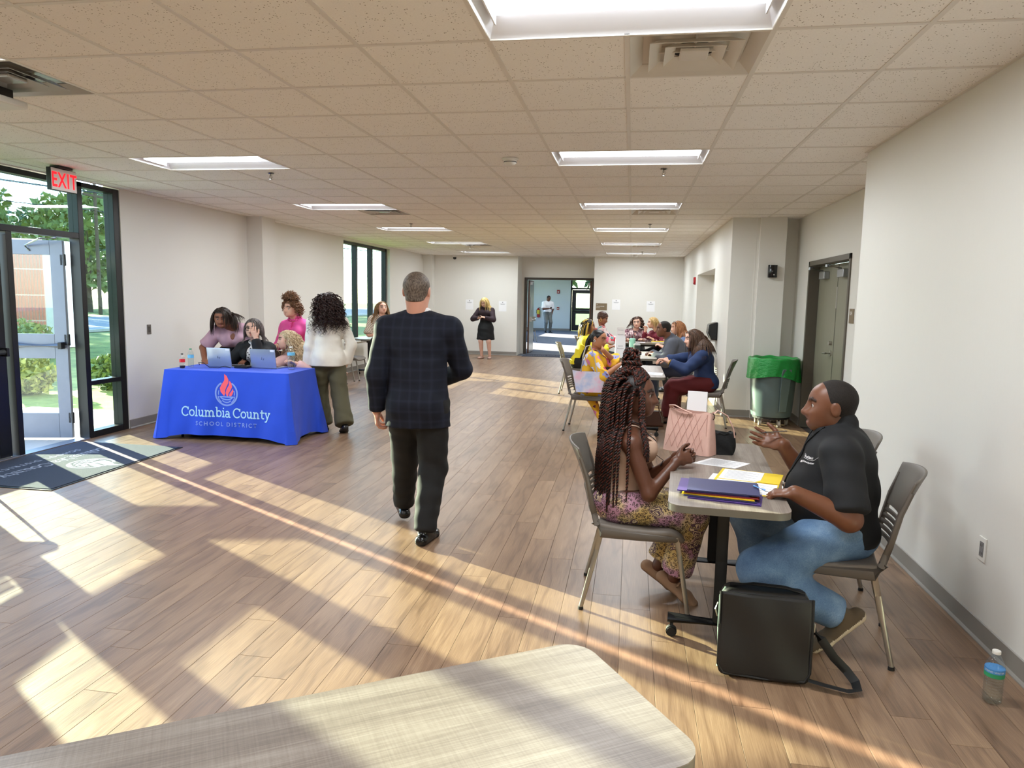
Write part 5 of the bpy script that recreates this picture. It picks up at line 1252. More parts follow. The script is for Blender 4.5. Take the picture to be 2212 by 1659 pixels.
class Field:
    """union of soft shapes on a voxel grid"""
    def __init__(s): s.p = []; s.clips = []; s.noise = None
    def cap(s, a, b, ra, rb=None, k=0.02, lab=0, side=None, fa=1.0, fb=None, op=1, fe=1.0):
        a = np.asarray(a, float); b = np.asarray(b, float); rb = ra if rb is None else rb
        d = b - a; L = np.linalg.norm(d); w = d / L if L > 1e-6 else np.array([0, 0, 1.0])
        if side is None: u, v = perp(w)
        else: u = unit(np.asarray(side, float) - w * np.dot(side, w)); v = np.cross(w, u)
        s.p.append(('c', a, b, L, u, v, w, ra, rb, fa, fa if fb is None else fb, fe, k, lab, op)); return s
    def ell(s, c, r, ax=None, k=0.02, lab=0, op=1):
        s.p.append(('e', np.asarray(c, float), np.asarray(r, float), np.eye(3) if ax is None else np.asarray(ax, float), k, lab, op)); return s
    def clip(s, p, n, soft=False): s.clips.append((np.asarray(p, float), unit(n))); return s
    def grow(s, d):
        f = Field(); f.clips = list(s.clips)
        for q in s.p:
            q = list(q)
            if q[0] == 'c': q[7] += d; q[8] += d
            else: q[2] = q[2] + d
            f.p.append(tuple(q))
        return f
    def bounds(s):
        lo = np.full(3, 1e9); hi = -lo
        for q in s.p:
            if q[-1] != 1: continue
            if q[0] == 'c':
                r = max(q[7] * max(1, q[9]), q[8] * max(1, q[10])); P = np.array([q[1], q[2]])
            else: r = q[2].max(); P = q[1][None]
            lo = np.minimum(lo, P.min(0) - r); hi = np.maximum(hi, P.max(0) + r)
        return lo, hi
    def net(s, vox, pad=0.03):
        lo, hi = s.bounds(); lo = lo - pad; hi = hi + pad
        n = np.ceil((hi - lo) / vox).astype(int) + 2
        ax = [lo[i] + vox * np.arange(n[i]) for i in range(3)]
        D = np.full(n, 1.0, np.float32); DL = np.full(n, 1.0, np.float32); L = np.zeros(n, np.int8)
        for q in s.p:
            if q[0] == 'c':
                _, a, b, Ln, u, v, w, ra, rb, fa, fb, fe, k, lab, op = q
                r = max(ra * max(1, fa), rb * max(1, fb)); blo = np.minimum(a, b) - r; bhi = np.maximum(a, b) + r
            else:
                _, c, r3, A, k, lab, op = q; blo = c - r3.max(); bhi = c + r3.max()
            mg = k + 2.5 * vox
            i0 = np.clip(np.floor((blo - mg - lo) / vox).astype(int), 0, n - 1); i1 = np.clip(np.ceil((bhi + mg - lo) / vox).astype(int) + 1, 1, n)
            sl = tuple(slice(i0[i], i1[i]) for i in range(3))
            X = ax[0][sl[0]][:, None, None].astype(np.float32); Y = ax[1][sl[1]][None, :, None].astype(np.float32); Z = ax[2][sl[2]][None, None, :].astype(np.float32)
            if q[0] == 'c':
                x, y, z = X - a[0], Y - a[1], Z - a[2]
                tw = x * w[0] + y * w[1] + z * w[2]; pu = x * u[0] + y * u[1] + z * u[2]; pv = x * v[0] + y * v[1] + z * v[2]
                t = np.clip(tw / max(Ln, 1e-6), 0, 1) if Ln > 1e-6 else np.zeros_like(tw)
                ru = ra + (rb - ra) * t; f = fa + (fb - fa) * t; rv = ru * f; dw = tw - t * Ln
                mn = np.minimum(ru, rv); ew = np.where(dw > 0, fe, 1.0)
                d = (np.sqrt((pu / ru) ** 2 + (pv / rv) ** 2 + (dw / (mn * ew)) ** 2) - 1) * mn
            else:
                x, y, z = X - c[0], Y - c[1], Z - c[2]
                g_ = 0
                for i in range(3): g_ = g_ + ((x * A[i][0] + y * A[i][1] + z * A[i][2]) / r3[i]) ** 2
                d = (np.sqrt(g_) - 1) * r3.min()
            Ds = D[sl]
            if op == 1:
                h = np.clip(0.5 + 0.5 * (Ds - d) / k, 0, 1); D[sl] = Ds * (1 - h) + d * h - k * h * (1 - h)
                nl = d < DL[sl]; L[sl] = np.where(nl, lab, L[sl]); DL[sl] = np.minimum(DL[sl], d)
            elif op == -1:
                h = np.clip(0.5 - 0.5 * (Ds + d) / k, 0, 1); D[sl] = Ds * (1 - h) - d * h + k * h * (1 - h)
            elif op == 2:                    # paint only
                L[sl] = np.where(d < 0, lab, L[sl])
        for p0, nn in s.clips:
            pl = (ax[0] - p0[0])[:, None, None] * nn[0] + (ax[1] - p0[1])[None, :, None] * nn[1] + (ax[2] - p0[2])[None, None, :] * nn[2]
            D = np.maximum(D, pl)
        return surface_nets(D, L, lo, vox)
def vnormals(V, F):
    N = np.cross(V[F[:, 2]] - V[F[:, 0]], V[F[:, 3]] - V[F[:, 1]]); O = np.zeros_like(V)
    for i in range(4): np.add.at(O, F[:, i], N)
    return O / np.maximum(np.linalg.norm(O, axis=1), 1e-9)[:, None]
def wrinkle(V, F, amp, sc=1.0, seed=0.0, keepz=None):
    N = vnormals(V, F); p = V * sc
    a = np.sin(p[:, 0] * 17 + 3 * np.sin(p[:, 2] * 9 + seed)) * np.sin(p[:, 2] * 23 + 4 * np.sin(p[:, 1] * 11 + seed * 2)); b = np.sin(p[:, 1] * 31 + 2.5 * np.sin(p[:, 2] * 19 + p[:, 0] * 7 + seed)) * np.sin(p[:, 2] * 13 + seed)
    return V + N * (amp * (0.65 * a + 0.45 * b))[:, None]
def relax(V, F, it=1, k=0.5):
    for _ in range(it):
        S = np.zeros_like(V); c = np.zeros(len(V))
        for i in range(4):
            for j in ((i + 1) % 4, (i + 3) % 4): np.add.at(S, F[:, i], V[F[:, j]]); np.add.at(c, F[:, i], 1)
        V = V * (1 - k) + k * S / np.maximum(c, 1)[:, None]
    return V
def make(field, vox, name, mats, parent, wr=0.0, ws=1.0, seed=0.0, sm=1, labfn=None):
    V, F, L = field.net(vox)
    if sm: V = relax(V, F, sm)
    if wr: V = wrinkle(V, F, wr, ws, seed)
    mi = None
    if isinstance(mats, (list, tuple)) and len(mats) > 1: mi = labfn(V[F].mean(1)) if labfn else L[F[:, 0]]
    return mesh_np(name, V, F, mats, mi, parent)

def ik(a, t, l1, l2, pole):
    a = np.asarray(a, float); t = np.asarray(t, float); d = t - a; L = np.linalg.norm(d); L2 = min(L, (l1 + l2) * 0.999); d = d / L; t = a + d * L2
    x = (l1 * l1 - l2 * l2 + L2 * L2) / (2 * L2); h = math.sqrt(max(0, l1 * l1 - x * x))
    p = np.asarray(pole, float); p = unit(p - d * np.dot(p, d))
    return a + d * x + p * h, t
Zv = np.array([0, 0, 1.0])
def skeleton(P):
    """joint positions in world space from a short pose description"""
    H = P['H']; a = R(P['face']); f = np.array([math.cos(a), math.sin(a), 0]); r = np.array([math.sin(a), -math.cos(a), 0])
    J = dict(H=H, f=f, r=r); x, y = P['at']; zp = P.get('zp', 0.515 * H)
    J['pel'] = pel = np.array([x, y, zp]); ln = R(P.get('lean', 3)); sl = R(P.get('side', 0)); tw = R(P.get('twist', 0))
    us = unit(math.cos(ln) * Zv + math.sin(ln) * f + math.sin(sl) * r); rc = r * math.cos(tw) + f * math.sin(-tw)
    rc = unit(rc - us * np.dot(rc, us)); fc = np.cross(us, rc)
    J.update(us=us, rc=rc, fc=fc)
    fem = P.get('sex', 'f') == 'f'; g = P.get('g', 1.0); J['fem'] = fem; J['g'] = g
    # the spine bends: lower half follows the lean less
    mid = pel + (0.5 * us + 0.5 * Zv) / np.linalg.norm(0.5 * us + 0.5 * Zv) * 0.13 * H * P.get('tl', 1.0)
    tl = P.get('tl', 1.0); J['waist'] = mid; J['chest'] = mid + us * 0.10 * H * tl; J['nb'] = mid + us * 0.19 * H * tl
    sw = (0.103 if fem else 0.115) * H * P.get('shw', 1.0); hw = 0.052 * H
    for s, n in ((1, 'R'), (-1, 'L')):
        S = J['nb'] + rc * s * sw - us * 0.040 * H + us * P.get('shrug' + n, 0); J['sh' + n] = S
        J['hip' + n] = pel + r * s * hw
        tgt = P.get('hand' + n)
        if tgt is None: tgt = (s * 0.15, 0.05, zp - 0.03 * H)
        if len(tgt) == 3: T_ = np.array([x, y, 0]) + r * tgt[0] + f * tgt[1] + Zv * tgt[2]
        else: T_ = np.array(tgt[1:])
        pole = P.get('pole' + n); pole = -0.5 * fc - 0.6 * Zv + 0.5 * s * rc if pole is None else r * pole[0] + f * pole[1] + Zv * pole[2]
        E, W = ik(S, T_, 0.172 * H * P.get('al', 1.0), 0.150 * H * P.get('al', 1.0), pole); J['el' + n] = E; J['wr' + n] = W
        ft = P.get('foot' + n, (s * 0.09, 0.0, 0)); ang = a + R(-s * P.get('toe', 8) if len(ft) < 4 else ft[3])
        A = np.array([x, y, 0]) + r * ft[0] + f * ft[1] + Zv * (0.045 * H + ft[2])
        kp = P.get('knee' + n, (0.1 * s, 1, 0.2)); K, A = ik(J['hip' + n], A, 0.245 * H, 0.240 * H, r * kp[0] + f * kp[1] + Zv * kp[2])
        J['kn' + n] = K; J['an' + n] = A; pt = R(P.get('fpitch' + n, 0)); td = np.array([math.cos(ang) * math.cos(pt), math.sin(ang) * math.cos(pt), -math.sin(pt)]); J['td' + n] = td
    ha = R(P.get('hface', P['face'])); hp = R(P.get('hpitch', 5)); hr = R(P.get('hroll', 0))
    hf0 = np.array([math.cos(ha), math.sin(ha), 0]); hr0 = np.array([math.sin(ha), -math.cos(ha), 0])
    hf = hf0 * math.cos(hp) - Zv * math.sin(hp); hu = np.cross(hr0, hf); hrr = hr0 * math.cos(hr) + hu * math.sin(hr); hu = hu * math.cos(hr) - hr0 * math.sin(hr)
    J.update(hf=hf, hr=hrr, hu=hu, hh=0.130 * H * P.get('hs', 1.0))
    neck = unit(us * 0.75 + 0.3 * hu + 0.22 * (hf0 if np.dot(hf0, fc) > -0.2 else fc))
    J['hc'] = J['nb'] + neck * (0.052 * H) + hu * 0.50 * J['hh'] + hf * 0.10 * J['hh'] - hu * 0.02
    if 'head' in P:                                    # pull the head to a measured place
        J['hc'] = np.asarray(P['head'], float)
    return J
def torso(fl, J, off=0.0, k=0.035, lab=0, low=0.0, sh=True):
    H, g, fem = J['H'], J['g'], J['fem']; rc, us, r = J['rc'], J['us'], J['r']
    hip = J['pel'] + Zv * 0.01 * H
    wv = (0.094, 0.066, 0.079, 0.088) if fem else (0.088, 0.080, 0.092, 0.098)
    fv = (0.78, 0.78, 0.78, 0.62) if fem else (0.74, 0.80, 0.76, 0.64)
    gp = P_BELLY = J.get('belly', 0.0)
    sec = [(hip - Zv * low, wv[0], fv[0], r), (J['waist'], wv[1] + gp * 0.5, fv[1] + gp * 2, unit(r + rc)), (J['chest'], wv[2], fv[2], rc), (J['nb'] - us * 0.052 * H, wv[3], fv[3], rc)]
    for (a, ra, fa, sa), (b, rb, fb, sb_) in zip(sec, sec[1:]):
        fl.cap(a, b, ra * H * g + off, rb * H * g + off, k, lab, unit(sa + sb_), fa, fb)
    if sh: fl.cap(J['shR'] - rc * 0.01, J['shL'] + rc * 0.01, 0.030 * H * g + off, None, k, lab)
    # slope from neck to shoulder
    for n in ('RL' if sh else ''): fl.cap(J['nb'] + us * 0.004 * H, J['sh' + n] + us * 0.004 * H, 0.028 * H + off, 0.029 * H * g + off, 0.03, lab)
    if fem:
        for s in (1, -1): fl.ell(J['chest'] + us * 0.012 * H + rc * s * 0.042 * H + J['fc'] * 0.052 * H * g, np.array([0.040, 0.036, 0.040]) * H * g * J.get('bust', 1.0) + off, np.array([rc, J['fc'], us]), 0.03, lab)
    if J.get('belly', 0) > 0: fl.ell(J['waist'] + J['fc'] * (0.045 * H) - us * 0.02 * H, np.array([0.085, 0.075, 0.085]) * H * g + off, np.array([rc, J['fc'], us]), 0.05, lab)
    for s in (1, -1): fl.ell(J['pel'] + r * s * 0.04 * H - J['f'] * 0.035 * H + Zv * 0.005, np.array([0.05, 0.05, 0.055]) * H * g + off, None, 0.04, lab)
def arm(fl, J, n, off=0.0, upto=2.0, k=0.02, lab=0, bell=0.0):
    H, g = J['H'], J['g'] ** 0.7; fm = 0.9 if J['fem'] else 1.06
    S, E, W = J['sh' + n], J['el' + n], J['wr' + n]
    e1 = S + (E - S) * min(1, upto); fl.cap(S, e1, 0.0325 * H * g * fm + off, (0.0325 - 0.006 * min(1, upto)) * H * g * fm + off + bell * (upto <= 1), k, lab, fe=0.25 if off and upto <= 1 else 1.0)
    if upto > 1:
        t = upto - 1; e2 = E + (W - E) * t; fl.cap(E, e2, 0.0265 * H * g * fm + off, (0.0265 - 0.0095 * t) * H * g * fm + off + bell, k, lab, fe=0.25 if off else 1.0)
def leg(fl, J, n, off=(0, 0, 0), k=0.03, lab=0, upto=2.0, foot=True):
    H, g = J['H'], J['g']; fm = 1.04 if J['fem'] else 1.0
    h, kn, an = J['hip' + n], J['kn' + n], J['an' + n]
    e1 = h + (kn - h) * min(1, upto)
    fl.cap(h, e1, 0.054 * H * g * fm + off[0], (0.054 - 0.020 * min(1, upto)) * H * g * fm + off[0] + (off[1] - off[0]) * min(1, upto), k, lab)
    if upto > 1:
        t = upto - 1; e2 = kn + (an - kn) * t
        fl.cap(kn, e2, 0.034 * H * g * fm + off[1], (0.034 - 0.012 * t) * H * fm + off[1] + (off[2] - off[1]) * t, k, lab, fe=0.25 if off[2] > 0 else 1.0)
        if off[1] < 0.004: fl.ell(kn + (an - kn) * 0.3 - J['f'] * 0.012 * H, np.array([0.028, 0.03, 0.06]) * H, None, 0.03, lab)
FING = [(0.033, 0.070), (0.011, 0.078), (-0.011, 0.074), (-0.030, 0.058)]
def hand(fl, J, n, d=None, pn=None, curl=(0.3, 0.35, 0.4, 0.45), spread=0.12, thumb=0.5, k=0.006, lab=0, sc=None):
    W = J['wr' + n]; sc = (J['H'] / 1.74) * (0.95 if J['fem'] else 1.04) if sc is None else sc
    d = unit(W - J['el' + n]) if d is None else unit(d); pn = np.array([0, 0, -1.0]) if pn is None else np.asarray(pn, float); pn = unit(pn - d * np.dot(pn, d))
    s = np.cross(pn, d) * (-1 if n == 'R' else 1)
    fl.cap(W - d * 0.02 * sc, W + d * 0.03 * sc, 0.026 * sc, 0.033 * sc, 0.012, lab, s, 0.72, 0.45)
    fl.cap(W + d * 0.028 * sc, W + d * 0.082 * sc, 0.034 * sc, 0.043 * sc, 0.012, lab, s, 0.42, 0.30)
    fl.ell(W + d * 0.035 * sc + s * 0.018 * sc + pn * 0.008 * sc, np.array([0.018, 0.028, 0.014]) * sc, np.array([s, d, pn]), 0.012, lab)
    if not hasattr(curl, '__len__'): curl = (curl,) * 4
    for (o, L), c, q in zip(FING, curl, (1, 0.3, -0.3, -1)):
        b = W + d * (0.086 - 0.006 * abs(q)) * sc + s * o * sc; L *= sc
        dd = unit(d + s * spread * q); ang = 0.0; p = b; r0 = 0.0092 * sc
        for j, (fr, add) in enumerate(((0.45, 1.1), (0.32, 1.45), (0.23, 0.9))):
            ang += c * add; v = dd * math.cos(ang) + pn * math.sin(ang); e = p + v * L * fr
            fl.cap(p, e, r0, r0 * 0.93, k, lab); p = e; r0 *= 0.93
    b = W + d * 0.022 * sc + s * 0.026 * sc + pn * 0.004 * sc
    v1 = unit(s * (0.9 - 0.5 * thumb) + d * 0.75 + pn * (0.15 + 0.5 * thumb)); e1 = b + v1 * 0.042 * sc
    v2 = unit(s * (0.6 - 0.7 * thumb) + d * 0.9 + pn * (0.1 + 0.5 * thumb)); e2 = e1 + v2 * 0.030 * sc; v3 = unit(v2 + d * 0.2); e3 = e2 + v3 * 0.022 * sc
    fl.cap(b, e1, 0.0135 * sc, 0.0115 * sc, 0.01, lab); fl.cap(e1, e2, 0.0112 * sc, 0.0105 * sc, k, lab); fl.cap(e2, e3, 0.0105 * sc, 0.0085 * sc, k, lab)
def hp(J, x, y, z): return J['hc'] + J['hh'] * (J['hr'] * x + J['hf'] * y + J['hu'] * z)
def head(fl, J, P):
    """skull, jaw, nose, lips, eyes, brows, ears in units of the head height; labels 0 skin 1 lip 2 eye 3 iris 4 brow 5 teeth"""
    hh = J['hh']; A = np.array([J['hr'], J['hf'], J['hu']]); fem = J['fem']; w = P.get('hw', 1.0)
    E = lambda c, r_, k=0.02, lab=0, op=1: fl.ell(hp(J, *c), np.array(r_) * hh, A, k * hh / 0.22, lab, op)
    E((0, -0.05, 0.13), (0.335 * w, 0.425, 0.365)); E((0, 0.08, 0.02), (0.315 * w, 0.32, 0.40), 0.03)
    E((0, 0.13, -0.20), ((0.255 if fem else 0.275) * w, 0.265, 0.285), 0.03)
    E((0, 0.255, -0.40), ((0.105 if fem else 0.135), 0.11, 0.085), 0.035)
    for s in (1, -1):
        E((s * 0.20 * w, 0.04, -0.30), (0.075, 0.15, 0.10), 0.035); E((s * 0.165, 0.255, -0.08), (0.10, 0.09, 0.10), 0.04)
        E((s * 0.362 * w, -0.055, -0.03), (0.050, 0.092, 0.145), 0.005); E((s * 0.425 * w, -0.030, -0.015), (0.034, 0.052, 0.085), 0.006, 0, -1)
    # eye sockets, lids with an almond opening (the eyeballs are set in as spheres), brows
    for s in (1, -1):
        E((s * 0.150, 0.405, 0.035), (0.085, 0.070, 0.055), 0.03, 0, -1)
        E((s * 0.148, 0.292, 0.030), (0.088, 0.092, 0.080), 0.010, 0)
        if not P.get('shut'): E((s * 0.152, 0.400, 0.024), (0.080, 0.110, 0.043 * P.get('eyeopen', 1.0)), 0.003, 0, -1)
        if fem: fl.cap(hp(J, s * 0.085, 0.385, 0.058), hp(J, s * 0.222, 0.330, 0.048), 0.010 * hh, None, 0.004, 4)
        fl.cap(hp(J, s * 0.065, 0.392, 0.138), hp(J, s * 0.165, 0.372, 0.158), 0.011 * hh, 0.010 * hh, 0.010, 4); fl.cap(hp(J, s * 0.165, 0.372, 0.158), hp(J, s * 0.25, 0.315, 0.132), 0.010 * hh, 0.006 * hh, 0.010, 4)
    # nose
    nw = P.get('nose', 1.0)
    fl.cap(hp(J, 0, 0.378, 0.07), hp(J, 0, 0.478, -0.115), 0.034 * hh, 0.048 * hh * nw, 0.025)
    E((0, 0.492, -0.125), (0.054 * nw, 0.052, 0.046), 0.012)
    for s in (1, -1): E((s * 0.066 * nw, 0.425, -0.138), (0.042 * nw, 0.052, 0.036), 0.010)
    # mouth
    lw = P.get('lips', 1.0); op = P.get('mouth', 0.0)
    E((0, 0.345, -0.275), (0.14, 0.075, 0.10), 0.03)
    if op > 0: E((0, 0.425, -0.275), (0.10, 0.07, 0.02 + 0.03 * op), 0.01, 0, -1)
    for s in (1, -1):
        fl.cap(hp(J, s * 0.105, 0.345, -0.262 + 0.03 * op), hp(J, 0, 0.402, -0.248 + 0.02 * op), 0.012 * hh, 0.026 * hh * lw, 0.010, 1)
        fl.cap(hp(J, s * 0.090, 0.345, -0.282), hp(J, 0, 0.394, -0.302 - 0.035 * op), 0.012 * hh, 0.029 * hh * lw, 0.010, 1)
    nr = (0.030 if fem else 0.036) * J['H'] * J['g'] ** 0.5
    fl.cap(hp(J, 0, -0.10, -0.20), J['nb'] - J['us'] * 0.015 * J['H'], nr, nr * 1.12, 0.02)
def shoe(J, n, m_up, m_sole, parent, vox, kind='shoe', L=None):
    H = J['H']; td = J['td' + n]; an = J['an' + n]; L = 0.150 * H if L is None else L
    side = unit(np.cross(td, Zv)); up = np.cross(side, td)
    low = an - up * 0.045 * H
    fl = Field(); w = 0.026 * H
    heel = low - td * 0.22 * L + up * 0.028; ball = low + td * 0.45 * L + up * 0.024; toe = low + td * 0.68 * L + up * 0.022
    fl.cap(heel, ball, w * 0.92, w * 1.12, 0.02, 0, side, 0.95, 0.62); fl.cap(ball, toe, w * 1.12, w * 0.80, 0.02, 0, side, 0.62, 0.62)
    if kind != 'flat': fl.cap(an - td * 0.01, low + td * 0.25 * L + up * 0.035, w * 0.95, w * 0.9, 0.02, 0, side, 0.95, 0.7)
    fl.clip(low + up * 0.001, -up)
    sh = 0.024 if kind != 'flat' else 0.012
    mk = make(fl, vox, 'shoe', [m_up, m_sole], parent, labfn=lambda C: (((C - low) @ up) < sh).astype(np.int32))
    return mk
SKIN = {}
def skin(name, c, rough=0.5, lip=None):
    if name in SKIN: return SKIN[name]
    m, g, b = new_mat('skin_' + name); tc = g.n.new('ShaderNodeTexCoord'); f = g.noise(tc.outputs['Object'], 14, 3); cl_ = lin(c)
    base = g.mix(f, tuple(x * 0.88 for x in cl_[:3]) + (1,), tuple(min(1, x * 1.08) for x in cl_[:3]) + (1,))
    at = g.n.new('ShaderNodeAttribute'); at.attribute_name = 'paint'; sp = g.n.new('ShaderNodeSeparateColor'); g.link(at.outputs['Color'], sp.inputs[0])
    base = g.mix(sp.outputs[0], base, lin(lip or tuple(min(255, v * q) for v, q in zip(c, (0.86, 0.56, 0.56))))); base = g.mix(g.math('MULTIPLY', sp.outputs[1], 0.9), base, lin(tuple(v * 0.28 for v in c)))
    g.link(base, b.inputs['Base Color']); b.inputs['Roughness'].default_value = rough; b.inputs['Specular IOR Level'].default_value = 0.4
    SKIN[name] = [m, mat('eye_white', (196, 186, 178), 0.35, var=0.0), mat('iris_dark', (30, 20, 15), 0.2, var=0.0), mat('teeth', (228, 222, 210), 0.3, var=0.0)]
    return SKIN[name]
def ball(c, A, r3, nu=14, nv=9):
    """closed ellipsoid as quads"""
    th = np.linspace(0, PI, nv); ph = 2 * PI * np.arange(nu) / nu
    V = np.array([[math.sin(t) * math.cos(p), math.sin(t) * math.sin(p), math.cos(t)] for t in th for p in ph]) * r3 @ np.asarray(A) + c
    I = np.arange(nu * nv).reshape(nv, nu); K = np.roll(I, -1, 1)
    return V, np.stack([I[:-1], I[1:], K[1:], K[:-1]], -1).reshape(-1, 4)
def rib_tubes(P, rad, nside=5):
    """tubes for many strands at once: P (n,m,3), rad (n,m)"""
    n, m, _ = P.shape
    T_ = np.gradient(P, axis=1); T_ /= np.maximum(np.linalg.norm(T_, axis=2, keepdims=True), 1e-9)
    ref = np.where(np.abs(T_[..., 2:3]) < 0.85, np.array([0, 0, 1.0]), np.array([1.0, 0, 0])); U = np.cross(T_, ref); U /= np.maximum(np.linalg.norm(U, axis=2, keepdims=True), 1e-9); W = np.cross(T_, U)
    ang = 2 * PI * np.arange(nside) / nside
    V = P[:, :, None, :] + rad[:, :, None, None] * (np.cos(ang)[None, None, :, None] * U[:, :, None, :] + np.sin(ang)[None, None, :, None] * W[:, :, None, :])
    I = np.arange(n * m * nside).reshape(n, m, nside); J_ = np.roll(I, -1, 2)
    F = np.stack([I[:, :-1], J_[:, :-1], J_[:, 1:], I[:, 1:]], -1).reshape(-1, 4)
    return V.reshape(-1, 3), F
def flow(roots, dirs, length, m, cols, grav=0.25, rs=None, jit=0.0, down=Zv * -1):
    """let strands fall: roots (n,3), start directions, per-strand length; cols = ellipsoids (c, axes, radii) to stay outside of"""
    n = len(roots); P = np.zeros((n, m, 3)); P[:, 0] = roots; d = dirs.copy(); step = (np.asarray(length) / (m - 1)).reshape(-1, 1) * np.ones((n, 1))
    rs = np.random.RandomState(1) if rs is None else rs
    for i in range(1, m):
        d = d * (1 - grav) + np.asarray(down) * grav + rs.normal(size=(n, 3)) * jit; d /= np.linalg.norm(d, axis=1)[:, None]
        p = P[:, i - 1] + d * step
        for c, A, r_ in cols:
            q = (p - c) @ np.asarray(A).T / r_; L = np.linalg.norm(q, axis=1); ins = L < 1
            if ins.any(): q[ins] /= np.maximum(L[ins], 1e-6)[:, None]; p[ins] = c + (q[ins] * r_) @ np.asarray(A)
        P[:, i] = p; d = p - P[:, i - 1]; d /= np.maximum(np.linalg.norm(d, axis=1), 1e-9)[:, None]
    return P
def scalp(J, n, rs, lo=-0.15, front=0.10, fz=0.32):
    """points on the hairy part of the skull, in head units; front = hairline"""
    out = []
    while len(out) < n:
        v = rs.normal(size=3); v /= np.linalg.norm(v); p = np.array([0.345, 0.435, 0.385]) * v + np.array([0, -0.05, 0.14])
        if p[1] > front and p[2] < fz + 0.10 * 0: continue
        if p[2] < lo + (0.35 * max(0, p[1] + 0.05) / 0.3): continue
        out.append(p)
    return np.array(out)
def hcols(J, e=0.0, shoulders=True):
    A = np.array([J['hr'], J['hf'], J['hu']]); hh = J['hh']; H = J['H']; T3 = np.array([J['rc'], J['fc'], J['us']])
    c = [(hp(J, 0, -0.05, 0.13), A, np.array([0.345, 0.435, 0.375]) * hh + e), (hp(J, 0, 0.12, -0.15), A, np.array([0.29, 0.26, 0.36]) * hh + e), (hp(J, 0, -0.08, -0.55), A, np.array([0.26, 0.26, 0.5]) * hh + e)]
    if shoulders: c += [(J['nb'] - J['us'] * 0.06 * H, T3, np.array([0.135, 0.078, 0.075]) * H * J['g'] + e), (J['chest'] - J['us'] * 0.02 * H, T3, np.array([0.11, 0.092, 0.17]) * H * J['g'] + e)]
    return c
def hair_cap(J, fl, r3=(0.352, 0.445, 0.385), c=(0, -0.055, 0.14), low=-0.28, front=0.30, k=0.01, ear=0.06):
    """low = nape height, front = height of the hairline over the brow, ear = lower edge at the temples (head units)"""
    A = np.array([J['hr'], J['hf'], J['hu']]); hh = J['hh']
    fl.ell(hp(J, *c), np.array(r3) * hh, A, k)
    fl.cap(hp(J, 0, -0.10, 0.10), hp(J, 0, -0.135, -0.22), r3[0] * hh, 0.285 * hh, 0.03)
    fl.ell(hp(J, 0, 0.50, front - 0.45), np.array([0.48, 0.46, 0.47]) * hh, A, 0.015, 0, -1)
    fl.ell(hp(J, 0, 0.36, ear - 0.45), np.array([0.62, 0.46, 0.45]) * hh, A, 0.015, 0, -1)
    fl.clip(hp(J, 0, -0.2, low), -J['hu'] + 0.25 * J['hf'])
    return fl
HAIRM = {}
def hairmat(name, c1, c2, rough=0.42, sc=(60, 60, 8)):
    if name in HAIRM: return HAIRM[name]
    m, g, b = new_mat('hair_' + name); tc = g.n.new('ShaderNodeTexCoord'); f = g.noise(g.mapping(tc.outputs['Object'], sc), 1.6, 4, 0.6)
    g.link(g.ramp(f, [(0.35, lin(c1)), (0.65, lin(c2))]), b.inputs['Base Color']); b.inputs['Roughness'].default_value = rough; b.inputs['Specular IOR Level'].default_value = 0.35
    bn = g.n.new('ShaderNodeBump'); bn.inputs['Strength'].default_value = 0.5; bn.inputs['Distance'].default_value = 0.006; g.link(f, bn.inputs['Height']); g.link(bn.outputs[0], b.inputs['Normal'])
    HAIRM[name] = m; return m
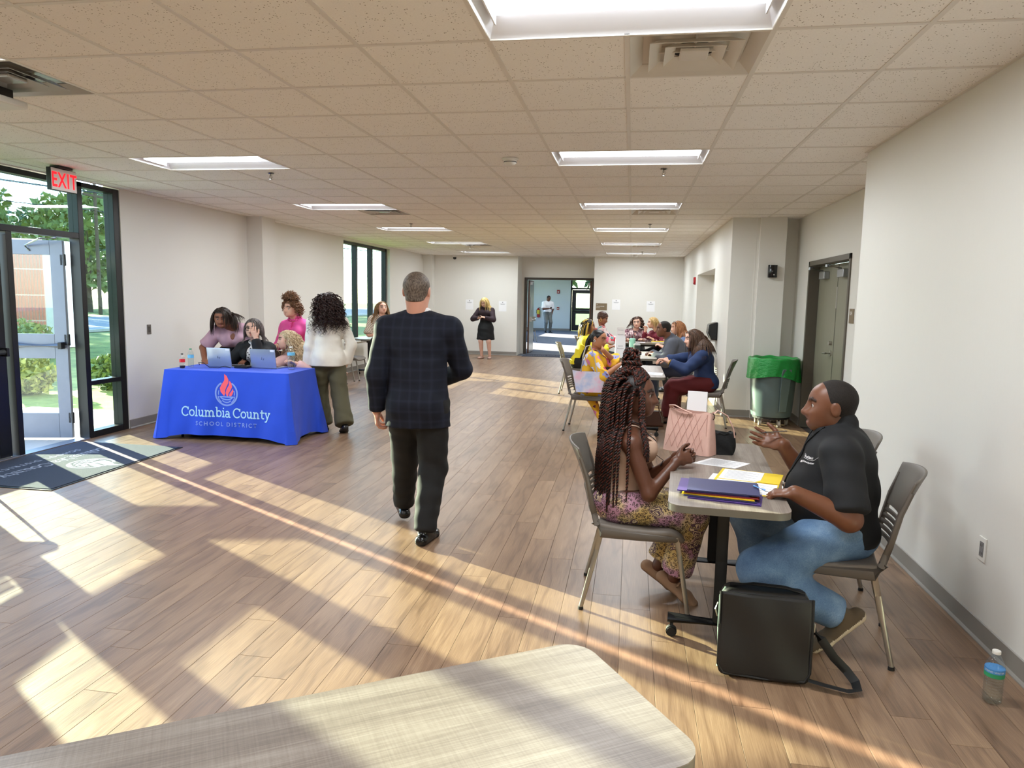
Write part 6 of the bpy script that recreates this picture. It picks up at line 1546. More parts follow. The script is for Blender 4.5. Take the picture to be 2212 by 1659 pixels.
def hair(J, style, m, parent, vox=0.006, n=220, L=0.35, rad=0.0042, seed=1, curl=0.0, cf=40, part=0.0, vol=0.012, front=0.30, low=-0.28, ear=0.06, grav=0.22, over=False, m2=None):
    """hair of a style as one part: a cap on the skull plus, for longer hair, falling strands"""
    rs = np.random.RandomState(seed); hh = J['hh']; VS, FS, MI = [], [], []; off = 0
    def push(V, F, mi=0):
        nonlocal off
        VS.append(V); FS.append(F + off); MI.append(np.full(len(F), mi)); off += len(V)
    fl = Field(); g_ = 1 + (vol - 0.012) * 4
    hair_cap(J, fl, r3=(0.352 * g_, 0.445 * g_, 0.385 * g_), low=low, front=front, ear=ear)
    V, F, _ = fl.net(vox); V = relax(V, F, 1)
    if style in ('curly', 'short_curly'): V = wrinkle(V, F, 0.006, 3.0, seed)
    push(V, F)
    if style in ('long', 'curly', 'bob'):
        R0 = scalp(J, n, rs, lo=-0.10, front=0.14, fz=0.40)
        A = np.array([J['hr'], J['hf'], J['hu']])
        roots = J['hc'] + hh * R0 @ A
        # leave the parting, lie on the skull, then fall
        sx = np.sign(R0[:, 0] - part + rs.normal(size=n) * 0.01); bk = np.clip((R0[:, 1] + 0.25) / 0.35, 0, 1); d = np.stack([sx * 0.9 * bk + R0[:, 0] * 1.5 * (1 - bk), -0.35 * bk - 0.7 * (1 - bk) - 0.3 * rs.rand(n), np.full(n, 0.15)], 1) @ A
        cols = hcols(J, 0.008)
        ln = L * (0.75 + 0.35 * rs.rand(n)) + 0.0
        m_ = 26
        P = flow(roots, d / np.linalg.norm(d, axis=1)[:, None], ln, m_, cols, grav, rs, 0.012 if style != 'curly' else 0.10)
        if curl > 0:
            t = np.linspace(0, 1, m_)[None, :]; ph = rs.rand(n, 1) * 6.28; am = curl * np.minimum(1, t * 3); fr = cf * ln[:, None] * (0.8 + 0.4 * rs.rand(n, 1))
            P = P + am[..., None] * (np.cos(ph + fr * t)[..., None] * J['hr'] + np.sin(ph + fr * t)[..., None] * J['hf'])
        t = np.linspace(0, 1, m_)[None, :]
        rr = rad * (0.7 + 0.6 * rs.rand(n, 1)) * (1 - 0.75 * t ** 2.5)
        V, F = rib_tubes(P, rr, 5)
        half = int(n * 0.4)
        if m2 is not None:
            fcnt = (m_ - 1) * 5; mi = np.repeat((rs.rand(n) < 0.45).astype(int), fcnt); VS.append(V); FS.append(F + off); MI.append(mi); off += len(V)
        else: push(V, F)
    V = np.concatenate(VS); F = np.concatenate(FS); MI = np.concatenate(MI)
    return mesh_np('hair', V, F, [m] if m2 is None else [m, m2], MI if m2 is not None else None, parent)
def snap(pts, o, off=0.004):
    """lay points on the nearest surface point of a mesh part"""
    from mathutils.bvhtree import BVHTree
    me = o.data; n = len(me.vertices); V = np.empty(n * 3, np.float32); me.vertices.foreach_get('co', V); F = np.empty(len(me.polygons) * 4, np.int32); me.loops.foreach_get('vertex_index', F)
    t = BVHTree.FromPolygons([tuple(v) for v in V.reshape(-1, 3).tolist()], F.reshape(-1, 4).tolist()); out = []
    for p in pts:
        c, nn, _, _ = t.find_nearest(Vector(p)); out.append(tuple(c + nn * off))
    return out
def person_root(P, label):
    e = empty('person', (P['at'][0], P['at'][1], 0)); tag(e, label, 'person')
    # parts are modelled in world space
    return e
def finish(e):
    inv = Matrix.Translation((-e.location[0], -e.location[1], -e.location[2]))
    for ch in e.children: ch.matrix_parent_inverse = inv
def body(J, P, sk, e, vox=0.009, fine=0.0055, legs=True):
    """one continuous skin mesh: coarse trunk and limbs, finer head and hands, all in one object"""
    VS, FS, MI, PT = [], [], [], []; off = 0
    def put_(V, F, L, mi=0):
        nonlocal off
        pt = np.stack([(L == 1), (L == 4), np.zeros(len(L))], 1).astype(float); pt = relax(pt, F, 1, 0.45) if (L > 0).any() else pt
        VS.append(V); FS.append(F + off); MI.append(np.full(len(F), mi)); PT.append(pt); off += len(V)
    def push(f_, v_):
        V, F, L = f_.net(v_); put_(relax(V, F, 1, 0.4), F, L)
    fl = Field(); torso(fl, J)
    for n in 'RL': arm(fl, J, n)
    if legs:
        for n in 'RL': leg(fl, J, n)
    fl.cap(J['nb'] - J['us'] * 0.03, hp(J, 0, -0.09, -0.30), 0.030 * J['H'], 0.028 * J['H'], 0.03)
    push(fl, vox)
    fh = Field(); head(fh, J, P); push(fh, fine * 0.8)
    A = np.array([J['hr'], J['hf'], J['hu']]); hh = J['hh']; gz = P.get('gaze', 0.0)
    if not P.get('shut'):
        for s in (1, -1):
            V, F = ball(hp(J, s * 0.148, 0.292, 0.026), A, np.full(3, 0.076 * hh)); put_(V, F, np.zeros(len(V)), 1)
            V, F = ball(hp(J, s * 0.148 + gz, 0.292 + 0.048, 0.024), A, np.full(3, 0.036 * hh), 10, 7); put_(V, F, np.zeros(len(V)), 2)
    if P.get('mouth', 0) > 0: V, F = ball(hp(J, 0, 0.345, -0.262), A, np.array([0.085, 0.055, 0.028]) * hh); put_(V, F, np.zeros(len(V)), 3)
    hd = P.get('hands', {})
    for n in 'RL':
        f2 = Field(); kw = dict(hd.get(n, {}))
        for q in ('d', 'pn'):
            if q in kw: v = kw[q]; kw[q] = J['r'] * v[0] + J['f'] * v[1] + Zv * v[2]
        ak = (0.9 if J['fem'] else 1.06) * J['g'] ** 0.7
        f2.cap(J['el' + n] + (J['wr' + n] - J['el' + n]) * 0.75, J['wr' + n], 0.0190 * J['H'] * ak, 0.0165 * J['H'] * ak, 0.01)
        hand(f2, J, n, **kw); push(f2, fine * 0.8)
    o = mesh_np('body', np.concatenate(VS), np.concatenate(FS), sk, np.concatenate(MI), e)
    at = o.data.color_attributes.new('paint', 'FLOAT_COLOR', 'POINT'); pt = np.concatenate(PT)
    at.data.foreach_set('color', np.concatenate([pt, np.ones((len(pt), 1))], 1).astype(np.float32).ravel())
    return o
def crv(pts, n=24):
    """smooth path through points"""
    P_ = [np.asarray(p, float) for p in pts]; P_ = [2 * P_[0] - P_[1]] + P_ + [2 * P_[-1] - P_[-2]]; out = []
    m = len(P_) - 3
    for i in range(m):
        for t in np.linspace(0, 1, max(2, n // m), endpoint=(i == m - 1)):
            a, b_, c, d = P_[i:i + 4]; out.append(tuple(0.5 * (2 * b_ + (c - a) * t + (2 * a - 5 * b_ + 4 * c - d) * t * t + (3 * b_ - a - 3 * c + d) * t ** 3)))
    return out
def top(J, e, m, name='blouse', off=0.014, sleeve=2.0, hem=0.02, neck=0.05, vox=0.01, bell=0.0, wr=0.004, soff=None, seed=0.0, low=0.06, deep=0.0, puff=0.0, flare=0.0, extra=None):
    """upper garment over the trunk and sleeves"""
    f = Field(); torso(f, J, off, low=low); H = J['H']
    if flare: f.cap(J['waist'], J['pel'] - Zv * 0.06 * H, 0.075 * H * J['g'] + off, 0.092 * H * J['g'] + off + flare, 0.03, 0, J['r'], 0.8)
    for n in 'RL':
        if sleeve > 0: arm(f, J, n, off + 0.004 if soff is None else soff, sleeve, 0.025, 0, bell)
        if puff: f.ell(J['sh' + n] + (J['el' + n] - J['sh' + n]) * 0.15, np.full(3, 0.04 * H + puff), None, 0.03)
    f.clip(J['pel'] - Zv * hem, -Zv) if hem is not None else None
    f.ell(J['nb'] + J['us'] * (0.055 * H) + J['fc'] * 0.01 * H, np.array([0.046, 0.052, 0.052]) * H + neck * 0.2, np.array([J['rc'], J['fc'], J['us']]), 0.012, 0, -1)
    if deep: f.cap(J['nb'] + J['us'] * 0.03 * H + J['fc'] * 0.06 * H, J['chest'] + J['us'] * (0.05 - deep) * H + J['fc'] * 0.095 * H, 0.028 * H, 0.006 * H, 0.01, 0, None, 1, None, -1)
    if extra: extra(f)
    return make(f, vox, name, m, e, wr, 1.0, seed)
def trousers(J, e, m, off=(0.012, 0.014, 0.02), vox=0.01, wr=0.004, hem=0.97, name='trousers', seed=1.0, rise=0.05):
    f = Field(); H = J['H']
    f.cap(J['pel'] - Zv * 0.01, J['waist'] - Zv * 0.02, (0.098 if J['fem'] else 0.092) * H * J['g'] + 0.010, 0.078 * H * J['g'] + 0.010, 0.03, 0, J['r'], 0.8)
    for s in (1, -1): f.ell(J['pel'] + J['r'] * s * 0.04 * H - J['f'] * 0.035 * H, np.array([0.052, 0.05, 0.056]) * H * J['g'] + 0.01, None, 0.04)
    for n in 'RL': leg(f, J, n, off, upto=1 + hem)
    f.clip(J['pel'] + Zv * rise * H, Zv)
    return make(f, vox, name, m, e, wr, 1.1, seed)
# ================================================================ the people
def plaid_mat():
    m, g, b = new_mat('navy_plaid'); tc = g.n.new('ShaderNodeTexCoord'); s = g.n.new('ShaderNodeSeparateXYZ'); g.link(tc.outputs['Object'], s.inputs[0])
    def band(c, f): return g.math('POWER', g.math('MULTIPLY_ADD', g.math('SINE', g.math('MULTIPLY', c, f)), 0.5, 0.5), 6.0)
    t = g.math('ADD', g.math('ADD', band(s.outputs[0], 95), band(s.outputs[2], 95)), g.math('MULTIPLY', g.noise(g.mapping(tc.outputs['Object'], (500, 500, 500)), 1, 2), 0.5))
    g.link(g.ramp(g.math('MULTIPLY', t, 0.5), [(0.1, lin((21, 24, 36))), (0.9, lin((32, 36, 51)))]), b.inputs['Base Color']); b.inputs['Roughness'].default_value = 0.8; b.inputs['Specular IOR Level'].default_value = 0.25
    return m
def cloth(name, c, rough=0.8, var=0.06, bump=0.1, bs=350, sheen=0.0): return mat(name, c, rough, var=var, scale=9, bump=bump, bscale=bs, sheen=sheen)
def spots_mat(name, base, cols, scale=20, thr=0.42, warp=0.08, rough=0.75, fine=None):
    """printed cloth: clusters of coloured shapes on a ground"""
    m, g, b = new_mat(name); tc = g.n.new('ShaderNodeTexCoord'); v = tc.outputs['Object']
    nz = g.n.new('ShaderNodeTexNoise'); nz.inputs['Scale'].default_value = scale * 1.3; g.link(v, nz.inputs['Vector'])
    mx = g.n.new('ShaderNodeVectorMath'); mx.operation = 'MULTIPLY_ADD'; g.link(nz.outputs['Color'], mx.inputs[0]); mx.inputs[1].default_value = (warp,) * 3; g.link(v, mx.inputs[2]); v = mx.outputs[0]
    vo = g.n.new('ShaderNodeTexVoronoi'); vo.inputs['Scale'].default_value = scale; g.link(v, vo.inputs['Vector'])
    sp = g.n.new('ShaderNodeSeparateColor'); g.link(vo.outputs['Color'], sp.inputs[0])
    st = [(i / len(cols), lin(c)) for i, c in enumerate(cols)]
    pc = g.ramp(sp.outputs[0], st); pc.node.color_ramp.interpolation = 'CONSTANT'
    petals = g.noise(v, scale * 4.5, 1)
    d = g.math('ADD', vo.outputs['Distance'], g.math('MULTIPLY', g.math('SUBTRACT', petals, 0.5), 0.35))
    mask = g.math('LESS_THAN', d, thr); core = g.math('LESS_THAN', d, thr * 0.35)
    pick = g.math('GREATER_THAN', sp.outputs[1], 0.25)
    col = g.mix(g.math('MULTIPLY', mask, pick), lin(base), pc); col = g.mix(g.math('MULTIPLY', core, pick), col, lin(cols[-1]))
    if fine is not None:
        v2 = g.n.new('ShaderNodeTexVoronoi'); v2.inputs['Scale'].default_value = scale * 5; g.link(v, v2.inputs['Vector'])
        col = g.mix(g.math('MULTIPLY', g.math('LESS_THAN', v2.outputs['Distance'], 0.45), 0.85), lin(fine), col)
    g.link(col, b.inputs['Base Color']); b.inputs['Roughness'].default_value = rough
    return m
M_BLKCL = cloth('black_cloth', (12, 12, 14)); M_SHOEB = mat('black_leather', (14, 14, 15), 0.22, var=0.03); M_SOLE = mat('dark_sole', (24, 23, 23), 0.6)
PI2 = 2 * PI
# ---- the man in the plaid jacket, walking away
P = dict(H=1.755, sex='m', g=1.06, shw=1.03, at=(-1.365, 4.52), face=92, lean=2, handL=(-0.285, 0.02, 0.845), handR=(0.08, 0.30, 1.02), poleR=(1.0, -0.2, -0.5), poleL=(-0.3, -0.8, -0.2), footR=(0.075, -0.10, 0.0), footL=(-0.19, 0.34, 0.02, 22), hface=93, hpitch=4, hands=dict(L=dict(pn=(1, 0.3, 0), curl=0.5)), kneeL=(0.1, 1, 0.1), zp=0.90, fpitchL=-8, head=(-1.375, 4.53, 1.642))
J = skeleton(P); e = person_root(P, 'man in a navy plaid jacket and black trousers walking away'); sk = skin('fair', (206, 150, 128))
body(J, P, sk, e, 0.010, 0.006)
def jacket(f):
    H = J['H']
    f.cap(J['waist'] + Zv * 0.02, J['pel'] - Zv * 0.20, 0.098 * H, 0.128 * H, 0.04, 0, J['r'], 0.80, 0.66)
    f.cap(J['shR'] + J['rc'] * 0.016 + J['us'] * 0.006, J['shL'] - J['rc'] * 0.016 + J['us'] * 0.006, 0.038 * H, None, 0.03)
    f.cap(J['nb'] - J['us'] * 0.04, J['nb'] + J['us'] * 0.030, 0.064 * H, 0.049 * H, 0.015, 0, J['r'], 0.95, fe=0.2)
top(J, e, plaid_mat(), 'suit_jacket', 0.022, 1.96, 0.142, 0.02, 0.009, wr=0.0045, soff=0.017, extra=jacket, seed=2.0)
f = Field(); f.cap(J['nb'] + J['us'] * 0.0, J['nb'] + J['us'] * 0.064 + J['fc'] * 0.006, 0.0480 * J['H'], 0.0440 * J['H'], 0.005, 0, J['r'], 1.0, fe=0.15); f.cap(J['nb'] + J['us'] * 0.03, J['nb'] + J['us'] * 0.12 + J['fc'] * 0.02, 0.036 * J['H'], None, 0.004, 0, None, 1, None, -1)
make(f, 0.006, 'shirt_collar', cloth('white_shirt', (232, 230, 232)), e)
trousers(J, e, M_BLKCL, (0.022, 0.030, 0.036), 0.010, 0.006, 0.99)
for n in 'RL': shoe(J, n, M_SHOEB, M_SOLE, e, 0.007)
hair(J, 'short', hairmat('brown_grey', (62, 50, 42), (124, 110, 98), 0.55, (90, 90, 40)), e, 0.006, low=-0.30, front=0.28, vol=0.011)
finish(e)

# ---- foreground: the woman with long twists
P = dict(H=1.56, sex='f', g=1.0, bust=1.05, tl=0.80, at=(-0.02, 3.86), zp=0.535, face=0, lean=10, handR=('w', 0.262, 3.745, 0.785), handL=('w', 0.272, 3.865, 0.785), poleR=(0.45, -0.4, -1), poleL=(-0.45, -0.4, -1), footR=(0.02, 0.30, 0.05, -25), footL=(-0.11, 0.22, 0.06, -20), kneeR=(0.1, 1, 0.5), kneeL=(-0.1, 1, 0.5), fpitchR=28, fpitchL=28, hface=-6, hpitch=3, head=(0.040, 3.86, 1.108), hs=1.1, lips=1.35, nose=1.25, hw=0.96,
         hands=dict(R=dict(d=(-0.45, 1, 0.30), pn=(-1, 0.1, -0.15), curl=(0.45, 0.5, 0.55, 0.6), thumb=0.25), L=dict(d=(0.35, 1, 0.25), pn=(1, 0.1, -0.1), curl=(0.5, 0.55, 0.6, 0.6), thumb=0.2)))
J = skeleton(P); e = person_root(P, 'woman with long dark red twists in a beige camisole, seated at the foreground table')
sk = skin('deep', (92, 56, 40), 0.42, (138, 76, 72))
BO = body(J, P, sk, e, 0.0075, 0.0048)
f = Field(); torso(f, J, 0.009, 0.03, 0, 0.0, sh=False)
H = J['H']
f.clip(J['chest'] + J['us'] * 0.048 * H, J['us']); f.clip(J['pel'] + Zv * 0.0, -Zv)
make(f, 0.007, 'camisole', cloth('beige_knit', (186, 154, 132), 0.7), e, 0.003, 1.3, 3.0)
for s in (1, -1):
    c0 = J['chest'] + J['us'] * 0.04 * H + J['rc'] * s * 0.055 * H
    pts = [c0 + J['fc'] * 0.078 * H, c0 + J['fc'] * 0.060 * H + J['us'] * 0.045 * H, J['nb'] + J['rc'] * s * 0.056 * H + J['us'] * 0.016 * H + J['fc'] * 0.012 * H, J['nb'] + J['rc'] * s * 0.056 * H + J['us'] * 0.008 * H - J['fc'] * 0.03 * H, c0 - J['fc'] * 0.060 * H + J['us'] * 0.02 * H, c0 - J['fc'] * 0.062 * H - J['us'] * 0.02 * H]
    MB().tube(crv(snap(crv(pts, 14), BO, 0.005), 30), 0.006, 6, flat=(1.0, 0.5)).build('strap', MATS['beige_knit'], e, smooth=True)
pm_, g, b = new_mat('paisley_print'); tc = g.n.new('ShaderNodeTexCoord'); v = tc.outputs['Object']
zone = g.noise(v, 6.5, 2); gcol = g.ramp(zone, [(0.42, lin((206, 176, 112))), (0.5, lin((214, 190, 150))), (0.58, lin((196, 146, 172)))])
vo = g.n.new('ShaderNodeTexVoronoi'); vo.inputs['Scale'].default_value = 75; g.link(v, vo.inputs['Vector'])
ring = g.math('MULTIPLY', g.math('GREATER_THAN', vo.outputs[0], 0.30), g.math('LESS_THAN', vo.outputs[0], 0.52))
col = g.mix(g.math('MULTIPLY', ring, 0.9), gcol, lin((72, 52, 46)))
wv = g.n.new('ShaderNodeTexVoronoi'); wv.inputs['Scale'].default_value = 11; nz = g.n.new('ShaderNodeTexNoise'); nz.inputs['Scale'].default_value = 18; g.link(v, nz.inputs['Vector'])
mx = g.n.new('ShaderNodeVectorMath'); mx.operation = 'MULTIPLY_ADD'; g.link(nz.outputs['Color'], mx.inputs[0]); mx.inputs[1].default_value = (0.12,) * 3; g.link(v, mx.inputs[2]); g.link(mx.outputs[0], wv.inputs['Vector'])
fl_ = g.math('LESS_THAN', wv.outputs[0], 0.42); pet = g.math('GREATER_THAN', g.math('SINE', g.math('MULTIPLY', wv.outputs[0], 46.0)), 0.2)
col = g.mix(fl_, col, g.mix(pet, lin((96, 70, 84)), lin((226, 204, 166))))
g.link(col, b.inputs['Base Color']); b.inputs['Roughness'].default_value = 0.75
trousers(J, e, pm_, (0.016, 0.026, 0.05), 0.009, 0.004, 0.86, rise=0.045)
f = Field(); f.cap(J['pel'] + Zv * 0.025, J['pel'] + Zv * 0.05, 0.090 * H, 0.086 * H, 0.02, 0, J['r'], 0.82); f.clip(J['pel'] + Zv * 0.058, Zv); f.clip(J['pel'] + Zv * 0.02, -Zv); make(f, 0.008, 'waistband', M_BLKCL, e)
M_TAN = mat('tan_suede', (150, 116, 88), 0.8, var=0.05)
for n in 'RL':
    s_ = shoe(J, n, M_TAN, mat('tan_sole', (120, 92, 68), 0.7), e, 0.006, 'flat')
    td = J['td' + n]; sd_ = unit(np.cross(td, Zv)); up = np.cross(sd_, td); c = J['an' + n] - up * 0.012 + td * 0.045
    MB().tube([tuple(c + sd_ * 0.036 * math.cos(t) + up * (0.020 * math.sin(t))) for t in np.linspace(-0.3, PI + 0.3, 12)], 0.005, 6).build('shoe_bow', M_TAN, s_, smooth=True)
# twists: two-strand ropes from the scalp, half gathered into a knot on top
rs = np.random.RandomState(5); A = np.array([J['hr'], J['hf'], J['hu']]); hh = J['hh']; NB_ = 74
R0 = scalp(J, NB_, rs, lo=-0.22, front=0.05, fz=0.6); roots = J['hc'] + hh * R0 @ A
d0 = np.stack([R0[:, 0] * 1.5, np.full(NB_, -0.9), np.full(NB_, 0.25)], 1) @ A; d0 /= np.linalg.norm(d0, axis=1)[:, None]
Pth = flow(roots, d0, 0.52 + 0.12 * rs.rand(NB_), 60, hcols(J, 0.020), 0.20, rs, 0.008)
# a few twists fall before the shoulder on the near side
nf = 9; fr = np.array([[0.34, 0.10 + 0.014 * i, 0.22 - 0.012 * i] for i in range(nf)]); froots = J['hc'] + hh * fr @ A
fd = np.tile((np.array([0.75, 0.05, 0.2]) @ A), (nf, 1)); Pf = flow(froots, fd, 0.34 + 0.06 * rs.rand(nf), 60, hcols(J, 0.016), 0.24, rs, 0.006)
Pth = np.concatenate([Pth, Pf]); NB_ = len(Pth)
VS, FS, MI = [], [], []; off = 0
def ropes(Pth, R0_, rs, tw=95.0, r=0.0052, off_=0.0046):
    global off
    n, m, _ = Pth.shape
    # refine the path
    k = 3; t = np.linspace(0, m - 1, m * k); i0 = np.minimum(t.astype(int), m - 2); w_ = (t - i0)[None, :, None]; Q = Pth[:, i0] * (1 - w_) + Pth[:, i0 + 1] * w_
    Tn = np.gradient(Q, axis=1); Tn /= np.maximum(np.linalg.norm(Tn, axis=2, keepdims=True), 1e-9); ref = np.array([0.31, 0.9, 0.3]); U = np.cross(Tn, ref); U /= np.maximum(np.linalg.norm(U, axis=2, keepdims=True), 1e-6); W_ = np.cross(Tn, U)
    s = np.concatenate([np.zeros((n, 1)), np.cumsum(np.linalg.norm(np.diff(Q, axis=1), axis=2), 1)], 1); ph = rs.rand(n, 1) * 6.28
    tp = np.linspace(0, 1, m * k)[None, :]; th = (1 - 0.45 * tp ** 3)
    for j in (0, 1):
        a = ph + s * tw * 2.2 + j * PI
        C = Q + off_ * th[..., None] * (np.cos(a)[..., None] * U + np.sin(a)[..., None] * W_)
        V, F = rib_tubes(C, r * th * np.ones((n, 1)), 6); VS.append(V); FS.append(F + off); off += len(V)
        MI.append(np.full(len(F), j))
ropes(Pth, None, rs)
# top knot: ropes wound round the crown
kc = J['hc'] + hh * (np.array([0, -0.18, 0.72]) @ A); loops = []
for i in range(20):
    ax_ = unit(np.array([math.sin(i * 1.7), math.cos(i * 2.3), 0.55 + 0.5 * math.sin(i)]) @ A); u_, v_ = perp(ax_); rr = 0.042 + 0.012 * math.sin(i * 3.1); cc = kc + ax_ * 0.012 * math.sin(i * 2) + Zv * (0.018 * (i % 4) - 0.022)
    t = np.linspace(0, 1.6 * PI, 40); loops.append(cc + rr * (np.cos(t)[:, None] * u_ + np.sin(t)[:, None] * v_))
ropes(np.array(loops), None, rs, r=0.0058, off_=0.005)
# gathered roots sweeping up to the knot
up_ = []
for i in range(38):
    a = PI * (i / 37.0) * 1.4 - 0.2 * PI; p0_ = np.array([0.335 * math.cos(a), 0.22 * max(math.sin(a), -0.2) + 0.05, 0.26 + 0.17 * max(math.sin(a), 0)]); p1_ = np.array([0.05 * math.cos(a), -0.17, 0.62]); t = np.linspace(0, 1, 40)[:, None]
    q = p0_ * (1 - t) + p1_ * t; q = q + np.array([0, 0, 0.14]) * np.sin(PI * t) * 0.8; n_ = np.array([0.36, 0.44, 0.41]); c_ = np.array([0, -0.05, 0.13]); w_ = np.linalg.norm((q - c_) / n_, axis=1, keepdims=True); q = np.where(w_ < 1, c_ + (q - c_) / w_, q)
    up_.append(J['hc'] + hh * q @ A)
ropes(np.array(up_), None, rs, r=0.0052, off_=0.004)
fl = Field(); hair_cap(J, fl, low=-0.25, front=0.34, ear=0.1); V, F, _ = fl.net(0.006); VS.append(relax(V, F, 1)); FS.append(F + off); MI.append(np.zeros(len(F), int)); off += len(V)
mesh_np('hair', np.concatenate(VS), np.concatenate(FS), [hairmat('twist_black', (14, 9, 8), (30, 18, 15), 0.45), hairmat('twist_auburn', (46, 18, 12), (92, 38, 24), 0.45)], np.concatenate(MI), e)
MB().tube([tuple(kc - (A[2] * 0.05) + 0.034 * (math.cos(t) * A[0] + math.sin(t) * A[1])) for t in np.linspace(0, 2 * PI, 20)], 0.004, 6).build('hair_tie', mat('gold', (200, 168, 90), 0.3, 0.8), e, smooth=True)
# lanyard
MB().tube(snap(crv([p for p in (J['nb'] + J['us'] * 0.03 - J['fc'] * 0.05 + J['rc'] * 0.02, J['nb'] + J['us'] * 0.02 + J['rc'] * 0.062 + J['fc'] * 0.0, J['chest'] + J['us'] * 0.09 + J['rc'] * 0.05 + J['fc'] * 0.13, J['chest'] + J['us'] * 0.02 + J['fc'] * 0.165, J['waist'] + J['us'] * 0.06 + J['fc'] * 0.155)], 24), BO, 0.013), 0.004, 6, flat=(1.6, 0.5)).build('lanyard', M_BLKCL, e, smooth=True)
finish(e)

# ---- foreground: the man in the black polo
P = dict(H=1.74, sex='m', g=1.2, shw=1.04, tl=0.82, at=(1.02, 3.58), zp=0.54, face=168, lean=4, handL=('w', 0.742, 3.268, 0.772), handR=('w', 0.800, 3.86, 0.875), poleL=(-0.35, -0.6, -1), poleR=(0.3, -0.5, -1), footL=(-0.20, -0.02, 0.10, 14), footR=(0.20, 0.32, 0.0, -8), kneeL=(-0.35, 1, 0.35), kneeR=(0.25, 1, 0.4), al=0.95, fpitchL=42, hface=172, hpitch=2, hs=1.06, head=(0.955, 3.60, 1.122), mouth=0.6, lips=1.2, nose=1.25, hw=1.03,
         hands=dict(L=dict(d=(0.1, 1, -0.12), pn=(0.1, 0, -1), curl=(0.55, 0.55, 0.6, 0.65), thumb=0.6), R=dict(d=(0.15, 1, 0.18), pn=(-0.85, -0.2, 0.5), curl=(0.12, 0.1, 0.12, 0.2), spread=0.16, thumb=0.1)))
J = skeleton(P); J['belly'] = 0.02; e = person_root(P, 'man in a black polo shirt and jeans gesturing at the foreground table'); sk = skin('brown', (112, 70, 48), 0.42, (126, 66, 58))
body(J, P, sk, e, 0.008, 0.0048)
H = J['H']
def collar(f):
    f.cap(J['nb'] + J['us'] * 0.040 - J['fc'] * 0.012, J['nb'] + J['us'] * 0.0 + J['fc'] * 0.005, 0.044 * H, 0.062 * H, 0.012, 0, J['rc'], 1.02)
POLO = top(J, e, cloth('black_polo', (12, 13, 17), 0.8), 'polo_shirt', 0.016, 0.88, 0.05, 0.03, 0.0085, bell=0.016, wr=0.005, extra=collar, deep=0.02, seed=4.0)
jm, g, b = new_mat('denim'); tc = g.n.new('ShaderNodeTexCoord'); v = tc.outputs['Object']
f1 = g.noise(v, 5.5, 4, 0.6); f2 = g.noise(g.mapping(v, (400, 400, 120)), 1, 2)
g.link(g.ramp(g.math('ADD', g.math('MULTIPLY', f1, 0.7), g.math('MULTIPLY', f2, 0.3)), [(0.3, lin((62, 88, 122))), (0.5, lin((98, 128, 162))), (0.7, lin((142, 168, 194)))]), b.inputs['Base Color']); b.inputs['Roughness'].default_value = 0.85
tr = trousers(J, e, jm, (0.020, 0.030, 0.040), 0.009, 0.005, 0.95, 'jeans')
M_OLSH = mat('olive_sneaker', (98, 82, 62), 0.75, var=0.06); M_CRSOLE = mat('cream_sole', (222, 208, 180), 0.6)
for n in 'RL': shoe(J, n, M_OLSH, M_CRSOLE, e, 0.006, L=0.275)
hair(J, 'short', hairmat('black_short', (20, 16, 14), (40, 33, 28), 0.75, (160, 160, 160)), e, 0.0055, low=-0.22, front=0.27, vol=0.0095)
fb = Field(); fb.cap(hp(J, -0.07, 0.335, -0.40), hp(J, 0.07, 0.335, -0.40), 0.05 * J['hh'], None, 0.02); fb.cap(hp(J, 0, 0.345, -0.36), hp(J, 0, 0.30, -0.46), 0.05 * J['hh'], None, 0.02)
make(fb, 0.005, 'goatee', HAIRM['black_short'], e)
# printed words on the chest, lanyard
c0_ = J['chest'] + J['us'] * 0.02 * H - J['rc'] * 0.085 * H + J['fc'] * 0.20; xd = -J['rc'] * 0.93 - J['fc'] * 0.36
for body_, sz, dz in (('School District', 0.017, 0.012), ('Maintenance Operations', 0.0145, -0.014)):
    t_ = text_mesh(body_, sz, 'lettering', MATS['white_shirt'], e, M=lambda x, y, z, dz=dz: tuple(c0_ + xd * x + J['us'] * (y + dz)), depth=0.0, bold=0.0004)
    for v_, q in zip(t_.data.vertices, snap([v_.co[:] for v_ in t_.data.vertices], POLO, 0.0025)): v_.co = q
MB().tube(snap([tuple(c0_ + xd * x + J['us'] * 0.006) for x in np.linspace(-0.055, 0.07, 12)], POLO, 0.002), 0.0009, 4).build('underline', MATS['white_shirt'], e)
for s_ in (1, -1):
    MB().tube(snap(crv([J['nb'] + J['us'] * 0.012 + J['rc'] * s_ * 0.06 + J['fc'] * 0.05, J['chest'] + J['us'] * 0.03 + J['rc'] * s_ * 0.035 + J['fc'] * 0.20, J['waist'] + J['us'] * 0.03 + J['fc'] * 0.26], 20), POLO, 0.004), 0.004, 6).build('lanyard', M_BLKCL, e, smooth=True)
MB().tube(snap([tuple(J['waist'] + J['us'] * (0.03 - 0.012 * i) + J['fc'] * 0.26 + J['rc'] * 0.006 * (-1) ** i) for i in range(6)], POLO, 0.008), 0.0045, 6).build('key_clip', M_STEEL, e, smooth=True)
finish(e)
PEN_HAND = J['wrR']; hd_ = unit(J['wrR'] - J['elR'])
# ---- registration table: five women
M_OLIVEP = cloth('olive_twill', (82, 78, 56)); M_WHB = cloth('white_linen', (226, 222, 212), bump=0.15)
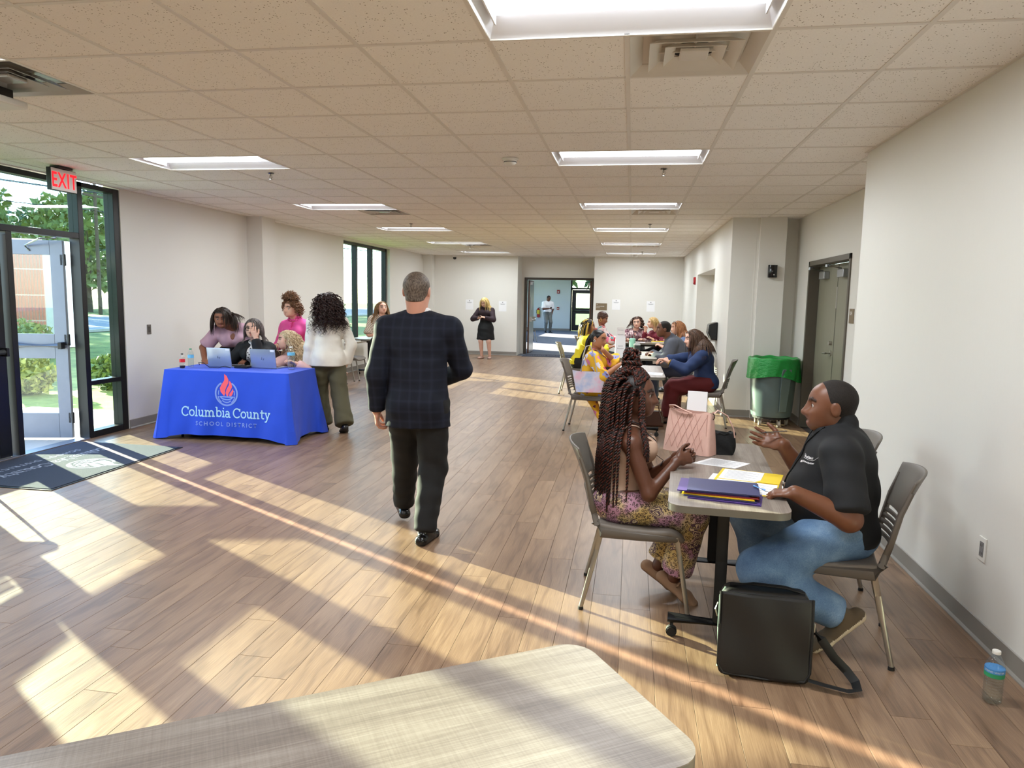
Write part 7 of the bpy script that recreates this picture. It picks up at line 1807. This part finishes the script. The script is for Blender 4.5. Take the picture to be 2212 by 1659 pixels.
# white blouse, dark curls, standing at the table end
P = dict(H=1.665, sex='f', g=1.02, at=(-3.50, 7.98), face=128, lean=4, handL=(-0.24, 0.10, 0.70), handR=(0.20, -0.02, 0.78), footL=(-0.06, 0.0, 0, 6), footR=(0.10, -0.30, 0.035, -10), fpitchR=22, toe=4, hface=150, hpitch=14, hands=dict(L=dict(curl=0.25, pn=(1, 0.2, 0))), head=(-3.555, 8.02, 1.50), zp=0.85, tl=0.92)
J = skeleton(P); e = person_root(P, 'woman with long dark curls in a white blouse and olive trousers'); sk = skin('light', (224, 176, 154), lip=(190, 104, 100))
body(J, P, sk, e, 0.012, 0.007)
top(J, e, M_WHB, 'blouse', 0.026, 1.9, 0.075, 0.03, 0.011, bell=0.010, wr=0.006, soff=0.020, flare=0.035)
trousers(J, e, M_OLIVEP, (0.020, 0.034, 0.070), 0.011, 0.007, 0.985, rise=-0.02)
for n in 'RL': shoe(J, n, M_SHOEB, M_SOLE, e, 0.009)
hair(J, 'curly', hairmat('dark_curls', (26, 14, 12), (58, 34, 28), 0.45), e, 0.008, n=380, L=0.44, rad=0.0048, curl=0.015, cf=120, vol=0.024, seed=4, grav=0.20)
finish(e)
# lavender blouse, leaning on the table
P = dict(H=1.66, sex='f', g=1.22, at=(-4.98, 8.52), face=-68, lean=46, handR=('w', -5.12, 8.02, 0.79), handL=('w', -4.62, 8.10, 0.80), hface=-72, hpitch=16, head=(-4.93, 8.12, 1.300), bust=1.1, zp=0.84, mouth=0.2, tl=0.80, hands=dict(R=dict(curl=0.2), L=dict(curl=0.2)), lips=1.2, hs=1.06, hw=1.06)
J = skeleton(P); J['bust'] = 1.1; e = person_root(P, 'woman in a lavender blouse leaning over the blue table'); sk = skin('tan', (148, 96, 72), lip=(160, 90, 86))
body(J, P, sk, e, 0.012, 0.006)
top(J, e, cloth('lavender_cloth', (198, 160, 176)), 'blouse', 0.018, 0.85, 0.04, 0.03, 0.011, bell=0.022, wr=0.006, puff=0.012, deep=0.03)
trousers(J, e, M_BLKCL, (0.016, 0.02, 0.03), 0.013, 0.005, 0.98)
for n in 'RL': shoe(J, n, M_SHOEB, M_SOLE, e, 0.012)
hair(J, 'bob', hairmat('black_brown', (20, 13, 11), (58, 38, 28), 0.4), e, 0.007, n=420, L=0.25, rad=0.0045, seed=9, vol=0.022, part=0.1, grav=0.2, front=0.30)
finish(e)
# black blazer and glasses, seated, hand at her mouth
P = dict(H=1.62, sex='f', g=1.08, at=(-4.53, 8.24), zp=0.55, face=-86, lean=12, tl=0.86, handR=('w', -4.80, 7.90, 0.80), handL=('w', -4.40, 7.955, 1.075), poleL=(-0.2, 0.2, -1), footR=(0.1, 0.3, 0), footL=(-0.1, 0.3, 0), hface=-82, hpitch=4, head=(-4.50, 8.08, 1.180), hs=1.05, hands=dict(L=dict(d=(0.35, 0.1, 1), pn=(0.0, -1, 0.1), curl=(0.2, 0.2, 0.25, 0.3), thumb=0.4)))
J = skeleton(P); e = person_root(P, 'seated woman in black glasses and black blazer with a hand at her mouth')
body(J, P, SKIN['light'], e, 0.012, 0.006)
f = Field(); torso(f, J, 0.014); f.clip(J['pel'] - Zv * 0.02, -Zv); make(f, 0.011, 'dotted_blouse', spots_mat('dot_print', (232, 230, 228), [(20, 20, 22), (20, 20, 22)], 42, 0.36, 0.02), e)
def openfront(f): f.cap(J['nb'] + J['us'] * 0.02 + J['fc'] * 0.10, J['pel'] + J['fc'] * 0.24, 0.035, 0.11, 0.01, 0, J['rc'], 1.3, None, -1)
top(J, e, cloth('black_blazer', (20, 20, 23)), 'blazer', 0.024, 1.9, 0.05, 0.04, 0.011, wr=0.006, extra=openfront)
trousers(J, e, M_BLKCL, (0.016, 0.02, 0.03), 0.014, 0.004, 0.98)
for n in 'RL': shoe(J, n, M_SHOEB, M_SOLE, e, 0.012)
hair(J, 'bob', hairmat('grey_brown', (56, 48, 46), (128, 118, 114), 0.45), e, 0.007, n=380, L=0.22, rad=0.0042, seed=11, vol=0.018, part=0.12, grav=0.24)
def glasses(J, e, m, r=0.082, t=0.010, sq=0.75):
    mb = MB()
    for s in (1, -1):
        pts = [hp(J, s * 0.150 + r * math.copysign(abs(math.cos(a)) ** 0.7, math.cos(a)) * 1.15, 0.425 - 0.25 * (r * math.cos(a) * s) ** 2, 0.02 + r * sq * math.copysign(abs(math.sin(a)) ** 0.7, math.sin(a))) for a in np.linspace(0, 2 * PI, 21)[:-1]]
        mb.tube([tuple(p) for p in pts], t * J['hh'] / 0.22 * 0.22, 6, closed=True); mb.tube([tuple(hp(J, s * 0.24, 0.41, 0.04)), tuple(hp(J, s * 0.36, 0.2, 0.03)), tuple(hp(J, s * 0.375, -0.02, 0.02))], t * 0.2, 6)
    mb.tube([tuple(hp(J, -0.06, 0.44, 0.03)), tuple(hp(J, 0.06, 0.44, 0.03))], t * 0.22, 6)
    return mb.build('glasses', m, e, smooth=True)
glasses(J, e, M_BLK, 0.098, 0.018)
finish(e)
# pink ruffled blouse, standing behind
P = dict(H=1.62, sex='f', g=1.0, at=(-4.28, 8.86), face=-100, lean=14, handR=('w', -4.45, 8.55, 0.95), handL=('w', -4.05, 8.55, 0.93), hface=-108, hpitch=6, hroll=6, head=(-4.30, 8.66, 1.420), tl=0.88, zp=0.80, shw=0.98)
J = skeleton(P); e = person_root(P, 'woman with piled curly hair in a bright pink ruffled blouse')
body(J, P, SKIN['light'], e, 0.012, 0.006)
M_HOT = cloth('hot_pink', (236, 88, 166), 0.6)
top(J, e, M_HOT, 'blouse', 0.022, 1.9, 0.03, 0.02, 0.011, wr=0.006, puff=0.012, soff=0.020)
rf = MB()
for k in range(2):
    pts = [J['nb'] + J['us'] * (0.070 - 0.03 * k) + (0.066 + 0.012 * k) * (math.cos(a) * J['rc'] + math.sin(a) * J['fc'] * 1.0) + J['us'] * 0.008 * math.sin(a * 13) + (math.cos(a) * J['rc'] + math.sin(a) * J['fc']) * 0.008 * math.cos(a * 13) for a in np.linspace(0, 2 * PI, 90)[:-1]]
    rf.tube([tuple(p) for p in pts], 0.011, 6, closed=True)
pts = [J['nb'] + J['us'] * (0.03 - 0.2 * t) + J['fc'] * (0.088 + 0.065 * math.sin(PI * min(1, t * 1.2) / 2)) + J['rc'] * 0.012 * math.sin(t * 50) for t in np.linspace(0, 1, 50)]
rf.tube([tuple(p) for p in pts], 0.012, 6); rf.build('ruffle', M_HOT, e, smooth=True)
MB().obox(J['chest'] + J['us'] * 0.05 - J['rc'] * 0.085 + J['fc'] * 0.125, -J['rc'] * 0.032 + J['fc'] * -0.008, J['fc'] * 0.003, J['us'] * 0.010).build('name_badge', M_STEEL, e)
trousers(J, e, cloth('denim_dark', (60, 74, 104)), (0.014, 0.018, 0.02), 0.013, 0.004, 0.98)
for n in 'RL': shoe(J, n, M_SHOEB, M_SOLE, e, 0.012)
hm = hairmat('curly_brown', (78, 50, 34), (146, 104, 72), 0.45)
hair(J, 'curly', hm, e, 0.007, n=260, L=0.12, rad=0.0045, curl=0.013, cf=150, vol=0.026, seed=6, grav=0.14)
rs = np.random.RandomState(3); kc = hp(J, 0, -0.02, 0.60)
n_ = 150; d_ = rs.normal(size=(n_, 3)); d_[:, 2] = np.abs(d_[:, 2]) * 0.8; d_ /= np.linalg.norm(d_, axis=1)[:, None]
t = np.linspace(0, 1, 20)[None, :, None]; Q = kc + d_[:, None, :] * (0.04 + 0.075 * t) + 0.014 * np.stack([np.sin(t[..., 0] * 11 + i) * np.ones((n_, 1)) for i in rs.rand(3) * 6], -1) * rs.normal(size=(n_, 1, 3)) + np.array([0, 0, -0.02]) * t * t
V, F = rib_tubes(Q, np.full((n_, 20), 0.0048) * (1 - 0.5 * t[..., 0] ** 2), 5); mesh_np('hair_bun', V, F, hm, None, e)
finish(e)
# blonde, seated, pale pink jacket
P = dict(H=1.62, sex='f', g=1.02, at=(-3.93, 8.30), zp=0.53, face=-100, lean=26, side=-6, tl=0.74, handR=('w', -4.16, 7.82, 0.80), handL=('w', -3.82, 7.80, 0.80), footR=(0.1, 0.3, 0), footL=(-0.1, 0.3, 0), hface=-146, hpitch=4, hroll=-8, head=(-4.075, 8.08, 1.055), hs=1.0)
J = skeleton(P); e = person_root(P, 'seated blonde woman in a pale pink jacket looking at the laptop')
body(J, P, SKIN['light'], e, 0.012, 0.006)
f = Field(); torso(f, J, 0.012); f.clip(J['pel'] - Zv * 0.02, -Zv); make(f, 0.011, 'black_top', M_BLKCL, e)
def openfront2(f): f.cap(J['nb'] + J['us'] * 0.0 + J['fc'] * 0.10, J['pel'] + J['fc'] * 0.22, 0.04, 0.09, 0.01, 0, J['rc'], 1.3, None, -1)
top(J, e, cloth('blush_jacket', (232, 190, 186)), 'jacket', 0.024, 1.9, 0.05, 0.04, 0.011, wr=0.006, extra=openfront2)
trousers(J, e, M_BLKCL, (0.016, 0.02, 0.03), 0.014, 0.004, 0.98)
for n in 'RL': shoe(J, n, M_SHOEB, M_SOLE, e, 0.012)
hair(J, 'long', hairmat('blonde_wave', (150, 120, 86), (238, 216, 180), 0.42, (90, 90, 6)), e, 0.007, n=400, L=0.42, rad=0.0046, curl=0.011, cf=70, vol=0.02, seed=8, part=-0.05, grav=0.2)
finish(e)
# ---- by the window: striped blouse
def stripe_mat():
    m, g, b = new_mat('stripe_blouse'); tc = g.n.new('ShaderNodeTexCoord'); s = g.n.new('ShaderNodeSeparateXYZ'); g.link(tc.outputs['Object'], s.inputs[0])
    w_ = g.noise(tc.outputs['Object'], 6, 2); t = g.math('SINE', g.math('ADD', g.math('MULTIPLY', s.outputs[2], 260.0), g.math('ADD', g.math('MULTIPLY', s.outputs[0], 160.0), g.math('MULTIPLY', w_, 10.0))))
    g.link(g.mix(g.math('GREATER_THAN', t, 0.25), lin((226, 214, 196)), lin((104, 92, 80))), b.inputs['Base Color']); b.inputs['Roughness'].default_value = 0.8
    return m
P = dict(H=1.53, sex='f', g=1.10, tl=0.94, at=(-4.20, 11.78), face=-58, lean=0, handR=(0.05, 0.20, 0.93), handL=(-0.03, 0.22, 0.92), poleR=(1, -0.4, -0.6), hface=-50, hpitch=-6, head=(-4.17, 11.72, 1.395))
J = skeleton(P); e = person_root(P, 'woman with long hair in a striped blouse standing by the tall window')
body(J, P, SKIN['light'], e, 0.014, 0.007)
top(J, e, stripe_mat(), 'blouse', 0.018, 0.95, 0.0, 0.03, 0.012, bell=0.028, wr=0.006)
trousers(J, e, M_BLKCL, (0.03, 0.05, 0.075), 0.014, 0.004, 0.99, rise=0.07)
for n in 'RL': shoe(J, n, M_SHOEB, M_SOLE, e, 0.012)
hair(J, 'long', hairmat('ombre', (92, 66, 46), (172, 136, 92), 0.45, (90, 90, 5)), e, 0.008, n=320, L=0.42, rad=0.005, vol=0.014, seed=12, grav=0.26)
glasses(J, e, M_STEEL, 0.085, 0.012)
finish(e)
# ---- far wall: black dress, phone
P = dict(H=1.64, sex='f', g=1.05, tl=0.9, at=(-3.76, 18.55), face=-96, lean=4, handR=('w', -3.90, 18.30, 1.06), handL=('w', -3.74, 18.27, 1.08), poleR=(1, -0.3, -0.5), poleL=(-1, -0.3, -0.5), hface=-105, hpitch=32, head=(-3.79, 18.46, 1.470), footR=(0.09, 0.03, 0), footL=(-0.13, 0.03, 0), toe=14, hands=dict(R=dict(curl=0.6, pn=(-0.3, 0, 1)), L=dict(curl=0.5, pn=(0.2, -0.4, -1))))
J = skeleton(P); e = person_root(P, 'blonde woman in a black dress looking at her phone by the far wall')
body(J, P, SKIN['light'], e, 0.014, 0.008)
f = Field(); H = J['H']; torso(f, J, 0.014); f.cap(J['pel'] + Zv * 0.10, J['pel'] - Zv * 0.06, 0.085 * H, 0.125 * H, 0.04, 0, J['r'], 0.85); f.cap(J['pel'] - Zv * 0.04, np.array([J['pel'][0], J['pel'][1], 0.50]), 0.122 * H, 0.150 * H, 0.04, 0, J['r'], 0.85, 0.8, fe=0.12); make(f, 0.014, 'dress', M_BLKCL, e, 0.004)
top(J, e, cloth('plum_cardigan', (42, 24, 32)), 'cardigan', 0.022, 1.9, 0.12, 0.05, 0.014, wr=0.005)
for n in 'RL': shoe(J, n, cloth('rose_sandal', (206, 170, 156)), cloth('rose_sole', (170, 130, 112)), e, 0.011, 'flat')
hair(J, 'long', hairmat('pale_blonde', (176, 142, 84), (232, 208, 140), 0.4, (90, 90, 6)), e, 0.009, n=170, L=0.30, rad=0.0065, vol=0.02, seed=14, grav=0.26, front=0.22)
finish(e); JPH = J
o = MB().obox(J['wrR'] + (J['wrR'] - J['elR']) * 0.28 + Zv * 0.02, J['r'] * 0.036, J['f'] * 0.06 + Zv * 0.035, Zv * 0.004 - J['f'] * 0.002).build('phone', M_BLK, bevel=0.002); tag(o, 'phone in the hand of the woman in the black dress', 'phone')
# ---- far room: man in a white polo
P = dict(H=1.76, sex='m', g=1.06, tl=0.95, at=(-3.85, 33.4), face=-62, lean=3, handR=(0.06, 0.30, 1.13), handL=(-0.20, 0.02, 0.86), poleR=(0.8, -0.3, -0.7), hface=-50, hpitch=34, head=(-3.80, 33.32, 1.60), footR=(0.09, 0.0, 0), footL=(-0.12, 0.05, 0), toe=10)
J = skeleton(P); e = person_root(P, 'man in a white polo looking at his phone in the far room')
body(J, P, SKIN['deep'], e, 0.02, 0.011)
top(J, e, MATS['white_shirt'], 'polo_shirt', 0.022, 0.85, 0.03, 0.03, 0.018, bell=0.015)
trousers(J, e, cloth('grey_chino', (104, 108, 106)), (0.014, 0.02, 0.022), 0.018, 0.004, 0.98)
for n in 'RL': shoe(J, n, M_SHOEB, M_SOLE, e, 0.014)
hair(J, 'short', HAIRM['black_short'], e, 0.012, low=-0.25, vol=0.011)
finish(e)
o = MB().obox(J['wrR'] + unit(J['wrR'] - J['elR']) * 0.10 + Zv * 0.02, J['r'] * 0.036, J['f'] * 0.06 + Zv * 0.04, Zv * 0.004 - J['f'] * 0.002).build('phone', M_BLK, bevel=0.002); tag(o, 'phone in the hand of the man in the white polo', 'phone')
# ---- the middle tables
FLORAL = spots_mat('floral_yellow', (238, 184, 44), [(196, 60, 110), (222, 218, 238), (150, 156, 212), (226, 130, 168), (110, 40, 70)], 11, 0.50, 0.07)
P = dict(H=1.58, sex='f', g=1.12, at=(-0.49, 8.90), zp=0.54, face=-8, lean=14, tl=0.84, handR=('w', -0.13, 8.74, 0.82), handL=('w', -0.325, 8.74, 1.00), poleL=(-0.2, 1.0, -0.6), poleR=(0.6, -0.3, -0.8), footR=(0.08, 0.30, 0), footL=(-0.10, 0.34, 0), hface=-24, hpitch=14, hroll=8, head=(-0.385, 8.86, 1.125), mouth=0.5, eyeopen=0.6, hs=1.04, hands=dict(R=dict(curl=0.45), L=dict(d=(-0.9, -0.2, 0.35), pn=(0.2, -1, -0.4), curl=0.35)))
J = skeleton(P); e = person_root(P, 'laughing woman in a yellow floral dress, hand at her shoulder'); sk = skin('olive', (178, 122, 90), lip=(168, 84, 80))
body(J, P, sk, e, 0.011, 0.0055); H = J['H']
top(J, e, FLORAL, 'dress_top', 0.022, 1.05, 0.06, 0.03, 0.010, bell=0.040, wr=0.006, seed=3)
f = Field()
f.cap(J['pel'], J['waist'], 0.10 * H * 1.12, 0.085 * H * 1.1, 0.03, 0, J['r'], 0.85)
for n, s in (('R', 1), ('L', -1)):
    f.cap(J['hip' + n], J['kn' + n], 0.066 * H * 1.1, 0.060 * H, 0.06); f.cap(J['kn' + n], J['an' + n] - Zv * 0.02, 0.062 * H, 0.07 * H, 0.07, fe=0.2)
mid = (J['knR'] + J['knL']) / 2; am = (J['anR'] + J['anL']) / 2; f.cap(mid, am + Zv * 0.02, 0.075 * H, 0.085 * H, 0.06, 0, J['r'], 0.6, fe=0.2)
f.cap(J['pel'] - J['f'] * 0.02 - Zv * 0.02, am - J['f'] * 0.16 + Zv * 0.06, 0.09 * H, 0.035 * H, 0.08, 0, J['r'], 0.5)
make(f, 0.012, 'dress_skirt', FLORAL, e, 0.008, 0.8)
for n in 'RL': shoe(J, n, M_TAN, M_TAN, e, 0.010, 'flat')
hm = hairmat('jet', (12, 11, 12), (30, 27, 28), 0.35)
hair(J, 'short', hm, e, 0.006, low=-0.28, front=0.30, vol=0.014, ear=0.0)
rs = np.random.RandomState(2); n_ = 60; roots = hp(J, 0, -0.46, 0.0) + rs.normal(size=(n_, 3)) * 0.012
Q = flow(roots, np.tile(-J['hf'] * 0.8 - Zv * 0.5, (n_, 1)), 0.30 + 0.05 * rs.rand(n_), 20, hcols(J, 0.01), 0.25, rs, 0.01); V, F = rib_tubes(Q, np.full((n_, 20), 0.007) * (1 - 0.6 * np.linspace(0, 1, 20) ** 2), 5); mesh_np('ponytail', V, F, hm, None, e)
for s in (1,): MB().tube([tuple(hp(J, s * 0.40, -0.02, -0.17) + 0.012 * (math.cos(a) * J['hf'] + math.sin(a) * Zv)) for a in np.linspace(0, 2 * PI, 14)[:-1]], 0.0035, 6, closed=True).build('earring', M_WHITE, e, smooth=True)
finish(e)
# navy blouse, maroon trousers
P = dict(H=1.66, sex='f', g=1.14, at=(0.98, 9.62), zp=0.55, face=172, lean=10, tl=0.79, handR=('w', 0.44, 9.62, 0.83), handL=('w', 0.48, 9.40, 0.83), poleL=(-0.5, -0.3, -1), footR=(0.06, 0.40, 0), footL=(-0.12, 0.45, 0), hface=196, hpitch=10, head=(0.80, 9.62, 1.120), mouth=0.5, eyeopen=0.6, hs=1.03, hands=dict(L=dict(curl=0.4), R=dict(curl=0.4)))
J = skeleton(P); e = person_root(P, 'laughing woman with brown hair in a navy blouse and maroon trousers')
body(J, P, SKIN['light'], e, 0.011, 0.006)
top(J, e, cloth('navy_denim', (34, 54, 96), 0.8), 'blouse', 0.024, 1.8, 0.06, 0.03, 0.010, bell=0.006, wr=0.007, seed=5)
trousers(J, e, cloth('maroon_cloth', (96, 24, 28)), (0.022, 0.04, 0.06), 0.012, 0.006, 0.93)
for n in 'RL': shoe(J, n, M_BRL, M_SOLE, e, 0.010)
hair(J, 'long', hairmat('chestnut', (48, 33, 26), (104, 76, 58), 0.4, (90, 90, 6)), e, 0.007, n=420, L=0.36, rad=0.0046, vol=0.018, seed=15, grav=0.26, part=0.05)
MB().tube([tuple(J['wrL'] + (J['wrL'] - J['elL']) * -0.12 + 0.035 * (math.cos(a) * perp(J['wrL'] - J['elL'])[0] + math.sin(a) * perp(J['wrL'] - J['elL'])[1])) for a in np.linspace(0, 2 * PI, 18)[:-1]], 0.008, 6, closed=True).build('bracelet', MATS['gold'], e, smooth=True)
finish(e)
# grey suit
P = dict(H=1.78, sex='m', g=1.14, at=(0.80, 11.45), zp=0.55, face=176, lean=28, tl=0.86, handR=('w', 0.33, 11.55, 0.78), handL=('w', 0.36, 11.30, 0.78), poleL=(-0.6, 0.2, -1), poleR=(0.6, 0.2, -1), footR=(0.1, 0.4, 0), footL=(-0.12, 0.4, 0), hface=186, hpitch=4, head=(0.50, 11.45, 1.162), hs=1.02, hands=dict(L=dict(d=(0.9, 0.4, 0), curl=0.4), R=dict(d=(-0.9, 0.4, 0), curl=0.4)))
J = skeleton(P); e = person_root(P, 'man in a grey suit leaning on the table with folded arms')
body(J, P, SKIN['brown'], e, 0.013, 0.007)
f = Field(); torso(f, J, 0.012); f.cap(J['nb'] + J['us'] * 0.03, J['nb'] - J['us'] * 0.03, 0.042 * J['H'], 0.05 * J['H'], 0.02); f.clip(J['pel'], -Zv); make(f, 0.012, 'shirt', cloth('pale_blue_shirt', (206, 220, 236)), e)
def of3(f): f.cap(J['nb'] + J['us'] * 0.0 + J['fc'] * 0.09, J['pel'] + J['fc'] * 0.25, 0.03, 0.06, 0.01, 0, J['rc'], 1.4, None, -1); f.cap(J['nb'] + J['us'] * 0.02 - J['fc'] * 0.02, J['nb'] - J['us'] * 0.03, 0.045 * J['H'], 0.06 * J['H'], 0.02)
top(J, e, cloth('grey_suiting', (84, 87, 98), 0.8), 'suit_jacket', 0.026, 1.9, 0.08, 0.03, 0.012, wr=0.006, extra=of3)
trousers(J, e, cloth('navy_trouser', (34, 40, 62)), (0.018, 0.022, 0.03), 0.014, 0.005, 0.97)
for n in 'RL': shoe(J, n, M_SHOEB, M_SOLE, e, 0.011)
hair(J, 'short', HAIRM['black_short'], e, 0.007, low=-0.25, vol=0.011, front=0.27)
finish(e)
# yellow top, black and yellow hair
P = dict(H=1.64, sex='f', g=1.06, at=(-0.84, 12.25), zp=0.54, face=-2, lean=20, tl=0.86, handR=('w', -0.35, 12.15, 0.80), handL=('w', -0.35, 12.4, 0.80), footR=(0.08, 0.36, 0), footL=(-0.1, 0.36, 0), hface=-4, hpitch=6, head=(-0.70, 12.2, 1.150), hs=1.02)
J = skeleton(P); e = person_root(P, 'woman in a yellow top with black and yellow hair, seated sunlit')
body(J, P, SKIN['tan'], e, 0.013, 0.008)
top(J, e, cloth('bright_yellow', (222, 206, 40)), 'blouse', 0.022, 1.85, 0.04, 0.03, 0.012, wr=0.006)
trousers(J, e, M_BLKCL, (0.016, 0.02, 0.03), 0.014, 0.004, 0.97)
for n in 'RL': shoe(J, n, M_SHOEB, M_SOLE, e, 0.012)
hair(J, 'long', hm, e, 0.008, n=190, L=0.26, rad=0.0065, vol=0.02, seed=17, grav=0.2, m2=hairmat('yellow_dye', (206, 160, 50), (240, 206, 96), 0.4, (90, 90, 6)))
finish(e)
# short curls, colourful blouse
COLR = spots_mat('colour_print', (214, 196, 196), [(200, 50, 70), (60, 150, 150), (40, 50, 90), (230, 160, 60), (230, 120, 150)], 12, 0.62, 0.08)
P = dict(H=1.64, sex='f', g=1.12, at=(-0.72, 14.45), zp=0.56, face=4, lean=24, tl=0.98, handR=('w', -0.18, 14.35, 0.84), handL=('w', -0.15, 14.7, 0.80), footR=(0.1, 0.36, 0), footL=(-0.1, 0.36, 0), hface=-8, hpitch=26, head=(-0.56, 14.4, 1.235), hs=1.04)
J = skeleton(P); e = person_root(P, 'woman with short curly hair and hoop earrings in a colourful blouse looking down')
body(J, P, SKIN['tan'], e, 0.013, 0.008)
top(J, e, COLR, 'blouse', 0.022, 1.7, 0.04, 0.03, 0.012, wr=0.006); trousers(J, e, M_BLKCL, (0.016, 0.02, 0.03), 0.015, 0.004, 0.97)
for n in 'RL': shoe(J, n, M_SHOEB, M_SOLE, e, 0.013)
hair(J, 'short_curly', hairmat('short_brown', (46, 28, 22), (92, 62, 50), 0.5), e, 0.007, low=-0.2, vol=0.045, seed=3)
MB().tube([tuple(hp(J, 0.40, -0.02, -0.22) + 0.022 * (math.cos(a) * J['hf'] + math.sin(a) * J['hu'])) for a in np.linspace(0, 2 * PI, 16)[:-1]], 0.005, 6, closed=True).build('earring', MATS['gold'], e, smooth=True)
finish(e)
# patterned blouse, glasses, facing the camera
P = dict(H=1.64, sex='f', g=1.2, at=(0.10, 15.72), zp=0.55, face=-92, lean=14, tl=0.79, handR=('w', -0.1, 15.25, 0.78), handL=('w', 0.25, 15.25, 0.78), footR=(0.1, 0.3, 0), footL=(-0.1, 0.3, 0), hface=-100, hpitch=6, hroll=-6, head=(0.125, 15.58, 1.13), hs=1.05, hw=1.06)
J = skeleton(P); e = person_root(P, 'woman with brown curls and a mauve patterned blouse facing the camera')
body(J, P, SKIN['light'], e, 0.013, 0.0075)
top(J, e, spots_mat('mauve_print', (150, 122, 124), [(84, 60, 66), (206, 184, 182), (120, 70, 84), (60, 48, 56)], 26, 0.6, 0.05), 'blouse', 0.02, 1.8, 0.04, 0.03, 0.012, wr=0.006, deep=0.03); trousers(J, e, M_BLKCL, (0.016, 0.02, 0.03), 0.015, 0.004, 0.97)
for n in 'RL': shoe(J, n, M_SHOEB, M_SOLE, e, 0.013)
hair(J, 'curly', hairmat('brown_curls', (44, 28, 22), (92, 62, 46), 0.45), e, 0.008, n=210, L=0.24, rad=0.006, curl=0.010, cf=100, vol=0.028, seed=19, grav=0.2)
glasses(J, e, M_STEEL, 0.085, 0.012); finish(e)
# blonde, maroon print blouse
P = dict(H=1.62, sex='f', g=1.02, at=(0.60, 15.5), zp=0.55, face=-140, lean=12, tl=0.79, handR=('w', 0.30, 15.28, 0.98), handL=('w', 0.45, 15.2, 0.80), poleR=(0.5, 0, -1), footR=(0.1, 0.3, 0), footL=(-0.1, 0.3, 0), hface=-168, hpitch=4, head=(0.44, 15.42, 1.135), hands=dict(R=dict(d=(-0.2, 0.3, 1), curl=0.5)))
J = skeleton(P); e = person_root(P, 'blonde woman in a maroon print blouse behind the man in grey')
body(J, P, SKIN['light'], e, 0.013, 0.008)
top(J, e, spots_mat('maroon_print', (110, 20, 42), [(214, 180, 186), (110, 20, 42), (140, 40, 60)], 20, 0.35, 0.05), 'blouse', 0.02, 1.8, 0.04, 0.03, 0.012, wr=0.006); trousers(J, e, M_BLKCL, (0.016, 0.02, 0.03), 0.015, 0.004, 0.97)
for n in 'RL': shoe(J, n, M_SHOEB, M_SOLE, e, 0.013)
hair(J, 'bob', hairmat('short_blonde', (150, 116, 70), (220, 190, 130), 0.42), e, 0.008, n=170, L=0.17, rad=0.006, vol=0.02, seed=21, grav=0.22); finish(e)
# auburn hair, sunglasses on the head
P = dict(H=1.64, sex='f', g=1.04, at=(0.98, 13.0), zp=0.55, face=178, lean=12, tl=0.79, handR=('w', 0.55, 13.1, 0.80), handL=('w', 0.55, 12.85, 0.80), footR=(0.1, 0.3, 0), footL=(-0.1, 0.3, 0), hface=190, hpitch=8, head=(0.80, 13.0, 1.135))
J = skeleton(P); e = person_root(P, 'woman with auburn hair and sunglasses on her head behind the man in grey')
body(J, P, SKIN['light'], e, 0.014, 0.008)
top(J, e, cloth('blue_chambray', (96, 112, 146)), 'blouse', 0.02, 1.8, 0.04, 0.03, 0.013, wr=0.006); trousers(J, e, M_BLKCL, (0.016, 0.02, 0.03), 0.015, 0.004, 0.97)
for n in 'RL': shoe(J, n, M_SHOEB, M_SOLE, e, 0.013)
hair(J, 'long', hairmat('auburn', (104, 62, 38), (176, 120, 78), 0.42, (90, 90, 6)), e, 0.008, n=190, L=0.30, rad=0.0065, vol=0.02, seed=23, grav=0.24)
MB().tube([tuple(hp(J, 0.37 * math.cos(a), 0.12 + 0.06 * math.sin(a), 0.36 + 0.16 * math.sin(a))) for a in np.linspace(0, PI, 14)], 0.006, 6).build('sunglasses', M_BLK, e, smooth=True); finish(e)
# pen in the raised hand of the man in the polo
pen('silver and black pen in the raised hand of the man in the polo', tuple(PEN_HAND + hd_ * 0.05 + np.array([0.045, -0.01, 0.035])), tuple(PEN_HAND + hd_ * 0.05 + np.array([-0.085, -0.02, 0.022])), M_STEEL, M_BLK)
